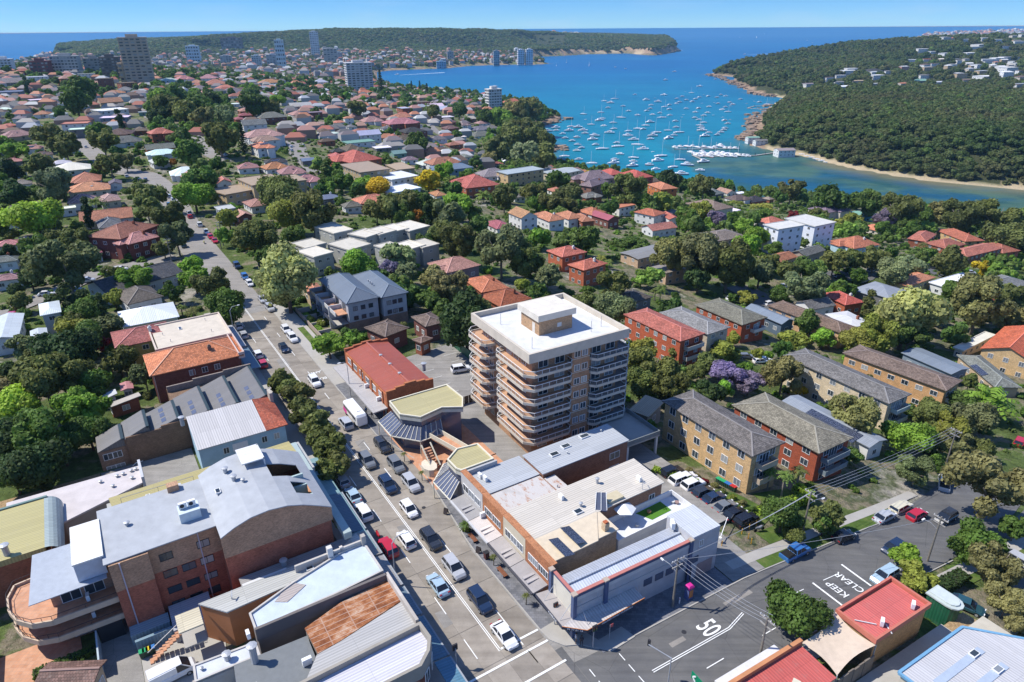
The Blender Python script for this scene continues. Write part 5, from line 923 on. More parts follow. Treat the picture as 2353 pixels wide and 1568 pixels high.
# low shops at the bottom left
def lowshop(name, lab, poly_, z0, mat, col, wcol, zs=None, wm='render_paint', rim=None):
    c_=(sum(p[0]for p in poly_)/len(poly_),sum(p[1]for p in poly_)/len(poly_));Q=NB(name,lab,'shop',*c_);zs=zs or[z0]*len(poly_);Q.pr('wall',[((p[0]-c_[0])*.985+c_[0],(p[1]-c_[1])*.985+c_[1])for p in poly_],-1,[z-.2 for z in zs],wm,wcol);Q.pr('roof',poly_,[z-.2 for z in zs],zs,mat,col)
    l0=max(p[0]for p in poly_)-min(p[0]for p in poly_);l1=max(p[1]for p in poly_)-min(p[1]for p in poly_);HOUSES.append((*RS(*c_),_a,l0,l1,0,z0))
    if rim: Q.rim(poly_, z0 - .2, z0 + rim, .25, 'render_paint', (.5, .47, .43))
    return Q
Q=lowshop('dark_ribbed_shop','low shop with dark ribbed lean-to roof tucked below the curved roof block',[(25.0,-25.6),(25.0,-10.6),(22.6,-10.4),(21.9,-25.6)],5.2,'ribbed_metal',(.33,.32,.31),(.36,.14,.08),[5.2,5.2,5.4,5.4]);Q.vent(24.0,-19.8,5.2,1.0,.35);Q.bars('curved_gutter',[((22.8,-25.5,5.5),(22.6,-19.8,5.6)),((21.2,-26.3,3.5),(22.8,-25.5,5.4))],.5,'smooth_paint',(.6,.6,.6))
Q=lowshop('pale_ribbed_shop','long narrow shop with pale green-grey corrugated roof and orange rendered rear',[(22.3,-31),(22.5,-12),(24.2,-9.4),(20.9,-9.2),(19.4,-19),(18.9,-28.2)],6.0,'ribbed_metal',(.45,.45,.42),(.42,.17,.07));Q.sky(20.9,-17.2,6.0,0,1.1,1.0);Q.sky(21.1,-14.9,6.0,0,1.1,.9);Q.box('flue',20.9,21.3,-12.8,-12.4,6,7.3,'render_paint',(.6,.55,.5));Q.box('verandah_roof',19.0,22.2,-33.8,-31,5.4,5.6,'ribbed_metal',(.56,.5,.36));Q.box('verandah_floor',19.2,22.0,-33.6,-31,2.6,2.8,'concrete_path');Q.bars('satellite_dish',[((20.8,-27.2,6),(20.8,-27.2,6.7)),((20.4,-27.2,6.6),(21.2,-27.0,7.0))],.12,'galvanised')
for k in range(11):Q.box('stair_tread',22.2-.05*k,23.3-.05*k,-33.5-k*.42,-33.1-k*.42,2.5-.25*k,2.7-.25*k,'terracotta_tile')
Q.bars('stair_rail', [((23.3, -33.2, 3.6), (22.8, -37.7, 1.1))], .08, 'galvanised')
Q=lowshop('white_painted_roof_shop','shop with flaking pale blue white membrane roof and dark stained party wall',[(16.6,-26),(18.9,-20),(21,-12.6),(21.1,-9.3),(14.4,-9.2),(13.9,-15),(13.5,-26)],6.4,'render_paint',(.50,.57,.64),(.2,.18,.17),None,'render_paint',.25);Q.box('parapet',20.9,21.2,-19,-9.2,6,7.1,'render_paint',(.5,.47,.43));Q.box('chimney',20.5,21.2,-14.6,-13.9,6,8.2,'render_paint',(.62,.6,.56));Q.box('chimney',20.5,21.2,-9.8,-9.2,6,8.0,'render_paint',(.4,.37,.33));Q.box('parapet',13.2,13.6,-26,-9.2,5,6.9,'render_paint',(.16,.14,.13));Q.pr('roof_sheet',[(16.9,-22.8),(19.2,-20.2),(17.6,-18.6),(16.0,-21.5)],6.4,6.48,'ribbed_metal',(.42,.37,.34));Q.ac(13.9,-26.8,5.6)
Q=lowshop('rusted_roof_shop','shop under a heavily rusted orange corrugated iron roof',[(11.2,-20.8),(12.8,-15.6),(13.3,-9.3),(8.9,-9.2),(7.1,-17.5),(6.7,-20.6)],6.0,'rusty_metal',None,(.3,.27,.24));Q.box('parapet',8.8,13.6,-9.3,-8.9,0,6.9,'render_paint',(.5,.45,.4))
Q=lowshop('grey_ribbed_shop','shop with plain light grey corrugated roof beside the rusted roof',[(8.7,-9.3),(4.4,-9.1),(3.4,-19),(4.0,-22.8),(6.6,-20.8),(7.0,-17.5)],6.0,'ribbed_metal',(.42,.41,.39),(.3,.27,.24));Q.box('parapet',4.2,8.8,-9.3,-8.9,0,6.9,'render_paint',(.42,.38,.33))
Q=lowshop('lilac_roof_corner_shop','brick corner shop with lilac white ribbed roof and stepped octagonal parapet',[(3.3,-9.3),(1.2,-9.2),(-.4,-10.2),(-1.7,-11.8),(-1.7,-24),(1.2,-28),(3.6,-22)],6.2,'ribbed_metal',(.58,.57,.62),(.28,.13,.1),None,'brickwork');Q.rim([(3.7,-8.9),(1.0,-8.8),(-.7,-9.8),(-2.1,-11.5),(-2.1,-25),(3.2,-25)],5,7.0,.4,'render_paint',(.32,.29,.24));Q.wins((1.0,-8.8),(-.7,-9.8),(-1,1),3.2,1,1.1,1.8);Q.wins((-.7,-9.8),(-2.1,-11.5),(-1,1),3.2,1,1.1,1.8)
Q=lowshop('white_box_roof_shop','narrow rear wing with bright white flat roof and round exhaust cowls',[(13.8,-33.2),(13.3,-26.2),(11.0,-26.2),(11.2,-33.4)],5.0,'render_paint',(.56,.58,.61),(.5,.48,.45),None,'render_paint',.15);Q.vent(12.5,-29.6,5,.9,.35);Q.vent(12.6,-32.4,5,.3,.15)
Q=lowshop('dark_membrane_shop','rear wing with dark grey-green flat roof and tall galvanised exhaust flue',[(10.9,-29.2),(10.5,-20.8),(7.0,-20.9),(3.8,-22.8),(3.8,-30)],5.4,'smooth_paint',(.17,.18,.18),(.3,.27,.24));Q.vent(10.0,-27.0,5.4,2.6,.4);Q.ac(6.4,-22.0,5.4,R(90),1.2);Q.pr('pale_roof',[(7.2,-30),(7.2,-27.5),(3.8,-27.2),(3.8,-30)],5.4,5.46,'smooth_paint',(.45,.46,.4))
Q = NB('front_awnings', 'line of dark teal ribbed street awnings along the left footpath', 'awning', 12, -8)
for s0,s1,cc in((27.5,38,(.1,.15,.2)),(21.2,27,(.3,.28,.25)),(14,20.8,(.3,.29,.28)),(8,13.6,(.14,.2,.24)),(.5,7.6,(.11,.2,.26)),(-7,.2,(.1,.22,.3))):Q.slope('awning_bay',[(s0,-9.0),(s1,-9.0),(s1,-6.9),(s0,-6.9)],[3.6,3.6,3.3,3.3],'ribbed_metal',cc,th=.2);Q.bars('fascia',[((s0,-6.9,3.25),(s1,-6.9,3.25))],.2,'smooth_paint',(.3,.32,.34))
#hb_brown = 0
hb(F('bl',(200,1568),(370,1450),(690,1400),(690,1600)),4,roof='g',pit=16,rc=(.20,.115,.09),wc='t',zg=0,label='dark brown tiled garage roof at the bottom left beside the driveway')
flat_poly('driveway',[RS(10,-43),RS(10,-38.6),RS(34,-38.7),RS(34,-42.6)],.05,'asphalt_old',thick=.1);flat_poly('rear_yard',[RS(8,-38.6),RS(27,-38.6),RS(28,-28),RS(14,-30)],.06,'concrete_path',thick=.1)
Q = NB('rear_sheds', 'row of small blue grey metal sheds below the curved roof apartments', 'shed', 28, -33)
Q.box('shed',26.2,28.0,-39.2,-34.6,0,1.6,'ribbed_metal',(.3,.38,.42));Q.box('shed',23.5,28.3,-34.4,-29.4,0,2.2,'ribbed_metal',(.4,.42,.46));Q.box('fence',24.6,25.0,-38.8,-31,0,1.8,'ribbed_metal',(.2,.3,.36))

# ------------------------------------------------------------------ bottom right block
P1=NB('red_flat_roof_shop','tan brick shop with coral red flat metal roof and two white air conditioners','shop',33,16,fr='S')
P1.box('wall',27.9,38.6,13.3,18.3,-2,4.2,'brickwork',(.45,.29,.15));P1.box('roof',28,38.5,13.6,18.2,4.2,4.45,'ribbed_metal',(.55,.13,.11));P1.rimbox(27.6,38.9,13.0,18.6,4.1,4.85,.3,'smooth_paint',(.5,.16,.11));P1.ac(36.5,17.6,4.5,R(30));P1.ac(30.6,17.3,4.5,R(30));P1.bars('pipe',[((28.3,15.2,4.6),(30,17,4.6)),((31,17.6,4.6),(30.2,18.9,4.7))],.1,'smooth_paint',C['w'])
Sl=NB('shade_sail','beige fabric shade sail stretched between two red roofed shops','shade sail',24,16,fr='S');n=9;mbs=MB();cr=[(20.6,13.6,3.5),(27.6,13.1,4.4),(27.8,18.6,3.9),(20.6,18.7,3.3)];vs=[]
for i in range(n):
    for j in range(n):
        u_,v_=i/(n-1),j/(n-1);pu=.07*math.sin(math.pi*v_)*(1 if True else 0);pv=.08*math.sin(math.pi*u_);u2=u_*(1-2*pu)+pu;v2=v_*(1-2*pv)+pv
        p=[cr[0][k]*(1-u2)*(1-v2)+cr[1][k]*u2*(1-v2)+cr[2][k]*u2*v2+cr[3][k]*(1-u2)*v2 for k in range(3)];x,y=Sl.l((p[0],p[1]));vs.append((x,y,p[2]-.25*math.sin(math.pi*u_)*math.sin(math.pi*v_)))
mbs.add(vs,[(i*n+j,(i+1)*n+j,(i+1)*n+j+1,i*n+j+1)for i in range(n-1)for j in range(n-1)]);mbs.add([(x,y,z-.03)for x,y,z in vs],[(i*n+j,i*n+j+1,(i+1)*n+j+1,(i+1)*n+j)for i in range(n-1)for j in range(n-1)]);part('fabric',mbs,'smooth_paint',Sl.root,(.58,.47,.36),True)
for p in cr: Sl.bars('post', [((p[0], p[1], -1), (p[0], p[1], p[2]))], .12, 'galvanised')
Bf=NB('brush_fence','weathered grey brush fence closing the yard under the shade sail','fence',24,19,fr='S')
for k in range(7):Bf.box('brush_panel',20.7+k,21.66+k,18.75,18.9+.05*(k%2),-.3,2.5+.1*(k%3),'render_paint',(.2,.17,.14))
P3=NB('red_ribbed_shop','low shop with red corrugated roof at the bottom edge beside the power pole','shop',13,16,fr='S')
P3.box('wall',5,20,13.9,18.9,-1,3.4,'render_paint',(.5,.38,.26));P3.slope('roof',[(5,14),(20,14),(20,19),(5,19)],[3.9,3.9,3.6,3.6],'ribbed_metal',(.5,.11,.09));P3.box('parapet',5,20.3,13.5,14,0,4.5,'render_paint',(.5,.22,.1));P3.slope('roof_sheet',[(14.7,17.0),(15.6,16.6),(15.9,17.4),(15,17.8)],[3.85]*4,'smooth_paint',(.6,.55,.42));P3.box('awning',8,18,11.9,13.5,2.9,3.1,'smooth_paint',(.6,.6,.6))
P4=NB('grey_hall','large pale grey metal roofed hall with blue edge trim and skylight strips','hall',36,30,fr='S')
P4.box('wall',26,43,22.8,45,-3,4.3,'render_paint',(.5,.45,.35));P4.slope('roof',[(25.8,22.6),(38.6,22.6),(43,27.5),(43,45),(25.8,45)],[4.6,4.6,4.9,5.6,5.6],'ribbed_metal',(.5,.49,.49),th=.25);P4.bars('blue_trim',[((25.8,22.6,4.6),(38.6,22.6,4.6)),((25.8,22.6,4.6),(25.8,45,5.6)),((38.6,22.6,4.6),(43,27.5,4.8))],.32,'smooth_paint',(.15,.32,.47))
for o_ in(25.2,27.8):P4.slope('skylight_strip',[(28,o_),(37,o_),(37,o_+.9),(28,o_+.9)],[4.82+(o_-25)*.045]*4,'smooth_paint',(.36,.42,.5));P4.sky(35.5,o_+.4,4.85+(o_-25)*.045,0,1.2,.8)
flat_poly('courtyard', [SE(19, 19), SE(42, 19.2), SE(42, 22.6), SE(19, 22.6)], .14, 'concrete_path', thick=.3)
tb=NB('green_toilet_block','dark green round-ended toilet kiosk with pale domed roof','toilet kiosk',44.3,17.5,fr='S');pt=[(43,16.2),(45.4,16.2),(45.4,18.6)]+[(44.2+1.2*math.cos(t),18.6+1.3*math.sin(t))for t in(.5,1.05,1.57,2.1,2.64)]+[(43,18.6)]
tb.pr('wall',pt,-2,2.3,'ribbed_metal',(.015,.10,.05));tb.pr('roof',[((p[0]-44.2)*1.15+44.2,(p[1]-17.6)*1.12+17.6)for p in pt],2.3,2.5,'smooth_paint',(.45,.5,.48));tb.pr('roof_dome',[((p[0]-44.2)*.8+44.2,(p[1]-17.6)*.9+17.6)for p in pt],2.5,2.7,'smooth_paint',(.5,.55,.53))
flat_poly('garden_bed',[SE(40,19.5),SE(46.5,19.5),SE(47,24),SE(43,26),SE(40,23)],.1,'mulch',thick=.6)

# ------------------------------------------------------------------ flats and houses given by their eave corners
TM = 'roof_tile'; RM = 'ribbed_metal'; BW = 'brickwork'
hb(F('mm',(2200,1200))+F('br',(470,10))+F('mr',(745,1490),(65,1122)),8.7,roof='h',pit=17,rc=(.19,.17,.155),wc=(.55,.37,.19),wallmat=BW,storeys=3,label='three-storey yellow brick flats with dark brown tiled roof beside the residents car park',cat='flats',winsz=(1.5,1.5))
hb(F('mr',(350,1225))+F('br',(940,0))+F('mr',(1190,1450),(570,1140)),7.6,roof='h',pit=17,rc=(.22,.20,.15),wc=(.33,.09,.05),wallmat=BW,storeys=3,label='red brick flats with olive brown tiled roof behind the hedge corner garden',cat='flats',winsz=(1.6,1.4))
sh_=hb(F('mr',(690,1200),(1290,1520),(1420,1465),(800,1155)),4.2,roof='g',pit=12,rc=(.30,.33,.37),wc='w',roofmat=RM,label='long grey-blue metal roofed house carrying a double row of solar panels',winsz=(1.2,1.2))
for r_ in range(2):
    y_=-1.5-r_*1.75;solar(sh_,-4+0,y_,4.3+(HOUSES[-1][4]/2+y_)*math.tan(R(12))+.1,0,R(12),12,1.02)
hb(F('mr',(690,885),(1440,1220),(1570,1150),(860,835)),8.6,roof='h',pit=16,rc=(.18,.17,.16),wc=(.60,.50,.35),wallmat=BW,storeys=3,label='long cream brick flats with dark grey tiled roof behind the purple jacaranda',cat='flats',winsz=(1.5,1.4))
hb(F('mr',(1130,870),(1810,1130),(1940,1060),(1210,805)),7.8,roof='h',pit=15,rc=(.20,.145,.115),wc=(.56,.33,.16),wallmat=BW,storeys=2,label='long orange brick flats with chocolate brown roof left of the fan palm',cat='flats',winsz=(1.7,1.3))
hb(F('mm',(1930,605),(2330,790),(2480,735),(2100,553)),8.4,roof='h',pit=16,rc=(.50,.16,.115),wc=(.42,.11,.055),wallmat=BW,storeys=3,label='red brick flats with long faded red tiled roof right of the tan tower',cat='flats',winsz=(1.3,1.2),over=.35)
hb(F('mm',(2180,590),(2330,545))+F('mr',(330,690),(185,745)),8.6,roof='h',pit=15,rc=(.25,.245,.235),wc=(.50,.44,.34),wallmat=BW,storeys=3,label='grey tiled cream brick flats directly behind the red roofed flats',cat='flats')
hb(F('mr',(85,535),(430,680),(580,620),(270,490)),6.4,roof='h',pit=17,rc=(.22,.21,.16),wc=(.38,.10,.05),wallmat=BW,storeys=2,label='red brick flats with olive hipped roof and side balconies near the blue gabled house',cat='flats')
hb(F('mr',(450,560),(690,680),(770,640),(520,535)),4.4,roof='g',pit=20,rc=(.20,.24,.29),wc=(.10,.14,.19),roofmat=RM,label='slate blue metal gabled house with dark blue weatherboard walls')
hb(F('mr',(600,540),(1090,735),(1210,690),(690,505)),5.6,roof='h',pit=17,rc=(.22,.15,.11),wc=(.58,.38,.22),wallmat=BW,storeys=2,label='long brown tiled yellow brick building with a solar water heater on its roof',cat='flats')
hb(F('mr',(780,520),(900,575),(1045,540),(950,480)),4.0,roof='g',pit=22,rc='g',wc='w',label='charcoal tiled gable house with white gable trim beside the long brown roof')
hb(F('mr',(970,465),(1130,540),(1240,520),(1090,430)),5.0,roof='h',pit=22,rc=(.48,.11,.08),wc=(.4,.12,.06),wallmat=BW,label='bright red hipped brick house in front of the grey hipped house',chim=True)
hb(F('mr',(985,600),(1180,700),(1290,665),(1160,575)),4.2,roof='h',pit=10,rc=(.66,.66,.66),wc='w',roofmat=RM,label='white metal roofed cottage with small brick chimney behind the brown roofed flats',chim=True)
hb(F('mr',(1210,420),(1440,505),(1545,440),(1330,372)),4.4,roof='h',pit=16,rc=(.26,.28,.31),wc='g',roofmat=RM,label='wide blue grey hipped roof house left of the cream-flowering tree',wing=-1)
hb(F('mr',(1440,375),(1560,410),(1750,350),(1600,305)),3.8,roof='h',pit=18,rc='o',wc='y',label='orange hipped bungalow between the white flat roof and the grey hipped house')
hb(F('mr',(1770,385),(1800,435),(2030,345),(1900,312)),4.5,roof='f',rc=(.78,.78,.78),wc='w',roofmat='render_paint',label='modern house with bright white flat parapet roof beside the steep street')
hb(F('mr',(1980,390),(2200,450),(2400,390),(2200,325)),6.5,roof='h',pit=18,rc=(.22,.22,.21),wc=(.28,.09,.07),wallmat=BW,storeys=2,label='dark red brick flats with grey hipped roof at the right edge',cat='flats')
hb(F('mr',(1860,185),(1930,235),(2165,130),(2095,95)),6.2,roof='h',pit=20,rc=(.42,.15,.10),wc=(.3,.12,.08),wallmat=BW,storeys=2,label='long terracotta hipped flats beside the steep street',cat='flats')
hb(F('mr',(2080,130),(2200,190),(2290,160),(2110,95)),6.2,roof='h',pit=20,rc=(.42,.15,.10),wc=(.35,.12,.08),wallmat=BW,storeys=2,label='short terracotta wing at the right end of the long hipped flats',cat='flats')
hb(F('mr',(1545,90),(1700,95),(1735,60),(1640,18)),5.6,roof='h',pit=24,rc='r',wc='br',wallmat=BW,storeys=2,label='red brick hipped house with white bay windows up the steep street')
hb(F('mr',(1715,115),(1810,155),(1930,120),(1790,70)),5.4,roof='h',pit=22,rc='r',wc='br',wallmat=BW,storeys=2,label='terracotta hipped brick house in front of the long terracotta flats')
hb(F('mr',(1780,30),(1950,105),(2050,95),(1880,8)),5.4,roof='h',pit=22,rc=(.46,.15,.09),wc='yb',wallmat=BW,storeys=2,label='cream brick house with wide terracotta roof behind the steep street',chim=True)
hb(F('mr',(1055,105),(1180,155),(1340,125),(1195,60)),5.8,roof='h',pit=25,rc=(.50,.18,.10),wc='lb',storeys=2,label='pale blue house with orange hipped roof right of the white twin apartments',wing=-.4,chim=True)
hb(F('mr',(750,175),(860,208),(985,160),(890,132)),5.0,roof='g',pit=22,rc=(.17,.17,.15),wc=(.4,.32,.25),label='dark tiled gable house in front of the white twin apartments')
hb(F('mr',(560,215),(690,235),(800,212),(690,168)),3.4,roof='g',pit=18,rc=(.36,.15,.08),wc='t',label='rust orange gabled cottage left of the dark tiled gable house')
hb(F('mr',(80,50),(250,108),(415,65),(330,10)),5.8,roof='h',pit=15,rc=(.22,.18,.15),wc=(.5,.36,.26),wallmat=BW,storeys=2,label='tan brick flats with flat brown hipped roof left of the white twin apartments',cat='flats')
hb(F('mm',(1900,180),(2040,225),(2400,130),(2290,85)),5.6,roof='g',pit=5,rc=(.25,.24,.22),wc=(.52,.37,.25),wallmat=BW,storeys=2,label='long tan brick townhouses with nearly flat grey roof',cat='townhouses',roofmat=RM)
hb(F('mm',(2100,275),(2230,320),(2400,275),(2290,240)),5.2,roof='g',pit=6,rc=(.26,.22,.18),wc=(.55,.39,.26),wallmat=BW,storeys=2,label='short tan brick townhouses half hidden by gum trees',cat='townhouses',roofmat=RM)
hb(F('mr',(1510,870),(1880,1020),(1945,975),(1650,820)),4.2,roof='g',pit=8,rc=(.22,.26,.31),wc=(.2,.25,.3),roofmat=RM,label='long narrow blue grey metal roof between the brown flats and orange house')
q_=hb(F('mr',(1900,905),(2150,1080),(2330,1130),(2060,860)),3.8,roof='h',pit=18,rc=(.23,.24,.21),wc='t',label='grey-green tiled bungalow with solar panels behind the fan palm');solar(q_,-2,-2.6,3.9+(HOUSES[-1][4]/2-2.6)*math.tan(R(18))+.1,0,R(18),6)
hb(F('mr',(2030,820),(2450,960),(2560,760),(2240,700)),6.4,roof='g',pit=22,rc=(.60,.15,.07),wc=(.60,.42,.22),wallmat=BW,storeys=2,label='large yellow brick house with bright orange roof and white gable at the right edge',winsz=(1.3,1.4))
hb(F('mr',(1860,830),(1950,862),(2150,745),(2090,725)),3.2,roof='f',rc=(.6,.58,.5),wc='c',roofmat='render_paint',label='narrow cream flat carport roof beside the bright orange roofed house',cat='carport')
hb(F('r1',(1860,455),(2090,545),(2190,400),(2060,360)),3.6,roof='s',rc=(.42,.33,.22),wc=(.35,.33,.28),roofmat=RM,label='tan corrugated skillion shed between the tower and yellow brick flats',cat='shed')
hb(F('mm',(1830,480),(1990,520),(2130,490),(2000,420)),3.4,roof='h',pit=18,rc=(.12,.10,.08),wc='g',label='dark brown tiled cottage behind the grey-green tree right of the tower')
# white twin apartments
for pts_,st in((F('q2',(60,335),(200,380),(400,340),(290,290)),4),(F('q2',(230,275),(520,355),(695,310),(430,245)),4)):
    r_=hb(pts_,12.2 if st==4 else 9,roof='f',rc=(.55,.54,.5),wc=(.74,.76,.80),roofmat='render_paint',storeys=4,cat='apartment block',nm='white_apartments',label='front white four-storey apartment block with left balconies' if pts_[0][1]==60 else 'rear taller white apartment block of the white pair',group='white twin apartments',winsz=(1.3,1.2),nwin=lambda l:max(1,int(l/4.2)))
# cream flat-roof townhouses, stepped rows
for i, (x0, y0, w_) in enumerate(((-180, 175, 0), (25, 125, 0), (-60, 10, 0), (60, 30, 0))): pass
cr = [((1780+180, 0), 0)]
rows=[F('D',(675,560),(700,575),(745,560),(718,548)),F('D',(683,577),(722,597),(760,580),(728,567)),F('D',(727,521),(765,542),(806,528),(765,512)),F('D',(755,562),(800,578),(852,563),(800,547)),
        F('D',(806,541),(842,548),(872,538),(838,523)),F('D',(842,532),(872,543),(905,532),(875,519)),F('D',(868,526),(900,537),(935,527),(905,514)),F('D',(900,520),(940,535),(984,521),(940,507)),
        F('D',(858,567),(900,580),(935,572),(895,556)),F('D',(903,565),(940,577),(975,565),(940,552)),F('D',(935,560),(972,572),(1009,563),(975,549))]
for i, pts_ in enumerate(rows):
    hb(pts_,6.0+.3*(i%3),roof='f',rc=(.58,.54,.45),wc=(.40,.40,.36),roofmat='render_paint',storeys=2,cat='townhouse',group='cream flat roofed townhouses',desc='cream flat roofed grey block townhouse',winsz=(1.2,1.0),over=.25)
hb(F('mm',(600,245),(700,330),(960,255),(800,208)),4.6,roof='h',pit=22,rc=(.46,.24,.19),wc='v',wallmat=BW,label='pink tiled gabled brick house with hipped wing behind the slate townhouses',wing=.6)
hb(F('mm',(880,365),(930,465),(1130,415),(1010,325)),4.2,roof='h',pit=22,rc=(.46,.16,.08),wc='br',wallmat=BW,label='rust orange tiled house with dark chimney behind the tower left side',chim=True)
hb(F('mm',(930,480),(1100,548),(1280,500),(1170,412)),5.0,roof='h',pit=24,rc=(.33,.10,.045),wc='br',wallmat=BW,label='deep rust tiled house with tall pale chimney touching the tower roof',chim=True)
hb(F('mm',(1410,170),(1500,205),(1690,180),(1560,125)),6.4,roof='h',pit=22,rc=(.52,.16,.11),wc=(.42,.13,.07),wallmat=BW,storeys=2,label='two-storey orange brick house with mottled red hipped roof and flat white bay',chim=True)
hb(F('mm',(1570,265),(1660,305),(1795,255),(1710,205)),6.6,roof='h',pit=22,rc=(.52,.16,.10),wc=(.42,.13,.07),wallmat=BW,storeys=2,label='two-storey orange brick house with red roof nearest the timber frame',chim=True)
hb(F('mm',(155,700),(290,755),(460,700),(310,628)),4.4,roof='h',pit=20,rc=(.16,.115,.09),wc='db',wallmat=BW,label='dark brown tiled brick house behind the red roofed shop')
hb(F('mm',(500,625),(560,695),(690,655),(610,575)),4.6,roof='h',pit=20,rc=(.16,.115,.09),wc='db',wallmat=BW,label='dark brown tiled house between the palm and the big fig')
hb(F('mm',(480,780),(540,800),(620,770),(560,740)),3.6,roof='h',pit=16,rc=(.2,.13,.1),wc='br',wallmat=BW,label='small brown tiled brick garage beside the car park')
hb(F('ml',(2085,410),(2110,470),(2210,440),(2190,380)),4,roof='h',pit=20,rc='o',wc='t',label='orange tiled cottage roof left of the slate townhouses')
# left residential side
hb(F('ml',(720,740),(830,830),(1140,760),(1190,640)),6.0,roof='h',pit=20,rc=(.36,.12,.10),wc=(.40,.33,.12),storeys=2,label='mustard rendered house with wide maroon tiled hipped roof',chim=True,wallmat=BW)
hb(F('ml',(645,90),(830,70),(1040,20),(860,-60)),7.4,roof='h',pit=22,rc=(.27,.11,.07),wc=(.17,.06,.05),wallmat=BW,storeys=2,label='large two-storey dark brick house with brown hipped roof left of the main road',chim=True)
hb(F('ml',(800,100),(880,120),(1080,75),(1000,25)),6.0,roof='h',pit=24,rc=(.47,.22,.19),wc=(.17,.06,.05),wallmat=BW,storeys=2,label='two-storey dark brick house with pink and white speckled hipped roof',chim=True,wing=.4)
hb(F('ml',(640,400),(720,480),(1190,320),(1140,240)),3.6,roof='g',pit=20,rc=(.07,.072,.08),wc=(.5,.5,.46),label='long charcoal slate gabled building beside the side street',wallmat='render_paint')
hb(F('ml',(790,460),(870,540),(1115,480),(1030,400)),3.8,roof='h',pit=26,rc=(.13,.11,.09),wc='w',label='white weatherboard cottage with dark brown hipped roof')
hb(F('ml',(810,590),(830,695),(1220,620),(1200,510)),3.6,roof='h',pit=20,rc=(.64,.67,.70),wc='w',roofmat=RM,label='cottage with broad silver white metal hipped roof behind the cream flat roof')
hb(F('ml',(255,530),(285,610),(430,585),(400,510)),5.8,roof='h',pit=18,rc=(.58,.63,.63),wc=(.4,.45,.45),roofmat=RM,storeys=2,label='small two-storey grey house with pale metal hipped roof')
hb(F('ml',(-60,620),(-60,790),(150,760),(140,610)),4,roof='g',pit=14,rc=(.55,.60,.62),wc='w',roofmat=RM,label='silver ribbed metal roof house at the left edge')
hb(F('ml',(200,720),(220,820),(330,800),(330,690)),4,roof='g',pit=12,rc=(.5,.54,.56),wc='g',roofmat=RM,label='silver metal roof annex partly hidden by the dark fig')
hb(F('ml',(820,1080),(830,1130),(920,1110),(910,1060)),2.4,roof='g',pit=12,rc=(.45,.2,.2),wc='w',roofmat=RM,cat='shed',label='tiny pink roofed garden shed behind the orange roofed block')
hb(F('ml',(690,1160),(720,1190),(810,1165),(800,1135)),2.4,roof='s',rc=(.6,.62,.64),wc='w',roofmat=RM,cat='shed',label='small shed with silver ribbed skillion roof under the trees')
hb(F('ml',(730,1225),(750,1250),(970,1180),(960,1155)),2.6,roof='s',rc=(.42,.38,.33),wc='br',roofmat='render_paint',wallmat=BW,cat='garages',label='row of brick garages under a stained flat roof')
# stepped tan apartment building and neighbours across the main road
for i,(pts_,wh_,st)in enumerate(((F('tl',(1630,1225),(1730,1290),(1970,1240),(1860,1205)),8.5,3),(F('tl',(1480,1310),(1530,1350),(1720,1310),(1640,1260)),5.5,2),(F('tl',(1930,1215),(1990,1260),(2100,1240),(2030,1200)),6.0,2))):
    hb(pts_,wh_,roof='f',rc=(.38,.29,.2),wc=(.50,.38,.22),roofmat='render_paint',storeys=st,cat='apartment block',label=('tan three-storey stepped flats with brown roof terrace','lower tan wing with roof terraces left of the stepped flats','low tan brick wing with sand coloured deck right of the stepped flats')[i])
hb(F('tm',(20,1130),(90,1200),(330,1160),(160,1110)),8.0,roof='f',rc=(.30,.23,.17),wc=(.42,.33,.2),roofmat='render_paint',storeys=3,wallmat=BW,cat='flats',label='tan brick flats with flat brown roof below the big red hipped roof')
hb(F('tm',(270,1130),(380,1170),(515,1160),(400,1120)),6.5,roof='f',rc=(.42,.32,.22),wc=(.42,.33,.2),roofmat='render_paint',storeys=2,wallmat=BW,cat='flats',label='tan flats with open roof terrace beside the flat brown roof')
hb(F('tm',(0,1090),(30,1130),(225,1095),(100,1045)),7.0,roof='h',pit=24,rc=(.52,.14,.10),wc='br',wallmat=BW,storeys=2,cat='flats',label='big bright red hipped roof flats beside the curved street',wing=-.5)
hb(F('tm',(240,1205),(330,1245),(510,1210),(400,1175)),6.6,roof='f',rc=(.66,.68,.7),wc=(.74,.74,.75),storeys=2,roofmat='render_paint',label='white modern two-storey cube house with parapet behind the yellow trees')
hb(F('tm',(255,1305),(330,1335),(535,1295),(430,1262)),5.6,roof='f',rc=(.62,.66,.7),wc=(.6,.66,.72),storeys=2,roofmat='render_paint',label='white modern low house with framed flat roof below the cube house')
hb(F('tm',(610,1150),(650,1180),(890,1150),(830,1118)),7.0,roof='h',pit=14,rc=(.17,.22,.28),wc=(.2,.28,.36),storeys=2,label='wide slate blue two-storey waterfront house with verandah',roofmat=RM,wing=.7)
hb(F('tm',(765,1245),(830,1300),(1080,1270),(960,1215)),6.8,roof='h',pit=24,rc=(.46,.13,.10),wc=(.36,.13,.07),wallmat=BW,storeys=2,cat='flats',label='large red brick flats with dull red crossed hip roof',wing=-.5,chim=True)
hb(F('tm',(1065,1180),(1130,1205),(1385,1165),(1300,1143)),8.6,roof='f',rc=(.33,.37,.37),wc=(.55,.40,.22),wallmat=BW,storeys=3,cat='flats',roofmat=RM,label='tan three-storey flats with pale grey roof near the bay')
hb(F('tm',(1335,1195),(1440,1215),(1640,1175),(1530,1145)),6.5,roof='g',pit=8,rc=(.36,.39,.38),wc=(.58,.50,.36),storeys=2,cat='flats',roofmat=RM,label='cream flats with shallow grey gabled roof near the bay')
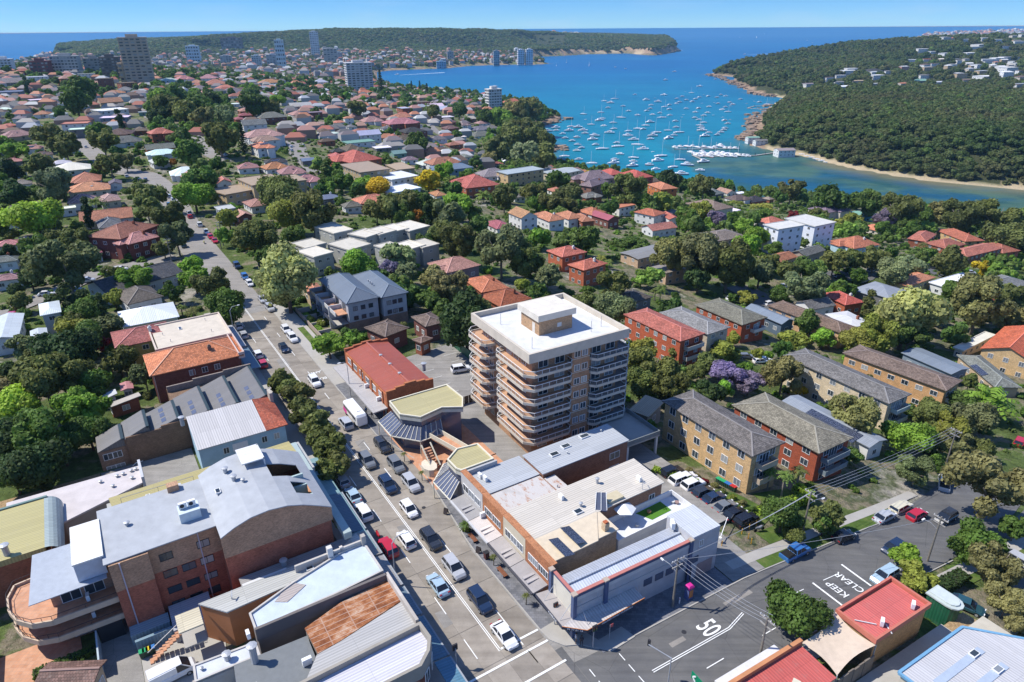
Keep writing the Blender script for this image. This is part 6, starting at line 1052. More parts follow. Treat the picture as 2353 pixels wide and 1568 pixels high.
hb(F('q1',(375,285),(470,325),(800,295),(690,235)),8.5,roof='h',pit=30,rc=(.24,.18,.19),wc=(.33,.2,.16),wallmat=BW,storeys=2,cat='mansion',label='grand mauve slate roofed brick mansion with tall chimneys near the bay',wing=-.5,chim=True)
hb(F('q1',(470,370),(560,400),(690,330),(600,300)),8.0,roof='h',pit=30,rc=(.24,.18,.19),wc=(.30,.16,.12),wallmat=BW,storeys=2,cat='mansion',label='front mauve roofed wing of the brick mansion near the bay',chim=True)
hb(F('q1',(880,240),(1010,285),(1220,265),(1010,195)),8.6,roof='h',pit=24,rc=(.44,.10,.075),wc=(.30,.09,.06),wallmat=BW,storeys=2,cat='flats',label='dark red brick flats with crimson hipped roof at the water edge')
hb(F('q1',(660,200),(760,235),(880,220),(780,165)),8.6,roof='h',pit=24,rc=(.44,.10,.075),wc=(.30,.09,.06),wallmat=BW,storeys=2,cat='flats',label='crimson roofed brick flats directly behind the mauve mansion')
hb(F('q1',(1185,370),(1290,415),(1490,410),(1330,335)),6.8,roof='h',pit=22,rc=(.60,.24,.13),wc=(.45,.16,.06),wallmat=BW,storeys=2,label='orange brick house with mottled orange hipped roof and outside stair')
hb(F('q1',(730,600),(865,610),(1060,590),(960,572)),5.4,roof='f',rc=(.5,.2,.12),wc=(.75,.74,.7),storeys=2,label='white parapet building with thin red coping behind the orange roofs',cat='building',roofmat='render_paint')
hb(F('q1',(1060,660),(1240,720),(1325,670),(1130,615)),6.2,roof='h',pit=20,rc=(.48,.16,.09),wc='w',storeys=2,label='two-storey white house with orange tiled roof below the white parapet building')
hb(F('q1',(1310,680),(1390,750),(1500,735),(1420,670)),5.0,roof='g',pit=20,rc=(.52,.16,.11),wc='w',label='white gabled extension with orange roof and white verandah')
hb(F('q1',(1130,820),(1210,880),(1450,825),(1360,770)),4.0,roof='g',pit=20,rc=(.42,.17,.13),wc='w',label='low white gabled cottage with pink tiled roof')
hb(F('q1',(1555,565),(1880,650),(2110,610),(1800,530)),5.2,roof='h',pit=20,rc=(.25,.18,.14),wc=(.58,.52,.4),label='long cream bungalow with broad brown hipped roof',storeys=1)
hb(F('q1',(545,700),(720,745),(870,740),(640,650)),5.0,roof='g',pit=22,rc=(.38,.10,.12),wc='db',label='crimson metal gable house in front of the white parapet building',roofmat=RM)
hb(F('q1',(330,690),(450,780),(590,750),(470,690)),5.0,roof='h',pit=24,rc='o',wc='br',wallmat=BW,label='orange hipped brick house with tall cream chimney',chim=True)
hb(F('q1',(180,690),(300,745),(440,725),(330,645)),5.0,roof='h',pit=24,rc='o',wc='w',label='orange hipped house beside the tall cream chimney house')
hb(F('q1',(-20,700),(60,770),(240,745),(60,645)),5.0,roof='h',pit=24,rc='o',wc='w',label='orange hipped house at the left end of the orange roofed row',chim=True)
hb(F('q1',(400,650),(560,700),(700,665),(560,615)),5.4,roof='h',pit=24,rc=(.46,.17,.09),wc='w',label='orange tiled house behind the crimson gable',chim=True)

def end_balconies(root_label, zs, y0=-2.4, y1=1.6, col=(.6, .58, .54)):
    root=[o for o in bpy.data.objects if o.get('label')==root_label][0];h_=[h for h in HOUSES if abs(h[0]-root.location.x)<.01 and abs(h[1]-root.location.y)<.01][0];a=h_[3]/2-.5
    for z in zs:
        b_=part('balcony',MB().box(a+.01,y0,z-.15,a+1.5,y1,z),'render_paint',root,(.4,.36,.32));part('balustrade',MB().box(a+1.42,y0,z,a+1.5,y1,z+.95).box(a+.02,y0,z,a+1.42,y0+.08,z+.95).box(a+.02,y1-.08,z,a+1.42,y1,z+.95),'render_paint',b_,col);window(root,a+.005,(y0+y1)/2,z+.05,math.pi/2,2.4,2.0,'white_metal',3)
end_balconies('three-storey yellow brick flats with dark brown tiled roof beside the residents car park',(3.0,5.9),col=(.45,.36,.26));end_balconies('red brick flats with olive brown tiled roof behind the hedge corner garden',(2.7,5.2),-3.2,3.2,(.2,.25,.28));end_balconies('long cream brick flats with dark grey tiled roof behind the purple jacaranda',(3.0,5.8),-2,3,(.5,.6,.6));end_balconies('long orange brick flats with chocolate brown roof left of the fan palm',(1.2,4.0),-2,3);end_balconies('red brick flats with long faded red tiled roof right of the tan tower',(2.9,5.7),-2.6,3.4,(.5,.47,.42));end_balconies('red brick flats with olive hipped roof and side balconies near the blue gabled house',(3.2,),-1,4)

# ------------------------------------------------------------------ the other houses: x y width roof wall type storeys
DAT = dict(
tl='''50 1490 110 b w h 1;730 1462 330 o w g 1;745 1512 230 g w h 1;960 1545 200 b br h 1;560 1352 190 p w h 1;745 1345 190 p c h 1;610 1275 270 o c h 1;590 1212 220 o g h 1;785 1238 130 g w g 1;490 1138 250 w w h 1;420 1102 130 s w h 1;75 1090 130 p g h 1;120 1160 90 g s g 1
290 1045 130 b w h 1;220 1002 130 p w h 1;115 915 190 p t h 1;520 832 160 o w f 2;545 872 130 w g f 2;290 770 110 o w h 1;400 772 100 s w h 1;750 742 210 w w f 2;790 792 170 w u f 2;752 690 150 o t g 1;820 900 180 b br h 1;960 880 130 b br h 1;1100 895 165 o br h 2
860 955 200 g w h 1;1095 1000 190 g br g 1;1110 1035 200 w w h 1;1090 1092 150 s w h 1;1270 1168 210 w w h 1;1290 1192 120 p w g 1;1530 1228 130 o w g 1;1500 870 150 o w h 1;1740 838 170 g w g 2;1860 790 200 g db h 2;1800 912 260 p w h 2;1815 945 180 p w h 2;1800 987 190 o w h 2
1700 1130 150 p w h 1;1890 1092 150 k w h 1;1885 1130 180 o w h 1;2000 1162 190 p w h 1;2110 1218 180 p w h 1;1690 690 130 r w h 1;1640 702 110 w w f 1;1725 700 160 p br h 1;1680 750 110 p br h 1;1690 780 110 m br h 1;1640 805 100 m br h 1
1850 560 150 o w h 2;1620 650 110 r w h 1;1600 630 190 g w h 1;1550 602 150 o w h 1;1480 568 170 o c h 1;1430 530 120 p w h 2;1350 560 90 o w h 1;1160 545 110 s w h 2;1265 535 120 p w h 2;1240 610 90 v w h 1;1370 605 140 v c h 1
870 560 120 b br f 3;790 630 130 o w h 1;860 612 110 g w h 1;480 528 150 p br h 3;720 530 90 b db f 4;60 620 170 u u f 2;270 675 130 w g f 1;60 560 170 v g g 1;250 520 140 s w f 2;2060 720 150 s g g 1;2050 640 190 v g h 1;1980 682 110 o u h 1;2200 558 100 s w h 2;2195 590 90 o w h 1
2310 520 100 o c h 2;2160 760 100 g db f 2;2040 775 130 p w h 1;2290 732 110 r g h 1;2200 840 90 p w h 1;2222 888 110 b w h 1;2275 905 110 s w f 1;2240 955 110 b br h 1;2325 830 80 o w h 1;2310 1055 130 r br h 2;2315 1025 100 k br h 1;2110 1085 80 u g g 1;1830 527 190 w u f 1;1700 492 140 u g f 1
1660 1450 130 p db g 2;1760 1375 200 p w h 1;2250 1338 150 u g h 1;1540 1405 90 s s f 2;130 800 110 v w h 1;60 850 100 o g h 1;40 1010 110 b g h 1;150 1240 120 v w h 1;130 1400 130 g w h 1;440 1410 110 w w f 1;980 760 60 s n f 1;1480 700 60 v w h 1;1280 700 70 v g h 1
650 690 60 b w h 1;560 640 80 o w h 1;420 640 90 n g f 1;100 700 90 g w h 1;30 740 80 w w h 1;350 580 80 b w h 1;160 480 90 r db h 2;90 500 110 o w h 1;50 530 80 p w h 1;330 470 100 w g f 1;500 480 120 s c f 2;590 500 110 g w f 2;1000 610 60 o w h 1;2150 470 90 o w h 1;2080 500 90 r w h 1;1990 490 110 r g h 1;1900 500 90 p w h 1;1600 480 100 o w h 1;1500 510 110 v w h 1''',
tm='''200 1352 240 o br h 1;60 1390 120 g w h 1;685 1098 220 o w h 2;590 1108 160 s u h 1;655 1315 130 o w h 1;1030 1182 220 v w h 1;1210 1332 100 v w h 1;1470 1292 120 o w h 1;1700 1330 150 v br h 1;1070 1522 200 m w h 1;1240 1450 190 o w g 2;2250 1440 130 g g h 1
400 830 240 p br h 3;400 795 150 o w h 1;200 820 150 p w h 1;130 890 140 o w h 1;175 908 160 s w g 2;110 960 200 n w f 1;60 1010 170 b w h 1;40 800 70 o w h 2;60 860 80 g w h 1;420 940 160 b c h 1;350 925 90 r br h 2;270 1000 120 w g f 1;460 1080 110 v w h 1;380 1038 110 n n g 1
420 732 95 s br f 3;540 692 110 b br f 2;490 700 90 p w h 1;150 630 120 o w h 1;200 645 110 g w h 1;100 600 160 w w f 1;630 725 130 w g g 1;690 742 100 w w g 1;705 795 110 w g f 1;740 870 110 b br h 1;850 812 80 g db h 1;960 838 100 p w h 1;940 878 150 g w h 1;950 918 180 g w h 1;1120 905 80 s w h 1
1020 870 110 v w h 1;870 690 110 m br h 1;740 690 100 g w h 1;880 770 90 r w h 1;1020 720 80 o w h 1;1170 697 150 r br h 2;600 1020 100 b w g 1;760 982 110 r br h 1;650 985 90 r w h 1;840 1058 100 g w h 1;1050 1110 100 r w h 1;1000 1078 70 n w g 1;650 945 120 g w h 1;480 890 180 k db h 2
1110 1080 60 w u g 1;330 700 80 v w h 1;280 690 90 g w h 1;360 660 80 o w h 1;800 660 60 r w h 1;930 690 80 v w h 1;1060 690 60 r w h 1;760 830 70 b br h 1;300 870 80 g w h 1;820 930 60 w w f 1;560 770 60 w w g 1;840 850 80 v w h 1;1190 760 50 w w h 1
40 690 80 g g h 1;70 640 60 g w h 1;980 640 70 r w h 1;1230 690 70 r br h 1;880 730 80 v w h 1;650 690 60 w w h 1;40 740 70 g g f 1;520 850 60 g w h 1;1060 1010 80 w g h 1;870 1050 70 s w h 1''',
tr='''1020 1415 240 v c h 2;1130 1448 130 g w h 1;1235 1455 150 n g h 1;1330 1470 140 teal teal h 1;350 1425 100 w w f 1;500 1352 150 k br h 1;390 1342 150 b w h 1;210 1300 150 g g h 1;310 1290 120 p w g 1;410 1302 70 w w f 1;610 1500 180 o w h 1;600 1340 70 v br h 1;1330 1548 140 o c h 1''',
ml='''50 88 130 p c h 1;40 320 150 p w h 1;600 150 160 m w h 1;20 200 100 g w h 1;300 190 90 w w h 1;180 60 60 g w h 1''')
TT = dict(h='hipped', g='gabled', f='flat', s='skillion'); ALL = []
for f_, s_ in DAT.items():
    for e_ in s_.replace('\n', ';').split(';'):
        q_=e_.split();ALL.append((f_,float(q_[0]),float(q_[1]),float(q_[2]),q_[3],q_[4],q_[5],int(q_[6])))
xs_, ys_, zs_ = GV([(a[0], a[1], a[2]) for a in ALL], np.array([3.0 * a[7] + 1.5 for a in ALL]))
for a, x, y, z in zip(ALL, xs_, ys_, zs_):
    f_,_x,_y,wp,rc_,wc_,ty,st=a;dep=proj(x,y,z)[2];rt=rnd.uniform(.62,.9);an=R(32+rnd.choice((0,0,90))*0+rnd.uniform(-6,6));
    if f_ == 'tl' and _y < 1000 and _x < 1500: an += R(rnd.choice((-12, 12, 0)))
    w_=wp*.3345*dep/FPX/(abs(math.cos(an))+rt*abs(math.sin(an)));w_=max(8,min(34,w_*1.2));l_=w_*rt
    if rnd.random() < .45 and w_ < 18: w_, l_ = l_, w_
    mt = TM if rc_ in 'orpbgkmv' or rc_ == 'ol' else RM
    if ty == 'f': mt = 'render_paint'
    rcl = tuple(min(1, k_ * rnd.uniform(.85, 1.15)) for k_ in C[rc_])
    house(x,y,an,w_,l_,2.9*st+.2,roof=ty,pit=rnd.uniform(20,27),rc=rcl,wc=wc_,storeys=st,roofmat=mt,wallmat=BW if wc_ in('br','db','yb','cb')else 'render_paint',desc='%s %s roof %s with %s walls'%(CN[rc_],TT[ty],'house' if st<3 else 'flats',CN[wc_]),cat='house' if st<3 else 'flats',wing=rnd.choice((0,.7,-.7))if ty=='h' and w_>11 else 0,chim=rnd.random()<.35 and ty=='h',near=dep<650,group='houses of the suburb')

# ------------------------------------------------------------------ tall buildings further off
def tower(label,f,x,ybase,wpx,hpx,dist,col,rows,cols,ang=30,asp=.8,roofc=None,band=(.1,.12,.14),mat='render_paint'):
    u,v=px(f,x,ybase);X,Y,Z=WD(u,v,dist);g=hz(X,Y);dep=proj(X,Y,Z)[2];s_=SC.get(f,.3345);an=R(ang)
    w=wpx*s_*dep/FPX/(math.cos(an)+asp*math.sin(an));h=hpx*s_*dep/FPX+(Z-g);d=w*asp;t=thing('tower_block',label,'tower',(X,Y,g),an)
    part('wall',MB().box(-w/2,-d/2,-5,w/2,d/2,h),mat,t,col);part('roof',MB().box(-w/2-.6,-d/2-.6,h,w/2+.6,d/2+.6,h+1.2),mat,t,roofc or col);part('plant_room',MB().box(-w*.22,-d*.25,h+1.2,w*.2,d*.25,h+5),mat,t,col)
    HOUSES.append((X, Y, an, w, d, g, h)); r0 = max(0, int(rows * .1) * 0)
    fh = h / rows
    for k in range(rows):
        z = fh * k + fh * .35
        for(a,b_,n)in(((-w/2,-d/2),(w/2,-d/2),cols),((-w/2,d/2),(-w/2,-d/2),max(2,int(cols*asp)))):
            l=math.hypot(b_[0]-a[0],b_[1]-a[1]);dx,dy=(b_[0]-a[0])/l,(b_[1]-a[1])/l;nx,ny=dy,-dx
            for i in range(n):
                c_=(i+.5)*l/n;q=(a[0]+dx*c_+nx*.05,a[1]+dy*c_+ny*.05);me=bpy.data.meshes.get('far_win_%.1f_%.1f'%(l/n*.62,fh*.45))or MB().box(-l/n*.31,-.15,0,l/n*.31,0,fh*.45).mesh('far_win_%.1f_%.1f'%(l/n*.62,fh*.45),'window_glass')
                link('window', me, t, (q[0], q[1], z), math.atan2(dy, dx))
            if band is not None:m_=MB().bar((a[0]+nx*.3,a[1]+ny*.3,fh*k+.2),(b_[0]+nx*.3,b_[1]+ny*.3,fh*k+.2),.7,.5);part('balcony_band',m_,mat,t,tuple(min(1,q*1.25)for q in col))
    return t
tower('tall concrete tower with stepped tan and grey facade dominating the left skyline','tl',965,530,205,245,1030,(.44,.36,.27),16,5,24,.7,(.44,.38,.31))
t_=tower('lower tan terraced wing at the foot of the tall concrete tower','tl',870,520,95,75,1020,(.45,.33,.2),5,3,24,.7)
tower('wide pale ribbed block at the left behind the terracotta roofs','tl',465,470,180,75,1180,(.42,.41,.38),6,8,10,.4)
tower('white stepped flats at the far left edge above the surf','tl',40,480,120,65,1250,(.6,.6,.6),5,5,12,.5)
tower('dark red brick block left of the pale ribbed block','tl',285,470,130,42,1150,(.16,.05,.05),4,5,12,.5,band=None)
tower('grey flats left of the tall concrete tower','tl',655,480,120,70,1200,(.3,.28,.25),6,5,12,.5)
tower('dark brown striped flats touching the tall concrete tower','tl',775,500,130,95,1120,(.13,.11,.1),7,5,16,.6)
tower('white ribbed twin-tone tower block above the cove shore','tm',118,585,195,140,1330,(.50,.50,.50),12,6,22,.55)
tower('white seven-storey waterfront block on the point','tm',1038,695,115,75,1150,(.60,.58,.54),7,5,28,.6)
tower('slim white tower on the far hillside', 'tl', 2165, 328, 65, 98, 3300, (.6, .6, .6), 14, 4, 15, .6)
tower('pale blue cube block on the far flats', 'tl', 1328, 370, 90, 48, 2900, (.5, .58, .62), 6, 5, 12, .6)
tower('white round fronted twin building on the far point','tm',1225,412,50,62,2950,(.62,.62,.62),9,3,12,.7)
tower('right half of the white twin building on the far point','tm',1282,412,52,65,2950,(.62,.62,.62),9,3,12,.7)
tower('grey waterfront tower left of the white twin building','tm',1057,415,46,58,2900,(.3,.33,.33),9,3,12,.7)
tower('grey tower block among the far waterfront flats','tm',742,415,48,55,2950,(.36,.34,.33),8,3,12,.7)
tower('pale blue low block on the far cove shore','tm',680,468,68,40,2750,(.35,.45,.52),5,4,10,.5)
for i,(x,yb,w_,h_,c_)in enumerate(((1220+700,332,65,50,(.5,.58,.6)),(1765,430,65,42,(.45,.5,.5)),(1880,450,85,66,(.33,.36,.38)),(1560,440,80,50,(.35,.37,.36)),(2270,375,100,35,(.38,.36,.32)),(2325,400,60,35,(.42,.44,.45)))):
    tower(('pale blue slab left of the slim white tower','small pale tower among the far flats','dark grey striped tower above the cove suburb','grey flats behind the leafy far streets','wide tan flats right of the slim white tower','pale flats at the foot of the far hill')[i],'tl',x,yb,w_,h_,2500+100*i,c_,7,4,12,.6)
tower('dark brick institution building on the far hill','tl',1595,310,140,45,3600,(.2,.15,.15),4,8,8,.4)
# houses on the far wooded hill
HB='''1150 492 90 w w f 2;1165 478 70 w w f 2;1090 515 60 s w f 1;1310 495 110 k w h 2;1335 525 90 w w f 2;1215 552 100 t c f 1;1100 560 110 g w f 1;1120 590 120 w w f 1;890 572 110 v w f 1;1010 540 60 b w f 2;1530 465 50 w p f 2;1650 552 90 n g h 1;1770 560 110 s w f 1;1700 512 100 k w f 1;1955 545 120 b c f 1;2100 520 130 w w f 1;2250 472 90 w w f 2;2335 572 60 s w f 1
1790 330 70 w w f 2;1845 332 50 o w g 1;1930 350 60 w w f 2;1810 388 70 s w f 2;1690 405 80 r w f 1;1650 378 80 w w f 2;1970 388 90 w w f 2;2060 345 80 w w f 2;2010 372 70 s w f 1;2110 382 90 s w f 2;2180 405 80 w w f 2;2060 278 90 w w f 1;2180 283 80 w w f 2;2250 278 70 b w f 2;2330 280 70 w w f 2;2300 358 80 w w f 2;2250 398 90 g w f 2;2330 325 60 w w f 1;1590 408 60 w w f 1;1730 382 60 w w f 1;1860 440 50 w w f 1;2120 322 70 g w f 1;2290 420 60 w w f 1'''
AH = [q.split() for q in HB.replace('\n', ';').split(';')]
xs_, ys_, zs_ = GV([('tr', float(a[0]), float(a[1])) for a in AH], np.array([6.0] * len(AH)))
for a, x, y in zip(AH, xs_, ys_):
    dep = proj(x, y, hz(x, y))[2]; w_ = float(a[2]) * .3345 * dep / FPX * 1.25
    house(x,y,R(rnd.uniform(0,30)),w_,w_*.55,3.3*int(a[6])+2,roof=a[5],pit=20,rc=a[3],wc=a[4],storeys=int(a[6]),roofmat='render_paint',near=False,desc='%s roof modern house with %s walls'%(CN[a[3]],CN[a[4]]),group='houses on the wooded hill')
# more pale houses over the upper right slopes
r2_ = random.Random(5); k_ = 0
while k_ < 36:
    u, v = r2_.uniform(1960, 2345), r2_.uniform(92, 196)
    if v < 175 - (u - 1960) * .22: continue
    x, y, g = G('D', u, v, 4)
    if g < -60 or y < 1150 or any(abs(h[0] - x) + abs(h[1] - y) < 30 for h in HOUSES): continue
    k_ += 1; rc_ = r2_.choice('wwwcsgob'); w_ = r2_.uniform(14, 26)
    house(x,y,R(r2_.uniform(0,30)),w_,w_*.6,r2_.choice((5,7,9)),roof=r2_.choice('ffgh'),pit=18,rc=rc_,wc=r2_.choice('wwct'),storeys=2,roofmat='render_paint',near=False,desc='%s roof hillside house'%CN[rc_],group='houses on the wooded hill')
# sites of the smaller houses packed between the named ones
nq = np.random.default_rng(3); IX, IY = [], []
for x in np.arange(-720, 520, 17.5):
    for y in np.arange(430, 900, 17.5):
        x1, y1 = x + nq.uniform(-5, 5), y + nq.uniform(-5, 5)
        if abs(x1) > .8 * y1 or nq.random() > .55 or y1 < 500 or (x1 > 60 and y1 < 640): continue
        IX.append(x1); IY.append(y1)
IX,IY=np.array(IX),np.array(IY);IZ=height(IX,IY);U_,V_,D_=proj(IX,IY,IZ);ok_=(IZ>SEA+6)&(sdf(IX,IY,coastA)>35)&~((U_>330)&(U_<560)&(V_>200)&(V_<310))&~((U_>1120)&(V_<400))
for h in HOUSES: ok_ &= (np.hypot(IX - h[0], IY - h[1]) > max(h[3], h[4]) * .5 + 9)
for cx, cy, r in AW:
    if r > 0: ok_ &= np.hypot(IX - cx, IY - cy) > r + 8
IX, IY = IX[ok_], IY[ok_]
for x, y in zip(IX, IY): HOUSES.append((float(x), float(y), R(32), 13, 10, hz(x, y), 4))

# ------------------------------------------------------------------ vegetation
nr = np.random.default_rng(11)
def fast_mesh(name, V, Fq, mat, tint=None):
    me=bpy.data.meshes.new(name);me.vertices.add(len(V));me.vertices.foreach_set('co',V.astype(np.float32).ravel());k=Fq.shape[1]
    me.loops.add(Fq.size);me.loops.foreach_set('vertex_index',Fq.astype(np.int32).ravel());me.polygons.add(len(Fq));me.polygons.foreach_set('loop_start',np.arange(0,Fq.size,k,dtype=np.int32));me.polygons.foreach_set('loop_total',np.full(len(Fq),k,np.int32))
    me.materials.append(_m[mat]); me.update(calc_edges=True)
    if tint is not None:a=me.attributes.new('tint','FLOAT','POINT');a.data.foreach_set('value',tint.astype(np.float32))
    return me
def cards(P, Nn, size, asp=1.0, var=.4):
    n=len(P);r1=nr.normal(size=(n,3));t=np.cross(Nn,r1);t/=np.linalg.norm(t,axis=1)[:,None]+1e-9;b_=np.cross(Nn,t);s=size*(1+var*nr.uniform(-1,1,(n,1)))
    V=np.stack([P-t*s-b_*s*asp,P+t*s-b_*s*asp*.6,P+t*s*.8+b_*s*asp,P-t*s*.7+b_*s*asp*.8],1).reshape(-1,3);return V,np.arange(4*n).reshape(n,4)
def crown(name, mat, nl, N, size, shape='round', flat=.75, spread=.62, lr=(.28, .48), core=True):
    L_ = []
    while len(L_) < nl:
        p = nr.uniform(-1, 1, 3); 
        if np.linalg.norm(p) > 1: continue
        p = p * spread; p[2] = p[2] * flat; 
        if shape == 'column': p[0] *= .35; p[1] *= .35
        L_.append((*p, nr.uniform(*lr)))
    L_ = np.array(L_); 
    if shape == 'column': L_[:, 2] *= 3.2; L_[:, 3] *= .8
    w=L_[:,3]**2;idx=nr.choice(nl,N,p=w/w.sum());d=nr.normal(size=(N,3));d[:,2]=d[:,2]*.8+.35;d/=np.linalg.norm(d,axis=1)[:,None]
    P=L_[idx,:3]+d*(L_[idx,3]*np.where(nr.uniform(0,1,N)<.2,nr.uniform(1,1.3,N),nr.uniform(.74,1.08,N)))[:,None]
    keep = np.ones(N, bool)
    for l in L_:
        keep &= ~(np.linalg.norm(P - l[:3], axis=1) < l[3] * .72)
    P,d,idx=P[keep],d[keep],idx[keep];Nn=d+nr.normal(size=d.shape)*.45;Nn/=np.linalg.norm(Nn,axis=1)[:,None]
    V,Fq=cards(P,Nn,size);lt=nr.uniform(.15,.85,nl);tint=np.repeat(np.clip(lt[idx]*.6+nr.uniform(0,.5,len(P))*.8,0,1),4)
    if core:
        th=np.linspace(0,np.pi,5);ph=np.linspace(0,2*np.pi,7)[:-1];sp_=np.array([[np.sin(a)*np.cos(b_),np.sin(a)*np.sin(b_),np.cos(a)]for a in th for b_ in ph]);fs=[]
        for i in range(4):
            for j in range(6):fs.append((i*6+j,(i+1)*6+j,(i+1)*6+(j+1)%6,i*6+(j+1)%6))
        fs = np.array(fs); o = len(V); VV = [V]; FF = [Fq]
        for l in L_: VV.append(sp_ * l[3] * .68 + l[:3]); FF.append(fs + o); o += len(sp_)
        V = np.concatenate(VV); Fq = np.concatenate(FF); tint = np.r_[tint, np.full(len(V) - len(tint), .35)]
    z0 = 1.15 if shape != 'column' else 1.9
    V = V + np.array([0, 0, z0]); return fast_mesh(name, V, Fq, mat, tint)
def trunk(name, h=1.3, r=.06, nb=4, spread=.5, lean=.05):
    mb=MB();top=(nr.uniform(-lean,lean),nr.uniform(-lean,lean),h*.55);mb.tube([(0,0,-.3),(top[0]*.5,top[1]*.5,h*.3),top],[r,r*.8,r*.6],7)
    for i in range(nb):
        a=2*math.pi*i/nb+nr.uniform(-.4,.4);k=spread*nr.uniform(.6,1.1);mb.tube([top,(top[0]+math.cos(a)*k*.5,top[1]+math.sin(a)*k*.5,h*.8),(top[0]+math.cos(a)*k,top[1]+math.sin(a)*k,h*nr.uniform(.95,1.15))],[r*.5,r*.35,r*.15],5)
    return mb.mesh(name, 'bark', True)
PRO = {}
for lod, N, sz in (('n', 13000, .040), ('m', 3200, .075)):
    for mk in ('leaves',):
        PRO['gum'+lod]=[(crown('crown',mk,24,N,sz,spread=.8,lr=(.15,.32)),trunk('trunk',1.3,.06,5,.6))for _ in range(4)]
        PRO['round'+lod]=[(crown('crown',mk,17,N,sz,spread=.66,lr=(.24,.42)),trunk('trunk',1.2,.07))for _ in range(3)]
        PRO['airy'+lod]=[(crown('crown',mk,20,int(N*.75),sz*.95,spread=.8,lr=(.14,.26),core=False),trunk('trunk',1.4,.05,6,.75))for _ in range(3)]
        PRO['column'+lod]=[(crown('crown',mk,14,N//2,sz,'column',lr=(.3,.42)),trunk('trunk',1.0,.06))]
GAR = [crown('crown', 'leaves_garden', 15, 1500, .105, spread=.74, lr=(.2, .38)) for _ in range(5)]
FOR = [crown('crown', 'leaves_forest', 14, 900, .12, spread=.76, lr=(.22, .42), flat=.6) for _ in range(5)]
FAR_ = [crown('crown', 'leaves_forest', 6, 120, .26, spread=.6, lr=(.4, .6), flat=.4) for _ in range(4)]
def palm_mesh(nf=22, droop=1.0, seed=0):
    V, Fs = [], []
    for i in range(nf):
        a = 2 * math.pi * i / nf * 2.4 + nr.uniform(-.2, .2); el = nr.uniform(.1, 1.25); L0 = 1.0; pr = None
        for k in range(8):
            t=k/7;r_=math.cos(el)*t*L0+t*t*.15;z=math.sin(el)*t*L0-droop*.75*t*t*(1.1-el*.3);c_=Vector((math.cos(a)*r_,math.sin(a)*r_,z));sd_=Vector((-math.sin(a),math.cos(a),0))*(.2*math.sin(math.pi*min(1,t*.85+.12)));dz=Vector((0,0,-.07))
            if k == 0: pr = (c_, sd_); continue
            o = len(V)
            for s_ in (-1, 1):
                V+=[pr[0],pr[0]+pr[1]*s_+dz,c_.lerp(pr[0],.45)+sd_*s_+dz,c_.lerp(pr[0],.3)];Fs.append((o,o+1,o+2,o+3));o+=4
            pr = (c_, sd_)
    V=np.array([tuple(v)for v in V]);return fast_mesh('crown',V,np.array(Fs),'leaves',nr.uniform(.2,.9,len(V)))
PALM = [palm_mesh(26), palm_mesh(34, .8)]
def norfolk_mesh():
    V, Fs, T_ = [], [], []
    P, Nn = [], []
    for k in range(15):
        z = .25 + k * .18; rr_ = .62 * (1 - k / 16.5) ** .85
        for b_ in range(7):
            a = 2 * math.pi * b_ / 7 + k * .4
            for j in range(14):t=(j+.5)/14;P.append((math.cos(a)*rr_*t,math.sin(a)*rr_*t,z+.1*t));Nn.append((0,0,1))
    P=np.array(P)+nr.normal(size=(len(P),3))*.02;Nn=np.array(Nn,float)+nr.normal(size=P.shape)*.5;Nn/=np.linalg.norm(Nn,axis=1)[:,None];V,F_=cards(P,Nn,.06);return fast_mesh('crown',V,F_,'leaves',nr.uniform(.1,.7,len(V)))
NORF = norfolk_mesh()
LC=dict(g=(0.088,0.148,0.028),ol=(0.141,0.160,0.044),gy=(0.152,0.174,0.070),dk=(0.045,0.080,0.023),br=(0.191,0.330,0.039),li=(0.271,0.383,0.039),cr=(0.351,0.348,0.128),org=(.36,.16,.02),ye=(.50,.36,.02),pu=(.20,.165,.28),bu=(.20,.02,.03),tn=(0.239,0.227,0.084),yo=(0.255,0.278,0.051),sg=(0.208,0.260,0.115),pm=(0.160,0.227,0.051),jp=(.20,.17,.22))
LN=dict(g='mid green',ol='olive green',gy='grey-green',dk='dark green',br='bright green',li='lime green',cr='cream-flowering',org='orange leafed',ye='yellow flowering',pu='purple flowering',bu='burgundy leafed',tn='brownish',yo='yellow-green',sg='sage green',pm='green',jp='faded mauve')
KN=dict(gum='spreading gum tree',round='round crowned tree',airy='open branched tree',column='narrow conifer',palm='feather palm',fan='fan palm',norf='tiered pine',shrub='rounded shrub')
KC=dict(gum='tree',round='tree',airy='tree',column='conifer',palm='palm',fan='palm',norf='pine tree',shrub='shrub')
KM=dict(gum='gum_tree',round='tree',airy='tree',column='conifer',palm='palm_tree',fan='palm_tree',norf='pine_tree',shrub='shrub')
NT = [0]
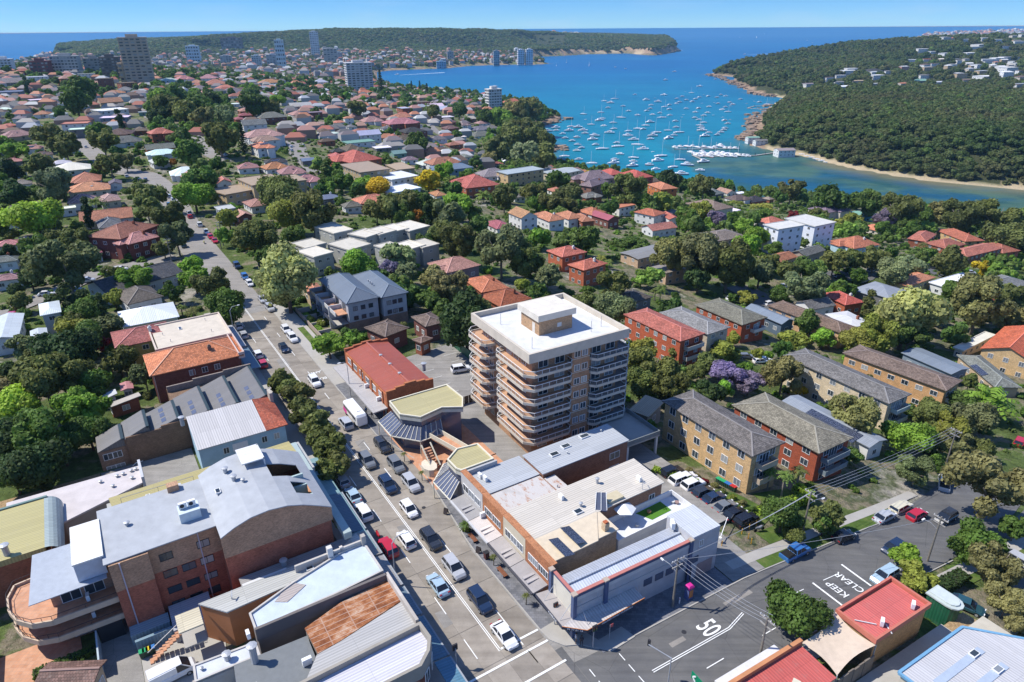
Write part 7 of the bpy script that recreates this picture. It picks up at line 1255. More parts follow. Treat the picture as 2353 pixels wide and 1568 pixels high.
def tree(x, y, g, r, kind, colk, hs=1.0, label=None, group='trees among the houses'):
    NT[0] += 1
    dep=proj(x,y,g)[2];lod='n' if r/dep>.028 else 'm';bc_=(.2,.17,.14)if kind in('gum','airy')else(.12,.09,.07)
    c0 = LC[colk]; j = rnd.uniform(.85, 1.18); c_ = tuple(min(1, q * j * rnd.uniform(.94, 1.06)) for q in c0)
    o = thing(KM[kind], label or '', KC[kind], (x, y, g), rnd.uniform(0, 6.28), group)
    if label is None: TODO.append((o, '%s %s' % (LN[colk], KN[kind]), x, y, g + r * 1.1))
    if kind in ('palm', 'fan'):
        H=r*(1.9 if kind=='palm' else 1.0)*hs;cr_=link('crown',PALM[0 if kind=='palm' else 1],o,(0,0,H),0,c_,(r,r,r));part('trunk',MB().tube([(0,0,-1),(.05,0,H*.5),(0,0,H)],[.28 if kind=='fan' else .2,.16,.16],7),'bark',o,(.22,.19,.16))
        if kind == 'palm' and colk == 'ol': pass
    elif kind == 'norf':
        link('crown',NORF,o,(0,0,0),0,c_,(r*1.5,r*1.5,r*1.9*hs));part('trunk',MB().tube([(0,0,-1),(0,0,r*5.2*hs)],[.4,.1],6),'bark',o,bc_)
    else:
        k='round' if kind=='shrub' else kind;lst=PRO[k+lod];cm,tm_=lst[rnd.randrange(len(lst))];z0=0 if kind!='shrub' else-r*.55
        link('crown', cm, o, (0, 0, z0), 0, c_, (r, r, r * hs))
        if kind != 'shrub': link('trunk', tm_, o, (0, 0, 0), 0, bc_, (r, r, r * hs))
    return o
TREES = []
def T_(f, s_, kind_default='round'):
    for e_ in s_.replace('\n', ';').split(';'):
        q=e_.split();TREES.append((f,float(q[0]),float(q[1]),float(q[2]),q[3],q[4],float(q[5])if len(q)>5 else 1.0))
T_('ml','''1960 330 430 round cr 1.05;1750 90 300 gum ol;1690 110 110 gum org;1880 200 220 round g;2030 40 160 round g;1300 255 160 round br;1330 345 190 round br;1450 380 250 gum ol;1560 520 270 round g;1320 560 130 palm ol .8;1240 540 110 palm pm .8;920 350 250 airy br .8;440 255 420 gum gy 1.0;200 330 180 round dk;140 510 140 round ol;700 560 95 column dk 1.0;600 560 240 round g
500 640 180 gum ol;600 740 260 round g;440 830 390 round dk .95;690 800 130 airy bu;810 905 230 round ol;985 1010 170 gum gy 1.2;300 1060 420 gum ol .9;520 1000 240 round ol;640 1080 220 round g;120 1210 360 round li .9;560 1240 350 gum br .9;260 1400 420 gum g 1;600 1390 270 round g;80 1420 330 round dk;420 1500 260 round g;180 800 230 airy gy;240 900 180 gum ol;30 1000 180 round dk;2260 800 230 round br .8;1985 510 120 round g .8;2000 430 60 shrub ye;1560 640 120 gum ol
1925 1060 182 round ol 1;1985 1120 169 round ol;2045 1160 208 gum ol 1;2080 1260 214 round ol 1;2150 1340 234 gum ol 1;2215 1420 234 round ol 1;2265 1510 221 gum ol 1;1210 60 210 gum gy 1.1;1120 140 130 round ol;520 90 200 gum ol;250 130 180 gum g;60 170 120 round dk;900 200 90 shrub g;760 300 120 airy ol;780 480 140 round yo;1180 440 160 airy g;100 420 120 round dk;60 50 110 round ol;350 60 130 round ol;1240 380 60 shrub yo;160 600 60 shrub yo .9;170 690 70 shrub br;2180 590 60 shrub g;2130 640 70 shrub yo;2200 660 70 shrub yo;2240 650 60 shrub ol;880 1060 90 round g;1010 1160 70 shrub ol''')
T_('mm','''100 250 270 round br;390 200 220 gum sg;330 290 160 gum pu .9;440 310 150 gum sg;620 350 190 gum tn;740 390 260 gum tn 1;590 480 190 round g .9;850 640 430 round dk .95;880 560 260 round ol .8;700 440 140 round yo;1090 140 320 gum gy 1.15;1260 230 250 gum ol 1.1;800 90 260 gum ol 1.1;700 30 200 gum ol;1240 390 105 round yo;1330 440 150 round g;1410 340 190 gum gy;1680 70 220 round g;1860 400 230 gum ol;1880 540 250 round sg;1660 500 150 round ol;2240 210 240 gum tn 1.2;2330 150 200 gum ol 1.1;2190 410 130 palm pm .9;2150 430 110 palm ol .8;2120 960 330 gum ol 1;2250 1080 280 gum ol;2050 1060 240 round ol;2080 840 180 round yo;2300 850 160 round ol;1960 1000 120 round ol;420 650 75 palm ol 1.4;1780 200 110 palm yo .7;1830 230 100 palm pm .7;1000 300 70 shrub br;1960 1180 60 shrub br;40 740 130 round g;1390 1490 50 shrub yo .8;560 90 120 gum g;480 110 90 airy yo;1950 700 110 round g;1480 260 60 palm pm .8;2000 95 200 shrub g .6;1900 110 130 shrub g .6;420 400 120 round yo''')
T_('mr','''150 210 330 gum gy 1.1;330 230 340 gum ol 1.1;470 120 200 round br;530 60 180 round br;120 340 190 round dk;600 240 150 gum ol;540 300 200 round gy;740 290 180 round ol;830 270 170 round g;1050 240 190 gum ol;1190 205 170 round ol;1330 215 190 gum ol;1450 300 240 round sg .8;860 400 290 gum sg .9;960 340 120 palm yo .9;680 465 125 round g;1290 530 115 column ol .75;1560 590 470 round cr .95;1400 720 300 gum yo 1;1220 770 260 round yo .8;1560 760 280 gum g .8;1680 600 220 gum g;2060 510 400 gum tn 1;2260 480 230 gum ol;2280 620 230 gum tn;1930 440 220 gum g;1840 240 230 round ol;2090 275 160 airy ye .9;2230 60 260 round ol;2300 120 160 round g;1100 230 150 round dk;300 860 210 round yo .8;170 940 190 round ol;310 1015 250 gum pu .75;470 1060 230 gum jp .75;700 1000 300 gum tn 1;820 1110 100 round ye;760 770 210 shrub yo .7;980 760 170 round br .8;870 650 180 round g;360 760 100 round yo;530 870 90 gum yo;590 890 80 shrub br;1200 1280 330 gum tn 1;1100 1230 180 gum ol;1560 1420 310 round br .8;1720 1290 240 gum ol;1840 1370 240 gum yo;2130 1180 320 fan br 1;1980 1200 200 round g;1980 1060 110 gum ol 1.2;1990 1300 180 round yo;2060 1500 170 round ol;1750 1480 150 round ol;1920 1470 90 shrub sg;300 1110 130 round br;80 1000 130 round ol;1700 80 90 palm pm .8;1670 110 90 palm ol .8;1970 50 80 palm pm 1;2330 210 90 shrub li;60 100 140 round g;450 480 120 gum yo .8;1250 560 40 shrub g''')
T_('br','''620 90 150 palm pm 1.5;720 120 170 palm pm 1.6;820 90 160 palm ol 1.5;700 410 290 round g .9;770 540 150 round ol;1000 420 230 gum ol .9;980 480 160 round g;1620 110 260 gum gy .8;2130 200 500 gum tn 1;2020 600 330 round g 1;1900 630 120 gum g;2180 760 330 gum tn 1;2300 500 200 gum g;1540 690 200 round br .9;1620 840 230 gum yo .8;790 1050 400 round g .95;2250 1000 260 gum tn 1;2310 1180 160 gum tn;880 215 70 shrub g;60 110 55 shrub tn;110 150 55 shrub tn;160 190 60 shrub bu;230 210 55 shrub tn;280 255 55 shrub ol;350 300 60 shrub yo;420 340 60 shrub tn;490 385 60 shrub g;1860 1170 130 shrub yo .6;1940 1130 100 shrub ol .7;1710 1120 60 shrub g .7;1200 250 50 shrub g''')
T_('bl','''250 60 400 round dk;90 140 260 round g;60 -60 300 round dk;330 180 150 gum dk;2260 120 210 gum ol 1;2300 40 150 round ol 1;30 920 160 round dk;150 955 50 shrub yo''')
T_('bm', '''-40 60 200 gum ol;850 520 55 shrub yo;600 0 70 shrub g .6''')
T_('tl','''1665 960 130 norf dk .8;600 1460 90 column dk;820 830 70 column dk .9;180 590 50 column dk 1;1140 700 150 round g;1200 660 150 round g;1080 660 120 round br;1150 730 200 round ol;1260 760 180 round ol;1350 720 190 round g;1430 700 170 round dk;1470 760 140 round g;1400 810 170 gum tn;1540 780 150 round sg;1380 1230 230 round g;1330 1330 240 round br .9;650 1390 140 fan pm;240 1480 360 round li .8;100 1030 170 round br .8;440 990 200 gum ol;330 930 180 gum ol;700 960 180 gum ol;680 900 160 round g;560 640 210 round g;520 700 190 round g;750 1130 170 gum ol;1000 1340 230 round ol;1010 1430 190 gum ol;1150 1480 240 gum ol;1900 1300 280 round ol;1960 1360 260 round ol;2150 1450 320 gum ol;1990 1460 260 round yo;1570 1490 160 round yo;1500 940 230 gum ol;1190 1110 60 round org;1300 1060 200 round g;2060 1400 200 gum ol;2250 1180 120 column g .6;1900 690 110 gum br .8;1740 720 180 gum g;1860 740 150 round ol;350 1270 260 gum sg;60 1170 180 round dk;280 1150 200 round ol;100 1330 200 round dk;860 1100 130 gum gy;1500 1170 80 palm ol;1090 790 140 round dk''')
T_('tm','''262 590 85 norf dk;475 600 40 norf dk 1;532 605 45 norf dk 1;580 620 60 norf dk .7;240 1275 240 round ye .6;590 1240 190 round ye .8;150 1260 140 round br;585 1450 95 column dk 1;490 1490 120 gum org;750 1240 130 fan pm .8;970 1340 120 fan pm .8;1250 1190 50 palm ol 1.4;1480 1230 160 round g;1690 1165 90 round ye .7;1830 1300 110 round g 1.1;1960 1310 250 gum ol;1560 1330 180 round ol;1430 1390 170 gum ol;1320 1320 170 gum ol;1110 1350 180 gum ol;2140 1190 60 fan pm .8;2260 1220 150 round dk;2200 1390 150 round yo;1550 1420 160 round ol .8;100 740 120 gum ol;620 760 110 round ol;800 750 110 round g;970 960 70 fan pm 1;230 1440 170 gum ol;650 1430 180 round ol;790 1400 200 round br;330 1420 210 gum ol;450 1380 200 gum ol;900 1440 120 round g;720 1480 230 gum gy;520 970 160 round g;1060 1020 190 gum ol;1150 960 190 round ol;1240 900 200 gum ol;1320 930 210 round ol;1180 860 160 round g;1330 1020 220 gum ol;1380 1090 200 round ol;1250 1080 200 gum sg;1000 790 120 round g;1090 800 150 round br;1170 770 150 gum tn;1250 770 200 gum ol;1310 740 180 round ol;1140 700 70 fan ol;1020 1080 110 round tn''')
T_('tr','''760 1290 190 airy ol;150 1290 190 gum ol;1040 1360 230 round g;1280 1390 200 gum g;1490 1450 270 gum ol;1640 1470 160 round g;1780 1460 190 gum tn;1920 1480 260 gum ol;2150 1500 280 gum ol;2290 1560 200 round ol;360 1290 40 column dk .6;130 1390 80 palm ol 1;150 1450 160 gum yo;360 1500 80 fan pm .8;500 1410 80 palm yo;610 1430 80 palm yo;250 1500 140 gum jp;430 1545 150 round br .8;60 1500 140 round ol;1180 1500 120 round yo;1110 1530 110 round yo;780 1470 120 airy bu .6;940 1470 130 round ol;560 1400 200 shrub yo .4;400 1380 180 shrub yo .4;1320 1500 60 palm g;1400 1500 160 gum jp;1560 1530 150 round g''')
def solve_tree(rows):
    fr_ = [(t[0], t[1], t[2]) for t in rows]; dz = np.full(len(rows), 6.0)
    zf=np.array([{'palm':1.9,'fan':1.0,'norf':2.6,'column':1.9,'shrub':.5}.get(t[4],1.15)*t[6]for t in rows])
    for _ in range(3):
        x,y,z=GV(fr_,dz);dep=np.array([proj(a,b_,c_)[2]for a,b_,c_ in zip(x,y,z)]);r=np.array([t[3]*.3345*.5 for t in rows])*dep/FPX
        r=r*np.array([{'column':1.55,'norf':.72,'palm':.95}.get(t[4],1.12)for t in rows]);dz=r*zf
    return x, y, r
tx, ty, trr = solve_tree(TREES)
for t, x, y, r in zip(TREES, tx, ty, trr):
    if t[4] == 'palm': r = r * .9
    tree(float(x),float(y),hz(x,y)-.1,float(max(.5,r)),t[4],t[5],t[6]);clear(float(x),float(y),float(r)*.75)
# scatter of garden trees over the whole suburb
def house_mask(x, y, pad):
    ok = np.ones(len(x), bool)
    for cx, cy, an, lx, ly, g, wh in HOUSES:
        ca,sa=math.cos(an),math.sin(an);dx,dy=x-cx,y-cy;u=np.abs(dx*ca+dy*sa);v=np.abs(-dx*sa+dy*ca);ok&=~((u<lx/2+pad)&(v<ly/2+pad))
    return ok
g_=np.arange(-1700,1300,8.6);X,Y=np.meshgrid(g_,np.arange(70,1750,8.6));X=X.ravel()+nr.uniform(-4,4,X.size);Y=Y.ravel()+nr.uniform(-4,4,Y.size)
k_ = (np.abs(X) < .80 * Y + 45); X, Y = X[k_], Y[k_]; Z = height(X, Y)
k_ = (Z > SEA + 1.5) & (sdf(X, Y, coastA) > 4); X, Y, Z = X[k_], Y[k_], Z[k_]
q = np.c_[X, Y] - C0; s_, o_ = q @ DS, q @ NS; q = np.c_[X, Y] - E0; e_, m_ = q @ DE, q @ NE
k_=~((s_>-30)&(s_<92)&(o_>-60)&(o_<46))&~((e_>-20)&(e_<62)&(m_>-30)&(m_<60))&~((s_<150)&(np.abs(o_)<13));X,Y,Z=X[k_],Y[k_],Z[k_]
U_, V_, D_ = proj(X, Y, Z + 6)
dens = .23 + .22 * np.sin(X * .021 + 1.3) * np.sin(Y * .017) + .12 * np.sin(X * .07) * np.sin(Y * .06)
dens=np.where((U_>1120)&(U_<1300)&(V_>235)&(V_<400),.95,dens);dens=np.where((U_>340)&(U_<540)&(V_>210)&(V_<300),.85,dens);dens=np.where((sdf(X,Y,coastA)<45)&(Y>350),.8,dens);dens=np.where((U_<260)&(V_>850),.8,dens)
k_=nr.uniform(0,1,len(X))<(dens+np.where(D_<380,.16,.03))*1.15;X,Y,Z,D_=X[k_],Y[k_],Z[k_],D_[k_];Rr=(2.2+4.2*nr.uniform(0,1,len(X))**1.6)*np.where(D_<260,.85,1.0)
k_ = house_mask(X, Y, 2.2)
for cx, cy, r in AW:
    if r > 0: k_ &= ((X - cx) ** 2 + (Y - cy) ** 2) > (r + 1.5 + 0 * Rr) ** 2
X, Y, Z, D_, Rr = X[k_], Y[k_], Z[k_], D_[k_], Rr[k_]
U_,V_,D_=proj(X,Y,Z+Rr*1.15);RP=Rr*FPX/D_;k_=np.ones(len(X),bool);rj=nr.uniform(0,1,len(X))
for cx, cy, an, lx, ly, g, wh in HOUSES:
    hu,hv,hd=proj(cx,cy,g+wh);k_&=~((D_<hd+2)&(np.hypot(U_-hu,(V_-hv))<RP*.95+min(lx,ly)*FPX/hd*.22)&(rj<.93))
for i_ in range(0, len(cl) - 1):
    a, b_ = np.array(cl[i_]), np.array(cl[i_ + 1])
    for t in np.linspace(0,1,6):p=a+(b_-a)*t;hu,hv,hd=proj(p[0],p[1],hz(*p));k_&=~((D_<hd)&(np.hypot(U_-hu,V_-hv)<RP+3)&(rj<.85))
X, Y, Z, D_, Rr, RP = X[k_], Y[k_], Z[k_], D_[k_], Rr[k_], RP[k_]
order=np.argsort(-RP);n_ind=max(0,300-sum(1 for t in TREES if KC[t[4]]=='tree'));ind,rest=order[:n_ind],order[n_ind:]
for i in ind:tree(float(X[i]),float(Y[i]),float(Z[i])-.2,float(Rr[i]),rnd.choice(('gum','round','round','gum','airy')),rnd.choice(('ol','ol','g','g','gy','dk','sg','yo','tn','br')),rnd.uniform(.8,1.1))
def stuff_instances(name, x, y, z, r, hs, protos):
    col = bpy.data.collections.new(name + '_leaf_clumps')
    for me in protos: o = bpy.data.objects.new(name + '_clump', me); col.objects.link(o)
    n=len(x);me=bpy.data.meshes.new(name);me.vertices.add(n);me.vertices.foreach_set('co',np.c_[x,y,z].astype(np.float32).ravel())
    a=me.attributes.new('scl','FLOAT_VECTOR','POINT');a.data.foreach_set('vector',np.c_[r,r,r*hs].astype(np.float32).ravel());a=me.attributes.new('rotz','FLOAT','POINT');a.data.foreach_set('value',nr.uniform(0,6.28,n).astype(np.float32));a=me.attributes.new('pick','INT','POINT');a.data.foreach_set('value',nr.integers(0,len(protos),n).astype(np.int32))
    o=link(name,me);o['kind']='stuff';md=o.modifiers.new('scatter','NODES');ng=bpy.data.node_groups.new(name,'GeometryNodeTree');md.node_group=ng
    ng.interface.new_socket('Geometry',in_out='INPUT',socket_type='NodeSocketGeometry');ng.interface.new_socket('Geometry',in_out='OUTPUT',socket_type='NodeSocketGeometry')
    gi=ng.nodes.new('NodeGroupInput');go=ng.nodes.new('NodeGroupOutput');ip=ng.nodes.new('GeometryNodeInstanceOnPoints');ci=ng.nodes.new('GeometryNodeCollectionInfo');ci.inputs[0].default_value=col;ci.inputs[1].default_value=True;ci.inputs[2].default_value=True
    def attr(nm,ty):q=ng.nodes.new('GeometryNodeInputNamedAttribute');q.data_type=ty;q.inputs[0].default_value=nm;return q.outputs[0]
    cx=ng.nodes.new('ShaderNodeCombineXYZ');er=ng.nodes.new('FunctionNodeEulerToRotation');K_=ng.links.new
    K_(gi.outputs[0],ip.inputs['Points']);K_(ci.outputs[0],ip.inputs['Instance']);ip.inputs['Pick Instance'].default_value=True;K_(attr('pick','INT'),ip.inputs['Instance Index']);K_(attr('rotz','FLOAT'),cx.inputs[2]);K_(cx.outputs[0],er.inputs[0]);K_(er.outputs[0],ip.inputs['Rotation']);K_(attr('scl','FLOAT_VECTOR'),ip.inputs['Scale']);K_(ip.outputs[0],go.inputs[0]);return o
stuff_instances('garden_trees',X[rest],Y[rest],Z[rest]-.3,Rr[rest],nr.uniform(.8,1.15,len(rest)),GAR)
# low shrubs filling gardens between the houses
def scatter(x0, x1, y0, y1, sp, jit=.45):
    X,Y=np.meshgrid(np.arange(x0,x1,sp),np.arange(y0,y1,sp));X=X.ravel()+nr.uniform(-jit,jit,X.size)*sp;Y=Y.ravel()+nr.uniform(-jit,jit,Y.size)*sp;return X,Y
X,Y=scatter(-420,420,80,560,4.6);k_=(np.abs(X)<.8*Y+30);X,Y=X[k_],Y[k_];q=np.c_[X,Y]-C0;s_,o_=q@DS,q@NS;q=np.c_[X,Y]-E0;e_,m_=q@DE,q@NE
k_=~((s_>-30)&(s_<96)&(o_>-60)&(o_<46))&~((e_>-20)&(e_<60)&(m_>-32)&(m_<60))&~((s_<260)&(np.abs(o_)<11));X,Y=X[k_],Y[k_];k_=house_mask(X,Y,.6)&(nr.uniform(0,1,len(X))<.5)
for cx, cy, r in AW:
    if r > 4.9: k_ &= ((X - cx) ** 2 + (Y - cy) ** 2) > (5.5) ** 2
X,Y=X[k_],Y[k_];Z=height(X,Y);k_=Z>SEA+2;X,Y,Z=X[k_],Y[k_],Z[k_];r=nr.uniform(.7,1.9,len(X));stuff_instances('garden_shrubs',X,Y,Z-r*.6,r,np.full(len(X),.8),GAR)
# forest on the right hand hill
X,Y=scatter(330,2400,560,1500,8.2);X2,Y2=scatter(600,3000,1500,2900,14);X,Y=np.r_[X,X2],np.r_[Y,Y2];k_=(X<.80*Y+60)&(sdf(X,Y,coastB)>np.where(X<.42*Y,20,13));X,Y=X[k_],Y[k_];Z=height(X,Y);k_=(Z>SEA+.5)&house_mask(X,Y,5)&((nr.uniform(0,1,len(X))<.72)|(Y<1300));X,Y,Z=X[k_],Y[k_],Z[k_];r=nr.uniform(4.2,7.6,len(X))*np.where(Y>1500,1.5,1)
U_, V_, D_ = proj(X, Y, Z + r * 1.15); k_ = np.ones(len(X), bool)
for h_ in HOUSES:
    if h_[1]>900 and h_[0]>400:hu,hv,hd=proj(h_[0],h_[1],h_[5]+h_[6]);k_&=~((D_<hd)&(np.abs(U_-hu)<r*FPX/D_+4)&(np.abs(V_-hv)<r*FPX/D_*.9))
stuff_instances('hill_forest', X[k_], Y[k_], Z[k_] - 1.5, r[k_], nr.uniform(.7, 1.05, k_.sum()), FOR)
# scrub and trees of the far headland and the flats before it
X,Y=scatter(-3400,1700,1750,5400,21);k_=(np.abs(X)<.80*Y);X,Y=X[k_],Y[k_];sa=sdf(X,Y,coastA);k_=sa>18;X,Y,sa=X[k_],Y[k_],sa[k_];Z=height(X,Y);fl=(Z<-45)|(Y<3200);k_=nr.uniform(0,1,len(X))<np.where(fl,.6,.97);U_,V_,D_=proj(X,Y,Z);k_&=~((U_>1228)&(U_<1300)&(V_>80)&(V_<104)&(nr.uniform(0,1,len(X))<.9));k_&=house_mask(X,Y,10)
X,Y,Z,fl=X[k_],Y[k_],Z[k_],fl[k_];r=np.where(fl,nr.uniform(7,12,len(X)),nr.uniform(11,17,len(X)));stuff_instances('headland_bush',X,Y,Z-5,r,np.where(fl,.9,.5),FAR_)
# the closely packed roofs of the distant flats: too many to count, one mass
def far_houses(name, X, Y, wmin, wmax, lab=None):
    Z=height(X,Y);V,Fq,Cc=[],[],[];pal=np.array([C['o'],C['r'],C['p'],C['r'],C['g'],C['b'],C['v'],(.4,.37,.33),C['s'],(.45,.27,.2),C['g'],(.55,.55,.53)])*.85
    for x, y, z in zip(X, Y, Z):
        w,l,h=nr.uniform(wmin,wmax),nr.uniform(wmin*.7,wmax*.7),nr.choice([4,6,7,12,20],p=[.3,.28,.2,.15,.07]if y>1700 else[.6,.25,.15,0,0])-(.8 if y<1700 else 0);a=R(nr.uniform(0,40));ca,sa=math.cos(a),math.sin(a);o=len(V)
        for px_,py_,pz in((-w,-l,-4),(w,-l,-4),(w,l,-4),(-w,l,-4),(-w,-l,h),(w,-l,h),(w,l,h),(-w,l,h),(-w*.45,0,h+l*(.3 if y<1700 else .4)),(w*.45,0,h+l*(.3 if y<1700 else .4))):V.append((x+(px_*ca-py_*sa)/2,y+(px_*sa+py_*ca)/2,z+pz))
        cw=np.array(C['w'])*nr.uniform(.35,.8)if nr.random()<.6 else np.array((.32,.2,.15));cr_=pal[nr.integers(len(pal))]*nr.uniform(.8,1.15)
        for f in((0,1,5,4),(1,2,6,5),(2,3,7,6),(3,0,4,7)):Fq.append([o+k for k in f]);Cc.append(cw)
        for f in ((4, 5, 9, 8), (6, 7, 8, 9)): Fq.append([o + k for k in f]); Cc.append(cr_)
        for f in ((5, 6, 9, 9), (7, 4, 8, 8)): Fq.append([o + f[0], o + f[1], o + f[2]]); Cc.append(cr_)
    me=bpy.data.meshes.new(name);me.from_pydata(V,[],Fq);ca_=me.color_attributes.new('zone','FLOAT_COLOR','CORNER');dat=[]
    for f, c_ in zip(Fq, Cc): dat += [(*c_, 1)] * len(f)
    ca_.data.foreach_set('color',np.array(dat,np.float32).ravel());me.materials.append(_m['far_house']);o=link(name,me);o['kind']='stuff';return o
m,t,b=new_mat('far_house');at=t.nodes.new('ShaderNodeAttribute');at.attribute_name='zone';finish(m,t,b,at.outputs['Color'],.7)
X,Y=scatter(-2600,500,1650,3600,25);k_=np.abs(X)<.8*Y;X,Y=X[k_],Y[k_];sa=sdf(X,Y,coastA);k_=(sa>25);X,Y=X[k_],Y[k_];Z=height(X,Y);k_=(Z<-34)&(nr.uniform(0,1,len(X))<.62)&house_mask(X,Y,14);far_houses('distant_roofs',X[k_],Y[k_],11,24)
X,Y=scatter(-900,800,900,1650,21);k_=np.abs(X)<.8*Y;X,Y=X[k_],Y[k_];sa=sdf(X,Y,coastA);k_=(sa>45);X,Y=X[k_],Y[k_];U_,V_,D_=proj(X,Y,height(X,Y));k_=(nr.uniform(0,1,len(X))<.5)&house_mask(X,Y,9)&~((U_>1120)&(U_<1300));far_houses('mid_distance_roofs',X[k_],Y[k_],11,17)
far_houses('infill_houses', IX, IY, 11, 15)
X,Y=scatter(3000,7500,6300,8200,75);k_=(sdf(X,Y,coastC)>60)&(X<.8*Y);far_houses('clifftop_suburb',X[k_],Y[k_],24,50)
U0=[W('D',1262,92,-40)];X,Y=scatter(U0[0][0]-170,U0[0][0]+230,U0[0][1]-500,U0[0][1]+300,55);k_=(nr.uniform(0,1,len(X))<.35)&(sdf(X,Y,coastA)>40);far_houses('headland_buildings',X[k_],Y[k_],20,60)
# hedges, ivy and lawns near the camera
def hedge(lab, pts, w, h, colk, cat='hedge', frm=RS, z=None, dens=34):
    P=[Vector((*frm(*p),0))for p in pts];c0=sum(P,Vector())/len(P);zz=hz(c0.x,c0.y)if z is None else z;Vs,Ns=[],[]
    for a, b_ in zip(P[:-1], P[1:]):
        l = (b_ - a).length; d = (b_ - a) / l; nn = Vector((-d.y, d.x, 0)); n = int(l * (w + 2 * h) * dens)
        for _ in range(n):
            t = rnd.random() * l; q = rnd.random() * (w + 2 * h)
            if q < w: p = a + d * t + nn * (q - w/2); zq = h; nr_ = Vector((0, 0, 1))
            elif q < w + h: p = a + d * t - nn * w/2; zq = (q - w); nr_ = -nn
            else: p = a + d * t + nn * w/2; zq = q - w - h; nr_ = nn
            Vs.append((p.x - c0.x, p.y - c0.y, zq)); Ns.append(tuple(nr_))
    Vs=np.array(Vs)+nr.normal(size=(len(Vs),3))*.05;Nn=np.array(Ns)+nr.normal(size=Vs.shape)*.5;Nn/=np.linalg.norm(Nn,axis=1)[:,None];V,F_=cards(Vs,Nn,.13);t=thing('hedge',lab,cat,(c0.x,c0.y,zz));link('foliage',fast_mesh('foliage',V,F_,'leaves',nr.uniform(.1,.9,len(V))),t,col=LC[colk]);mb=MB()
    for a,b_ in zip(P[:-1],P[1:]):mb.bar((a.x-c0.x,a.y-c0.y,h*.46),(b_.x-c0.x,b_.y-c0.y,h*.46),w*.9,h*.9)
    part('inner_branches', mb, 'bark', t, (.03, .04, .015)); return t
hedge('clipped yellow-green hedge bent round the corner garden of the red brick flats',[(40.0,-10.2),(44.3,-10.2),(52.5,-8.6),(53.5,-13)][:3]+[(52.3,-12)],1.6,1.3,'li',frm=SE)
hedge('low clipped yellow-green hedge beside the yellow brick flats bins',[(36.0,-19.5),(32.2,-26.5)][::1],1.4,1.2,'li',frm=SE)
hedge('thick bright hedge block at the left edge below the balconies',[(24.5,-54.5),(33,-56)],2.4,1.8,'li');hedge('ivy covered wall top in front of the tiled courtyard',[(24.2,-53.5),(25.2,-44.5)],1.1,1.4,'g')
hedge('dark green hedge behind the green toilet kiosk',[(44,14.3),(56,14.9)],2.0,1.2,'dk',frm=SE);hedge('green hedge bed under the balconies of the curved roof block',[(27.5,-50),(27.8,-43.5)],1.2,.7,'g')
hedge('small clipped garden hedges in front of the slate townhouses',[(108,12.8),(124,12.8)],1.3,.8,'br');hedge('shrubs spilling over the balcony wall beside the street awnings',[(27,-10.6),(40,-10.9)],.9,.6,'br',z=5.2)
ribbon('lawn',[SE(29.5,-21),SE(39,-14),SE(41,-8)],[5,6,5],'grass',.1,2);ribbon('lawn',[SE(44,-12),SE(52,-11)],[5,5],'grass',.1,2);ribbon('lawn',[RS(104,9.2),RS(116,9.2)],[1.6,1.6],'grass',.14,3)

# ------------------------------------------------------------------ vehicles
def loft(mb, secs):
    o = len(mb.v); n = len(secs[0])
    for s in secs: mb.v += [tuple(p) for p in s]
    for i in range(len(secs) - 1):
        for k in range(n):mb.f.append((o+i*n+k,o+(i+1)*n+k,o+(i+1)*n+(k+1)%n,o+i*n+(k+1)%n))
    mb.f.append(tuple(o+k for k in range(n)));mb.f.append(tuple(o+(len(secs)-1)*n+k for k in range(n))[::-1]);return mb
def sec(x,w,z0,z1,r=.12):return[(x,-w+r,z0),(x,-w,z0+r*1.4),(x,-w,z1-r*1.6),(x,-w+r*1.1,z1),(x,w-r*1.1,z1),(x,w,z1-r*1.6),(x,w,z0+r*1.4),(x,w-r,z0)]
CK=dict(sedan=(4.7,.91,[(-2.35,.78,.62),(-2.1,.88,.93),(-1.5,.91,.98),(.9,.91,.96),(1.9,.88,.82),(2.3,.76,.62)],[(-1.75,.98),(-1.05,1.42),(.35,1.42),(1.15,.95)]),
          hatch=(4.2,.88,[(-2.1,.8,.75),(-1.95,.88,.98),(.9,.88,.96),(1.75,.85,.84),(2.1,.72,.6)],[(-2.0,1.0),(-1.6,1.46),(.3,1.47),(1.15,.96)]),
          suv=(4.65,.94,[(-2.32,.86,.8),(-2.2,.94,1.1),(1.0,.94,1.08),(2.0,.91,.98),(2.32,.8,.72)],[(-2.2,1.1),(-1.85,1.68),(.3,1.68),(1.15,1.06)]),
          wagon=(4.8,.9,[(-2.4,.84,.8),(-2.3,.9,.98),(1.0,.9,.96),(2.1,.87,.86),(2.4,.76,.62)],[(-2.3,.98),(-2.05,1.44),(.3,1.46),(1.1,.96)]),
          ute=(5.3,.94,[(-2.65,.9,.95),(-2.6,.94,1.08),(1.3,.94,1.08),(2.3,.9,1.0),(2.65,.8,.74)],[(-.85,1.08),(-.75,1.76),(.65,1.76),(1.4,1.08)]),
          van=(5.3,.96,[(-2.65,.9,1.0),(-2.6,.96,1.2),(1.5,.96,1.2),(2.4,.92,1.0),(2.65,.8,.7)],[(-2.6,1.2),(-2.55,2.1),(1.0,2.1),(2.0,1.15)]))
_car = {}
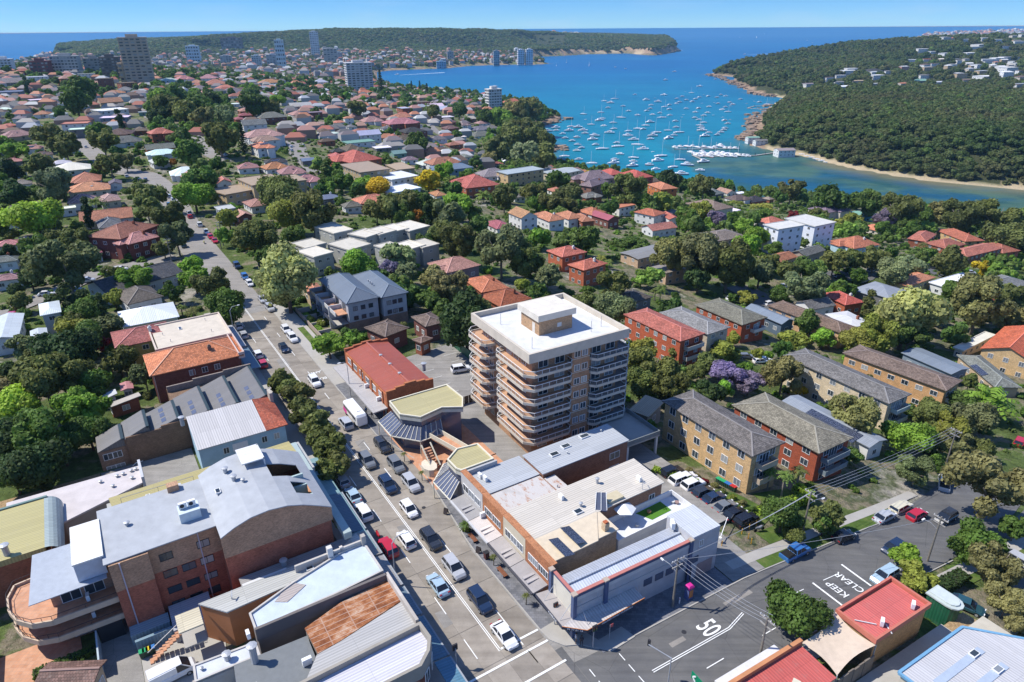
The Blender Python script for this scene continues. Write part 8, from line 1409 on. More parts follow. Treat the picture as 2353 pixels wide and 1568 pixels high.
def car_meshes(k):
    if k in _car: return _car[k]
    Ln,w,st,cab=CK[k];body=loft(MB(),[sec(x,ww,.26,z)for x,ww,z in st]);(x0,z0),(x1,z1),(x2,z2),(x3,z3)=cab;wt=w*.78;wb_=w*.95
    gl=MB().add([(x0,-wb_,z0),(x3,-wb_,z3),(x3,wb_,z3),(x0,wb_,z0),(x1,-wt,z1),(x2,-wt,z2),(x2,wt,z2),(x1,wt,z1)],[(0,3,2,1),(4,5,6,7),(0,1,5,4),(1,2,6,5),(2,3,7,6),(3,0,4,7)])
    rf=MB().prism([(x1-.08,-wt-.02),(x2+.1,-wt-.02),(x2+.1,wt+.02),(x1-.08,wt+.02)],z1-.03,z1+.05)
    for sx in (-1, 1):
        for(a,b_)in(((x1,z1),(x0,z0)),((x2,z2),(x3,z3)),(((x1+x2)/2,z1),((x1+x2)/2+.05,z0))):rf.bar((a[0],sx*(wt+.01),a[1]),(b_[0],sx*(wb_+.01),b_[1]),.09)
    if k=='van':rf.prism([(x0,-wb_-.01),(.4,-wb_-.01),(.4,wb_+.01),(x0,wb_+.01)],z0-.05,z1-.02)
    wh=MB().tube([(0,-.11,0),(0,.11,0)],.33,12);rim=MB().tube([(0,-.125,0),(0,.125,0)],.2,8);hl=MB().box(-.05,-.18,-.07,.06,.18,.08)
    tray=MB().box(-2.55,-.84,1.0,-.95,.84,1.1).mesh('tray_cover','tyre_rubber')if k=='ute' else None
    _car[k]=(body.mesh('body','car_paint',False),gl.mesh('windows','car_glass'),rf.mesh('roof','car_paint'),wh.mesh('wheel','tyre_rubber',False),rim.mesh('rim','galvanised'),hl.mesh('headlight','lamp_lens'),tray);return _car[k]
CC=dict(white=(.72,.72,.72),silver=(.42,.43,.45),grey=(.16,.17,.18),dark=(.03,.033,.04),black=(.012,.012,.015),navy=(.015,.03,.07),blue=(.03,.13,.35),red=(.45,.015,.03),cream=(.62,.57,.42),teal=(.02,.07,.09),skyblue=(.35,.47,.56),brown=(.1,.07,.05))
def car(x, y, ang, k, colr, label=None, desc=None, group='cars', z=None):
    g=(hz(x,y)if z is None else z)+.09;t=thing('parked_car' if k not in('ute','van')else{'ute':'pickup','van':'van'}[k],label or '',{'ute':'pickup','van':'van'}.get(k,'car'),(x,y,g),ang,group)
    if label is None:TODO.append((t,desc or '%s %s'%({'skyblue':'pale blue','dark':'dark grey'}.get(colr,colr),{'suv':'SUV','ute':'pickup','hatch':'hatchback'}.get(k,k)),x,y,g+.7))
    b_,gl,rf,wh,rim,hl,tray=car_meshes(k);c_=CC[colr];far=math.hypot(x,y)>230;Ln,w=CK[k][:2]
    link('body', b_, t, col=c_); link('windows', gl, t); link('roof', rf, t, col=c_)
    if tray: link('tray_cover', tray, t)
    for sx in (-1, 1):
        for sy in (-1, 1):
            o = link('wheel', wh, t, (sx * Ln * .305, sy * (w - .1), .33)); 
            if not far: link('rim', rim, o)
        if not far:link('headlight',hl,t,(Ln/2-.12,sx*w*.62,.66),col=(.8,.8,.8));link('tail_light',hl,t,(-Ln/2+.08,sx*w*.7,.8),col=(.4,.02,.02))
    return t
ND, PD = _a + math.pi, _a
for f_,x_,y_,k_,c_,d_,lb_ in(('bm',172,50,'suv','grey','n','dark grey SUV heading the queue behind the two black ones'),('bm',370,80,'suv','grey','n','charcoal SUV in the kerb lane beside the paved footpath'),('bm',312,215,'suv','navy','n','black hatchback in the middle lane before the tree shadow'),('bm',472,205,'suv','silver','n','silver SUV in the kerb lane beside the second glass skirt'),('bm',457,380,'hatch','white','n','white hatchback behind the dark grey hatchback'),
    ('bm',608,590,'suv','dark','n','dark grey hatchback level with the first wooden bench'),('bm',767,785,'suv','silver','n','silver SUV just ahead of the dark navy SUV'),('bm',945,1010,'suv','navy','n','dark navy SUV second from the stop line'),('bm',1112,1245,'sedan','white','n','white sedan waiting at the stop line'),('bm',437,590,'hatch','white','p','white coupe with black glass roof in the left lanes'),('bm',655,900,'sedan','skyblue','p','pale blue sedan driving away beside the street light shadow'),
    ('bm',142,400,'suv','white','p','white four-wheel drive with rear spare wheel parked at the kerb'),('bm',72,285,'sedan','skyblue','p','silver-blue sedan parked under the street tree'),('bm',-5,180,'hatch','silver','p','silver hatchback parked deepest in the tree shade'),('bm',312,645,'suv','red','p','red SUV parked at the left kerb by the awnings'),
    ('mm',275,1505,'suv','dark','n','black SUV with roof rails passing the octagonal pavilion'),('mm',22,1350,'suv','silver','p','pale SUV with roof rails beside the white bus'),
    ('ml',1965,705,'hatch','white','n','white hatchback parked first beside the grass verge'),('ml',2010,765,'suv','white','n','white SUV parked second beside the grass verge'),('ml',1950,835,'hatch','navy','n','navy car alone in the middle of the road'),('ml',2162,1065,'suv','white','n','white SUV driving over the worn BUS LANE lettering'),('ml',1770,875,'hatch','white','p','white car with black roof glass parked behind the red hatchback'),('ml',1803,940,'hatch','red','p','bright red hatchback parked by the dark awning'),
    ('ml',1635,680,'hatch','white','p','white car parked below the curved street light'),('ml',1672,742,'hatch','silver','p','silver car parked in front of the cream roofed shop'),('ml',1802,498,'sedan','silver','n','silver convertible parked ahead of the silver SUV'),('ml',1855,558,'suv','silver','n','silver SUV parked beside the dirt verge'),('ml',1715,388,'hatch','white','n','white car parked below the cream-flowering tree'),('ml',1682,342,'hatch','blue','n','bright blue hatchback parked below the cream-flowering tree'),('ml',1628,268,'suv','navy','n','navy SUV in the far kerb lane'),
    ('ml',1418,35,'hatch','white','n','white hatchback parked behind the two red cars'),('ml',1447,68,'hatch','red','n','red hatchback, farther of the parked red pair'),('ml',1476,95,'sedan','red','n','red car, nearer of the parked red pair'),('ml',1262,128,'hatch','teal','p','dark teal hatchback parked under the roadside gum tree')):
    x, y, g = G(f_, x_, y_, .6); 
    if f_ == 'ml' and k_ in ('suv',) and False: pass
    car(x, y, ND if d_ == 'n' else PD, k_, c_, lb_, group='cars on the main road', z=0)
for f_,x_,y_,k_,c_,a_,lb_ in(('bm',2262,128,'suv','black',30,'black SUV at the shaded far end of the car park row'),('bm',2325,178,'suv','white',30,'white SUV second in the car park row'),('br',35,165,'hatch','white',30,'white hatchback third in the car park row'),('br',82,214,'suv','white',30,'white SUV fourth in the car park row'),('br',150,264,'hatch','dark',30,'dark hatchback between white SUV and blue sedan in the car park'),('br',222,306,'sedan','navy',30,'navy blue sedan in the middle of the car park row'),('br',300,364,'sedan','grey',30,'grey sedan beside the navy sedan in the car park'),('br',366,413,'sedan','black',30,'black sedan second from the yellow bollards'),('br',447,458,'suv','black',30,'black SUV with roof bars next to the yellow bollards'),
    ('br',785,678,'ute','blue',30,'blue pickup with roof bars parked at the side street kerb'),('br',1118,568,'hatch','dark',27,'dark hatchback with roof bars parked under the verge tree'),('br',1397,432,'sedan','silver',30,'silver sedan parked in front of the cream wagon'),('br',1510,368,'wagon','cream',30,'old cream station wagon parked by the lawn'),('br',1620,420,'hatch','red',30,'red hatchback driving beside the cream wagon'),('br',1815,440,'suv','dark',210,'dark grey wagon approaching down the side street'),('br',1455,645,'hatch','navy',210,'dark car half hidden behind the small street tree'),('br',1535,748,'sedan','grey',210,'grey car below the small street tree'),('br',1395,835,'wagon','skyblue',210,'pale blue wagon beside the coral roofed shop'),
    ('br',1805,200,'ute','white',60,'white and blue pickup parked at the top of the side street'),('br',2275,705,'wagon','silver',120,'silver wagon in the car park beneath the gum trees'),('br',1955,1040,'sedan','teal',-40,'dark teal sedan parked behind the green kiosk'),('mm',815,978,'suv','white',20,'white SUV alone in the shop rear car park'),('bl',1190,1510,'van','white',38,'large white van parked in the rear yard at the bottom left'),
    ('mr',568,915,'sedan','white',-10,'white sports car beside the purple jacaranda'),('mr',445,890,'hatch','grey',0,'grey car half hidden beside the red roofed flats'),('mr',2325,1480,'suv','red',45,'red car at the right edge behind the fan palm')):
    x, y, g = G(f_, x_, y_, .6); car(x, y, R(a_), k_, c_, lb_, group='parked cars off the main road')
for f_,s_,a_ in(('mr','''1540 215 white suv;1635 250 silver hatch;1725 280 dark suv;1830 305 blue suv;1990 312 silver hatch''',-22),('mr','''1305 300 silver hatch;1180 325 navy suv;1260 370 silver suv;1400 345 dark suv;1080 340 dark hatch;1590 300 white suv;440 478 silver sedan;345 490 white hatch;735 405 white hatch;605 525 white hatch''',30),('ml','''530 435 blue hatch;600 370 silver suv;830 290 white hatch;320 460 white sedan;110 605 red hatch''',20),
    ('tl','''1260 880 white hatch;1290 885 white hatch;1340 925 navy hatch;1365 943 white hatch;1460 1010 white suv;1478 1022 white hatch;1515 1048 silver hatch;1545 1065 white hatch;1995 1010 white hatch;2000 1035 silver hatch;2085 970 dark hatch;2080 1000 white hatch;2110 1130 white suv;2130 1145 navy hatch;2150 1152 dark hatch;965 765 white hatch;1000 690 blue van''',130),('tl','''840 1135 white suv;880 1150 silver hatch;870 1210 white hatch;1000 1235 grey hatch;1120 1335 white hatch;1160 1350 silver hatch;1190 1375 white suv;1205 1395 white hatch;1160 1405 teal hatch;1232 1420 dark hatch;1300 1465 white hatch;1305 1490 red hatch;515 1030 navy hatch;590 1010 white hatch;960 1240 dark suv;1060 1300 silver hatch;1370 1545 white suv;545 1050 dark hatch''',122),('tm','''305 1105 white hatch;410 1520 silver suv;690 940 white hatch;600 860 white hatch''',120),('q2','''850 770 navy suv;730 790 dark hatch;250 870 white hatch;1380 735 white suv;30 1530 white hatch''',10)):
    rows_=[q.split()for q in s_.split(';')];xs_,ys_,zs_=GV([(f_,float(q[0]),float(q[1]))for q in rows_],np.full(len(rows_),.6))
    for q, x, y in zip(rows_, xs_, ys_): car(float(x), float(y), R(a_), q[3], q[2])
# bus
bx,by,_=G('mm',88,1275,1.5);bs=thing('bus','white minibus with magenta rear at the bus stop beside the red roofed shop','bus',(bx,by,.08),ND)
part('body',loft(MB(),[sec(-3.9,1.08,.4,2.5,.15),sec(-3.7,1.15,.35,2.75,.2),sec(3.5,1.15,.35,2.75,.2),sec(3.9,1.05,.4,2.3,.2)]),'car_paint',bs,(.78,.78,.78));part('window_band',MB().box(-3.5,-1.17,1.45,3.3,1.17,2.15),'car_glass',bs);part('windscreen',MB().box(3.62,-1.0,1.35,3.86,1.0,2.3),'car_glass',bs);part('magenta_panel',MB().box(-3.8,-1.175,.5,-1.9,1.175,1.4),'smooth_paint',bs,(.6,.03,.28));part('roof_hatch',MB().box(1.2,-.4,2.75,2.2,.4,2.88),'white_metal',bs)
for sx in (-2.5, 2.5):
    for sy in(-1,1):part('wheel',MB().tube([(0,-.14,0),(0,.14,0)],.44,12),'tyre_rubber',bs,loc=(sx,sy*1.02,.44))
def motorbike(x, y, ang, col, label, z=.1):
    t=thing('motorbike',label,'motorbike',(x,y,z),ang);[part('wheel',MB().tube([(0,-.06,0),(0,.06,0)],.3,10),'tyre_rubber',t,loc=(sx,0,.3))for sx in(-.7,.7)];part('body',loft(MB(),[sec(-.7,.1,.6,.9,.04),sec(-.1,.2,.4,.85,.06),sec(.35,.18,.45,1.0,.06),sec(.65,.08,.7,1.0,.03)]),'car_paint',t,col);part('handlebar',MB().bar((.5,-.35,1.05),(.5,.35,1.05),.04),'dark_metal',t)
for f_,x_,y_,a_,c_,l_ in(('bm',245,562,120,(.4,.02,.02),'red scooter parked behind the red SUV'),('br',535,518,20,(.2,.2,.22),'grey motorbike beside the yellow bollards'),('ml',1402,108,302,(.5,.5,.05),'yellow scooter riding along the far main road')):x,y,g=G(f_,x_,y_,.4);motorbike(x,y,R(a_),c_,l_,g+.1)

# ------------------------------------------------------------------ poles, lamps, signals, signs
def wire(a, b_, sag=.6):
    n=8;return[(a[0]+(b_[0]-a[0])*t,a[1]+(b_[1]-a[1])*t,a[2]+(b_[2]-a[2])*t-sag*4*t*(1-t))for t in[i/n for i in range(n+1)]]
PT = []
def power_pole(f_, x_, y_, h, ang, label, lamp=None):
    x,y,g=G(f_,x_,y_,0);t=thing('power_pole',label,'power pole',(x,y,g),ang);part('pole',MB().tube([(0,0,-.5),(0,0,h)],[.17,.12],8),'bark',t,(.2,.18,.15))
    for k,z in enumerate((h-.4,h-1.4)):part('crossarm',MB().box(-.07,-1.1+.2*k,z,.07,1.1-.2*k,z+.14),'smooth_paint',t,(.3,.28,.25))
    mb=MB();[mb.tube([(0,q,h-.3),(0,q,h-.05)],.05,5)for q in(-1,-.5,.5,1)];part('insulators',mb,'white_metal',t)['kind']='stuff'
    if lamp:part('lamp_arm',MB().tube([(0,0,h-2.4),(lamp[0]*.5,lamp[1]*.5,h-1.7),(lamp[0],lamp[1],h-1.6)],.04,5),'galvanised',t);part('lamp_head',MB().box(lamp[0]-.3,lamp[1]-.12,h-1.72,lamp[0]+.3,lamp[1]+.12,h-1.58),'white_metal',t)
    PT.append((x, y, g + h, ang)); return t
power_pole('r2',1378,880,8.6,R(120),'leaning grey power pole with crossarms before the corner shop wall',(2.3,.6));power_pole('r2',2165,1415,8.0,R(30),'dark power pole beside the lower red ribbed roof');power_pole('br',832,545,8.2,R(30),'power pole with white lamp arm beside the verge trees',(2.2,-.8));power_pole('br',1690,738,8.6,R(30),'dark pole with lamp arm across the side street',(-.6,2.0));power_pole('mr',1815,1640,8.5,R(30),'power pole beyond the clipped hedge corner');power_pole('tl',1520,1800-90,9,R(30),'power pole behind the roadside fig');power_pole('ml',1185,260,9,R(120),'power pole at the side street corner left of the main road');power_pole('ml',1535,130,9,R(120),'power pole beside the parked red pair')
mb = MB()
for i, j in ((0, 2), (0, 1), (2, 4), (0, 3)):
    for q in (-.9, -.3, .3, .9):
        a, b_ = PT[i], PT[j]; n_x = math.cos(a[3] + math.pi / 2) * q; n_y = math.sin(a[3] + math.pi / 2) * q
        if (i, j) == (0, 3) and q != .3: continue
        W_=wire((a[0]+n_x,a[1]+n_y,a[2]-.1),(b_[0]+n_x,b_[1]+n_y,b_[2]-.1));[mb.bar(p,r_,.035)for p,r_ in zip(W_[:-1],W_[1:])]
wr = part('power_lines', mb, 'galvanised', None); wr['kind'] = 'stuff'
def street_lamp(s_, o_, h, arm, label):
    x,y=RS(s_,o_);t=thing('street_lamp',label,'street lamp',(x,y,.12),_a);part('pole',MB().tube([(0,0,0),(0,0,h-1),(0,-arm*.3,h-.15),(0,-arm*.8,h)],[.1,.07,.06,.05],7),'galvanised',t);part('lamp_head',MB().box(-.14,-arm-.3 if arm>0 else-arm-.3,h-.08,.14,-arm+.3,h+.04),'white_metal',t)
street_lamp(17.5,-6.6,8.5,2.2,'curved grey street lamp rising beside the parked red SUV');street_lamp(118.5,-6.8,8.5,2.2,'curved street lamp in front of the cream flat roof');street_lamp(73,7.2,8.5,-1.6,'thin street lamp at the red roofed shop awning')
def signal(x, y, ang, label, h=3.4, mast=0, z=.14):
    t=thing('traffic_light',label,'traffic light',(x,y,z),ang);part('pole',MB().tube([(0,0,0),(0,0,h)]+([(mast,0,h+.6)]if mast else[]),.08,7),'galvanised',t)
    for k, dx in enumerate((.18, -.18) if not mast else (mast,)):
        b_=part('signal_box',MB().box(-.16,-.3,-.45,.16,-.08,.45),'dark_metal',t,loc=(dx,0,h+(.7 if mast else .1)));[part('lens',MB().tube([(0,-.31,z_),(0,-.34,z_)],.1,8),'lamp_lens',b_,c_)for z_,c_ in((.27,(.25,.02,.02)),(0,(.3,.15,.02)),(-.27,(.02,.15,.06)))]
x,y=RS(-.3,8.2);signal(x,y,R(32),'traffic light pair on the paved corner by the awning');x,y,g=G('r2',645,1255,0);signal(x,y,R(30),'white traffic light post standing in the corner shop shadow');x,y,g=G('bm',785,1480,0);signal(x,y,R(210),'traffic light at the left kerb before the shaded footpath');x,y,g=G('r2',1330,1640,0);signal(x,y,R(150),'overhead traffic light on a long white mast arm',5.2,2.8)
x,y,g=G('r2',1620,1700,1.5);t=thing('direction_sign','green direction sign with white chevrons at the bottom edge','road sign',(x,y,0),R(-62));part('board',MB().box(-1.5,-.04,3.0,1.5,.04,4.1),'smooth_paint',t,(.0,.2,.09));part('chevron',MB().bar((-1.2,-.06,3.5),(-.8,-.06,3.95),.16).bar((-1.2,-.06,3.5),(-.8,-.06,3.1),.16),'line_paint',t);[part('post',MB().tube([(q,0,0),(q,0,3)],.06),'galvanised',t)for q in(-1.2,1.2)]
x,y,g=G('r2',795,1190,0);t=thing('bus_stop_sign','small red and white flag sign on a thin post in the awning shade','sign',(x,y,.14),R(30));part('post',MB().tube([(0,0,0),(0,0,2.7)],.04),'galvanised',t);part('flag',MB().box(0,-.02,2.2,.5,.02,2.7),'smooth_paint',t,(.55,.12,.12))
x,y,g=G('r2',1522,800,0);t=thing('phone_kiosk','phone kiosk with magenta top and orange poster on the shaded footpath','phone kiosk',(x,y,.14),R(30));part('cabinet',MB().box(-.55,-.5,0,.55,.5,2.3),'smooth_paint',t,(.1,.12,.25));part('poster',MB().box(-.42,-.54,.5,.42,-.5,2.0),'smooth_paint',t,(.5,.2,.07));part('top',loft(MB(),[[(q[0]*k,q[1]*k,z_)for q in((-.6,-.55),(.6,-.55),(.6,.55),(-.6,.55))]for z_,k in((2.3,1),(2.6,1.05),(2.85,.7))]),'smooth_paint',t,(.55,.03,.25));t.scale=(.8,.8,.85)
x,y,g=G('r2',1440,850,0);t=thing('bollard','short white bollard beside the grey power pole','bollard',(x,y,.14));part('post',MB().tube([(0,0,0),(0,0,1.0),(0,0,1.05)],[.11,.11,.05],8),'smooth_paint',t,(.6,.6,.6));part('band',MB().tube([(0,0,.8),(0,0,.9)],.115,8),'smooth_paint',t,(.5,.05,.03))
for i,(a_,b_)in enumerate(((415,550),(460,582),(465,520),(513,498),(480,618),(277,635),(740-0,20))):
    if i == 6: continue
    x,y,g=G('br',a_,b_,0);t=thing('yellow_bollard','','bollard',(x,y,g),0,'yellow car park bollards');part('post',MB().tube([(0,0,0),(0,0,1.05)],.07,7),'smooth_paint',t,(.62,.33,.03));part('cap',MB().tube([(0,0,1.05),(0,0,1.12)],[.07,.03],7),'smooth_paint',t,(.7,.4,.05));TODO.append((t,'yellow steel bollard',x,y,g+.5))
x,y,g=G('br',262,612,0);t=thing('boom_gate','white boom gate across the car park entry','boom gate',(x,y,g),R(62));part('cabinet',MB().box(-.2,-.2,0,.2,.2,1.1),'white_metal',t);part('boom',MB().bar((0,0,1),(5.2,0,1.15),.1),'white_metal',t)
def bench(f_,x_,y_,label):x,y,g=G(f_,x_,y_,0);t=thing('bench',label,'bench',(x,y,.14),_a);[part('slat',MB().box(-1.1,q-.09,.42,1.1,q+.09,.48),'smooth_paint',t,(.22,.09,.05))for q in(-.22,0,.22)];[part('leg',MB().box(q-.06,-.28,0,q+.06,.28,.42),'dark_metal',t)for q in(-.8,.8)]
bench('bm',895,592,'brown slatted bench nearest the potted palm');bench('bm',1097,828,'brown slatted bench beside the young bare trees')
for f_,x_,y_,l_ in(('bm',712,398,'black sandwich board before the pale awning'),('bm',935,665,'wooden sandwich board beside the nearer bin'),('ml',2470,1090,'dark sandwich board in front of the red roofed shop')):
    x,y,g=G(f_,x_,y_,.4);t=thing('sandwich_board',l_,'sign board',(x,y,.14),_a+.5);[part('panel',MB().add([(-.35,q*.3,0),(.35,q*.3,0),(.35,q*.04,1.0),(-.35,q*.04,1.0),(-.35,q*.34,0),(.35,q*.34,0),(.35,q*.08,1.0),(-.35,q*.08,1.0)],[(0,1,2,3),(7,6,5,4),(0,4,5,1),(2,6,7,3),(1,5,6,2),(3,7,4,0)]),'smooth_paint',t,(.05,.04,.04))for q in(-1,1)]
x,y,g=G('bm',990,720,0);t=thing('litter_bin','dark red litter bin enclosure between the two benches','litter bin',(x,y,.14),_a);part('cabinet',MB().box(-.32,-.32,0,.32,.32,1.1),'smooth_paint',t,(.09,.03,.03));part('lid',MB().box(-.36,-.36,1.1,.36,.36,1.2),'dark_metal',t)
for f_,x_,y_,l_ in(('bm',850,545,'bushy potted palm beside the brown bench'),('bm',548,185,'bare stumpy young tree beside the glass skirt'),('bm',1262,1040,'bare young palm on the footpath near the corner awning'),('bm',1040,770,'bare young tree just past the litter bin'),('bm',427,55,'stumpy young tree by the plaza entrance')):
    x,y,g=G(f_,x_,y_,0);t=thing('young_tree',l_,'young tree',(x,y,.14));part('trunk',MB().tube([(0,0,0),(.05,0,1.7)],[.07,.05],6),'bark',t,(.1,.07,.05));link('crown',PALM[0],t,(0,0,1.7),0,LC['ol']if x_!=850 else LC['g'],(.7,.7,.7)if x_!=850 else(1.3,1.3,1.3))
BC = dict(green=(.02, .3, .12), blue=(.03, .15, .4), red=(.45, .03, .03), yellow=(.6, .45, .02))
def bin_(f_, x_, y_, lid, ang, lab=None, z=None):
    x,y,g=G(f_,x_,y_,0);t=thing('wheelie_bin',lab or '','bin',(x,y,g if z is None else z),ang,'wheelie bins');part('body',loft(MB(),[[(-.25,-.28,.05),(.25,-.28,.05),(.25,.28,.05),(-.25,.28,.05)],[(-.3,-.36,1.0),(.3,-.36,1.0),(.3,.36,1.0),(-.3,.36,1.0)]]),'smooth_paint',t,(.03,.06,.04));part('lid',MB().box(-.32,-.38,1.0,.32,.38,1.08),'smooth_paint',t,BC[lid]);
    if not lab: TODO.append((t, '%s lidded wheelie bin' % lid, x, y, g + .6))
for i in range(10):bin_('br',250+i*12.5,198+i*6.5,('green','green','green','green','blue','blue','blue','red','red','red')[i],R(-60))
for i,c_ in enumerate(('green','green','yellow','blue')):bin_('bl',985+i*24,1400-i*10,c_,R(30),z=.1)
# people
def person(f_, x_, y_, top, leg, ang, label, step=.12):
    x,y,g=G(f_,x_,y_,0);t=thing('person',label,'person',(x,y,.14),ang);J=[(0,0,.95),(0,0,1.2),(0,0,1.42),(0,0,1.52),(.02,0,1.66),(0,.2,1.4),(.05,.25,1.12),(.12,.22,.88),(0,-.2,1.4),(-.03,-.25,1.12),(.08,-.24,.88),(0,.1,.9),(step,.11,.5),(step*.6,.11,.08),(step*.6+.14,.11,.04),(0,-.1,.9),(-step,-.11,.5),(-step*1.6,-.11,.08),(-step*1.6+.14,-.11,.04)]
    E_=[(0,1),(1,2),(2,3),(3,4),(2,5),(5,6),(6,7),(2,8),(8,9),(9,10),(0,11),(11,12),(12,13),(13,14),(0,15),(15,16),(16,17),(17,18)];rr_=[.14,.13,.13,.055,.1,.06,.045,.035,.06,.045,.035,.1,.07,.05,.045,.1,.07,.05,.045]
    me=bpy.data.meshes.new('body');me.from_pydata(J,E_,[]);o=link('body',me,t,col=leg);me.materials.append(_m['smooth_paint']);md=o.modifiers.new('skin','SKIN');sv=me.skin_vertices[0].data
    for i, r_ in enumerate(rr_): sv[i].radius = (r_, r_)
    sv[0].use_root = True; o.modifiers.new('sub', 'SUBSURF').levels = 1
    part('shirt',loft(MB(),[[(math.cos(q)*a_,math.sin(q)*b_,z_)for q in[i*math.pi/4 for i in range(8)]]for z_,a_,b_ in((.92,.15,.2),(1.15,.14,.19),(1.38,.15,.22),(1.47,.08,.12))]),'smooth_paint',t,top);part('hair',MB().tube([(.01,0,1.66),(0,0,1.74),(0,0,1.78)],[.115,.1,.04],7),'smooth_paint',t,(.05,.03,.02));
person('r2',490,1215,(.6,.6,.6),(.3,.2,.15),R(200),'person in a pale top standing at the shaded shop corner');person('r2',540,1240,(.03,.03,.04),(.03,.03,.05),R(100),'person in dark clothes beside the corner shop door');person('mm',165,1290,(.1,.2,.4),(.05,.05,.08),R(120),'person in a blue top waiting beside the bus');person('mm',208,1318,(.08,.06,.06),(.08,.07,.06),R(300),'person in dark clothing under the bus stop awning')

# ------------------------------------------------------------------ boats and the waterfront
def hull(L_,w,h):return loft(MB(),[[(x,-w*k,h*.95),(x,-w*k*.75,-.3),(x,w*k*.75,-.3),(x,w*k,h*.95)]for x,k in((-L_/2,.78),(-L_*.2,1),(L_*.15,.95),(L_*.36,.6),(L_/2,.06))])
BM_ = {}
for k,(L_,w,h)in dict(m=(10,1.8,1.5),M=(15,2.5,2.0),s=(12.5,1.9,1.4),S=(17,2.3,1.6),d=(4.5,.8,.6)).items():
    cb_1=MB().prism([(-L_*.28,-w*.62),(L_*.16,-w*.55),(L_*.24,0),(L_*.16,w*.55),(-L_*.28,w*.62)],h*.9,h+(1.1 if k in 'mM' else .5))
    if k=='M':cb_1.prism([(-L_*.22,-w*.5),(L_*.05,-w*.45),(L_*.05,w*.45),(-L_*.22,w*.5)],h+1.1,h+2.2)
    gl=MB().prism([(-L_*.1,-w*.64),(L_*.17,-w*.57),(L_*.25,0),(L_*.17,w*.57),(-L_*.1,w*.64)],h+.35,h+.85)
    ms = None
    if k in 'sS':H_=L_*1.15;ms=(MB().tube([(L_*.06,0,h*.8),(L_*.06,0,H_)],.17,5).mesh('mast','white_metal'),MB().bar((L_*.05,0,h+1.1),(-L_*.33,0,h+1.0),.3).mesh('boom','smooth_paint'),MB().add([(L_*.05,.02,h+1.3),(-L_*.33,.5,h+1.3),(L_*.05,.02,H_-.4),(L_*.08,-.02,h+.6),(L_*.48,-.3,h+.6),(L_*.07,0,H_*.85)],[(0,1,2),(2,1,0),(3,4,5),(5,4,3)]).mesh('sail','smooth_paint'))
    BM_[k]=(hull(L_,w,h).mesh('hull','boat_white',False),cb_1.mesh('cabin','boat_white'),gl.mesh('windscreen','car_glass'),ms,hull(L_,w*1.015,h*.35).mesh('hull_stripe','smooth_paint'))
def boat(x, y, k, ang, desc=None, sail=False, label=None, group='boats moored in the harbour'):
    t=thing('yacht' if k in 'sS' else 'motor_boat' if k!='d' else 'dinghy',label or '',{'s':'yacht','S':'yacht','d':'dinghy'}.get(k,'motor boat'),(x,y,SEA),ang,group);h_,c_,g_,ms,st_=BM_[k];link('hull',h_,t)
    if k != 'd': link('cabin', c_, t)
    if k in 'mM': link('windscreen', g_, t)
    link('hull_stripe',st_,t,col=rnd.choice(((.03,.06,.2),(.1,.1,.1),(.4,.05,.04),(.7,.7,.7),(.05,.15,.2))))
    if ms:
        link('mast',ms[0],t);link('boom',ms[1],t,col=rnd.choice(((.03,.06,.2),(.6,.6,.6),(.3,.3,.3))))
        if sail: link('sail', ms[2], t, col=(.75, .75, .75))
    if label is None:TODO.append((t,desc or{'m':'white motor cruiser','M':'large white motor cruiser','s':'white sailing yacht with bare mast','S':'large yacht with tall mast','d':'small white dinghy'}[k],x,y,SEA+2))
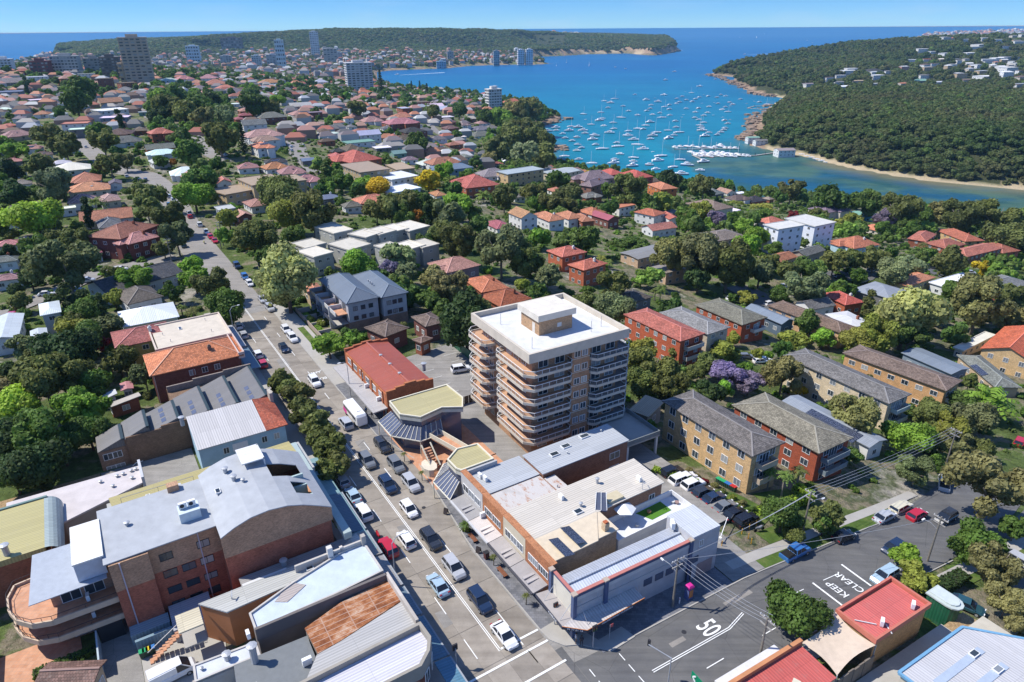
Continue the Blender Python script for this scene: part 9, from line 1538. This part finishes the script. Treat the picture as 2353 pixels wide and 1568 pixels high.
BT='''760 42 M;1027 38 m;942 76 M;597 120 m;752 122 M;660 148 M;704 137 d;868 104 d;900 110 s;492 142 S;435 154 s;468 163 M;454 190 m;418 215 s;535 182 m;564 208 m;526 243 S;325 224 s;336 252 d;365 280 s;612 230 m;720 158 M;684 176 m;820 142 m;850 130 m;838 160 m;820 168 m;873 149 m;905 157 m;922 143 m;943 134 m;967 120 d;990 128 m;1034 135 m;1056 121 m;1082 127 m;1103 162 m;1160 145 m;1195 166 d;1235 155 d;1263 160 m;1303 172 s;758 185 s;783 175 m;783 198 m;873 195 m;938 193 m;955 165 d;993 185 m;1022 162 d;1040 168 m;1062 200 m;1079 187 m;1095 212 s;1120 172 m;1110 180 d;1018 228 d;662 207 m;678 195 m;692 227 m;730 218 m;740 243 S;785 231 m;848 240 d;858 226 d;815 262 m;920 214 m;918 244 m;938 255 m;965 232 m;985 217 m;1065 240 d;1077 258 m;1092 275 m;1105 252 d;1080 300 m;1055 322 m;1035 335 m;1070 310 m;422 248 s;410 258 M;432 287 m;484 270 s;483 303 s;462 324 M;680 268 M;655 285 s;643 305 m;612 302 s;776 312 s;816 295 m;834 322 S;710 323 S;692 340 M;680 357 m;562 315 s;562 340 M;590 362 M;385 340 M;375 360 M;390 388 m;426 410 S;500 378 m;509 397 S;518 438 m;614 388 S;640 412 M;590 457 s;590 478 m;582 502 M;738 448 S;695 424 d;722 473 M;676 495 m;711 519 m;492 468 m;482 487 M;368 487 s;298 467 m;222 450 s;288 420 m;311 405 m;293 388 m;262 368 m;225 353 m;212 330 m;290 348 m;245 313 M;293 295 M;320 312 M;332 327 m;175 298 M;178 312 m;258 290 s;133 315 M;166 363 d;808 338 m;780 354 M;838 468 s;803 507 s;878 497 M;965 480 M;848 545 M;945 525 m;945 285 s;955 312 M;993 324 m;973 342 M;950 297 s;962 270 s;813 402 m;842 399 m;878 397 s;908 397 m;935 402 s;970 400 m;1000 404 s;1025 402 m;1057 397 M;1085 407 m;1107 407 m;1135 407 m;920 438 m;937 448 M;950 436 s;965 444 M;980 438 m;995 450 M;1010 440 M;1024 434 s;1040 446 M;1055 450 m;1070 440 M;1087 448 M;1118 450 M;1145 440 s;1160 446 m;1180 446 m;1200 448 m;1225 445 d;900 428 s;960 425 m;1045 430 m;1100 436 s'''
rw = [q.split() for q in BT.split(';')]; D3 = [ray(*px('bt', float(q[0]), float(q[1]) + 3)) for q in rw]
for q,d in zip(rw,D3):t_=(SEA-H0)/d[2];boat(d[0]*t_,d[1]*t_,q[2],R(rnd.choice((0,180))+rnd.uniform(-25,25))if not(float(q[1])>390 and float(q[0])>800 and float(q[1])<455)else R(-60+rnd.uniform(-6,6)))
for f_,x_,y_,l_ in(('tm',1540,432,'white sailed yacht left of the bigger sail off the far beach'),('tm',1470,455,'tiny white sail nearest the far waterfront point'),('tm',1695,455,'tall white sail in mid channel'),('tm',2255,250,'lone sail on the open sea beyond the head'),('tr',403,260,'sail at the left of the distant trio'),('tr',570,236,'farthest tiny sail near the horizon'),('tr',517,261,'middle tiny sail of the distant trio'),('tr',1022,338,'largest white sail on the outer harbour'),('tr',1290,325,'sail nearest the right hand cliffs'),('tm',462,598,'tall sail passing behind the dark pines'),('tr',1745,248,'sail passing below the clifftop suburb')):
    p=W(f_,x_,y_,SEA);boat(float(p[0]),float(p[1]),'S' if f_=='tr' or x_ in(1540,1695)else 's',R(rnd.uniform(60,120)),sail=True,label=l_,group='yachts under sail')
for f_,x_,y_,k_,l_ in(('tm',375,515,'M','ferry boat trailing a long white wake in the cove'),('tm',1047,598,'M','motor cruiser just beyond the waterfront block'),('tm',2280,495,'M','cruiser far out beyond the moorings'),('tr',435,376,'M','speedboat at the head of the long wake'),('tr',865,280,'M','long low ship on the outer harbour'),('tr',900,298,'M','cruiser just below the long low ship'),('tr',920,324,'m','boat left of the largest sail'),('tm',1875,463,'m','small boat left of a white buoy boat'),('tm',1945,475,'m','small boat right of another in open water')):
    p = W(f_, x_, y_, SEA); boat(float(p[0]), float(p[1]), k_, R(175), label=l_, group='boats under way')
for f_,a_,b_,w_ in(('tm',(395,517),(700,500),14),('tr',(450,377),(660,370),16),('tr',(785,382),(860,384),10),('tr',(855,368),(1100,356),6),('tr',(1520,278),(1545,272),30),('tm',(2280,352),(2330,346),26)):
    p,q=W(f_,*a_,SEA),W(f_,*b_,SEA);n_=np.array([-(q-p)[1],(q-p)[0]]);n_=n_/np.hypot(*n_)*w_/2;o=part('wake',MB().add([(*(p-n_*.3),SEA+.3),(*(q-n_),SEA+.3),(*(q+n_),SEA+.3),(*(p+n_*.3),SEA+.3)],[(0,1,2,3)]),'foam',None);o['kind']='stuff'
def pier(label, f_, pts, w=2.2, piles=True, cat='pontoon'):
    P=[W(f_,*p,SEA+.8)for p in pts];t=thing('pontoon',label,cat,(P[0][0],P[0][1],SEA));mb=MB();
    for a, b_ in zip(P[:-1], P[1:]):
        part('deck',MB().bar((*(a-P[0]),.8),(*(b_-P[0]),.8),w,.4),'concrete_path',t);n=max(1,int(np.hypot(*(b_-a))/16))
        for i in range(n+1):q=a+(b_-a)*i/n-P[0];part('pile',MB().tube([(q[0],q[1],-2),(q[0],q[1],3.6)],.25,5),'dark_metal',t)
pier('upper marina pontoon with boats berthed along it','bt',[(810,412),(1155,408)]);pier('long marina pier reaching from the boatshed','bt',[(905,443),(965,470)]);pier('main marina walkway between pontoon end and boatshed','bt',[(930,452),(1240,445),(1345,430)],2.5);pier('netted harbour swimming enclosure frame','bt',[(1300,178),(1235,182),(1198,193),(1290,200)],2.5,cat='swimming enclosure')
for f_,x_,y_,w_,l_,h_,rc_,lb_ in(('tr',490,950,17,10,7,'n','green roofed boatshed at the rocky shore'),('tr',545,970,18,10,6,'g','dark gabled boatshed beside the green roofed one'),('tr',710,1035,22,14,7,'v','large marina clubhouse on piles at the beach end')):
    p=W(f_,x_,y_,SEA+h_);house(float(p[0]),float(p[1]),R(8),w_,l_,h_,roof='g',pit=14,rc=rc_,wc='w',zg=SEA+1,label=lb_,cat='boatshed',near=False,storeys=2,roofmat='render_paint')
for i in range(11):x,y,g=G('tr',820+i*17,1062+i*5.5-(i%2)*6,0);t=thing('beached_dinghy','','dinghy',(x,y,g+.3),R(-50),'dinghies on the beach');link('hull',BM_['d'][0],t);TODO.append((t,'upturned white dinghy',x,y,g+1))
# rocks of the points
def rocks(f_, pts, n, smin, smax):
    mb = MB()
    for _ in range(n):
        i=rnd.randrange(len(pts)-1);t=rnd.random();p=W(f_,pts[i][0]*(1-t)+pts[i+1][0]*t,pts[i][1]*(1-t)+pts[i+1][1]*t,SEA);x,y=p+nr.normal(size=2)*7;s=rnd.uniform(smin,smax);k=[(math.cos(a)*s*rnd.uniform(.6,1.2),math.sin(a)*s*rnd.uniform(.5,1))for a in[j*1.05 for j in range(6)]];mb.prism([(x+a,y+b_)for a,b_ in k],SEA-1,SEA+s*rnd.uniform(.2,.6))
    o = part('shore_rocks', mb, 'rock', None); o['kind'] = 'stuff'
rocks('D',[(1215,292),(1250,285),(1285,274),(1262,266)],110,2,7);rocks('D',[(1270,345),(1288,338)],40,2,5);rocks('D',[(1625,172),(1660,180),(1700,198),(1740,216),(1780,223)],160,3,9);rocks('D',[(1775,240),(1740,265),(1725,290),(1728,305),(1700,322)],120,3,7);rocks('D',[(1500,127),(1560,118)],60,6,20)

# ------------------------------------------------------------------ the air
mb = MB().box(-9000, -60, SEA - 9, 9000, 9800, 330)
HZ = None
if True:
    m=bpy.data.materials.new('air');m.use_nodes=True;t=m.node_tree;t.nodes.clear();o_=t.nodes.new('ShaderNodeOutputMaterial');pv=t.nodes.new('ShaderNodeVolumePrincipled');pv.inputs['Color'].default_value=(.42,.74,1,1);pv.inputs['Density'].default_value=4.2e-5;pv.inputs['Anisotropy'].default_value=0;t.links.new(pv.outputs[0],o_.inputs['Volume'])
    me=bpy.data.meshes.new('haze');me.from_pydata(mb.v,[],mb.f);me.materials.append(m);HZ=link('haze',me);HZ['kind']='stuff'

# ------------------------------------------------------------------ labels that place each thing by its nearest landmark
LM=[('the tan tower',1260,800),('the curved roof apartments',420,1150),('the white twin apartments',1840,545),('the cream flat townhouses',850,555),('the slate townhouses',840,690),('the tall concrete tower',330,130),('the white waterfront block',1135,215),('the mauve roofed mansion',1370,400),('the tan stepped flats',590,410),('the upper pontoon',1630,340),
      ('the double-curved street',690,320),('the wooded reserve',440,240),('the sawtooth workshop',430,950),('the purple jacaranda',1690,860),('the slate waterfront house',1040,385),('the car park row',1630,1140),('the bend of the main road',300,400),('the palm trio',1810,1080),('the white parapet building',1430,480),('the steep street cars',2120,600),
      ('the big cream-flowering tree',2090,715),('the red roofed flats',1520,770),('the bright orange gabled roof',2300,790),('the big left gum tree',150,610),('the orange hip roof',440,810),('the silver hipped cottage',340,720),('the swimming enclosure',1740,245),('the rocky left point',1270,272),('the wooded left shore',1180,330),('the forest road bend',560,640),
      ('the yellow flowering trees',910,415),('the white ribbed tower',830,165),('the four dark pines',930,200),('the coral roofed shop',2030,1400),('the big right gum trees',2270,1130),('the rusted roof',820,1400),('the grey hip roof',2010,670),('the terracotta long flats',2250,570),('the far curved street',340,245),('the teal roofed house',2010,490),
      ('the marina pier',1600,357),('the crane on the hill',1900,190),('the left skyline houses',80,260),('the blue waterfront rooftops',1700,440),('the far hilltop houses',2200,115),('the fan palm',2280,915),('the big dark fig',1080,740),('the left lime trees',60,940),('the green tiled gable',915,350),('the outer mooring',1530,180),('the dark brick flats',1680,730),('the far cars',480,520)]
LM = [l for l in LM if 'crane' not in l[0]]
ORD=['','second ','third ','fourth ','fifth ','sixth ','seventh ','eighth ','ninth ','tenth ','eleventh ','twelfth ']
def ordn(i):return ORD[i]if i<len(ORD)else '%dth '%(i+1)if(i+1)%10 not in(1,2,3)or 10<(i+1)%100<14 else '%d%s '%(i+1,{1:'st',2:'nd',3:'rd'}[(i+1)%10])
GRP = {}
for o, desc, x, y, z in TODO:
    u,v,d=proj(x,y,z);l=min(LM,key=lambda q:(q[1]-u)**2+(q[2]-v)**2*2.2);GRP.setdefault((desc,l[0]),[]).append(((l[1]-u)**2+(l[2]-v)**2,o))
for (desc, lm), lst in GRP.items():
    lst.sort(key=lambda q: q[0])
    for i, (_, o) in enumerate(lst):
        s_='%s near %s'%(desc,lm)if len(lst)==1 else '%s, %snearest to %s'%(desc,ordn(i),lm);o['label']=s_ if len(s_.split())<=16 else s_.replace(' roof ',' ')
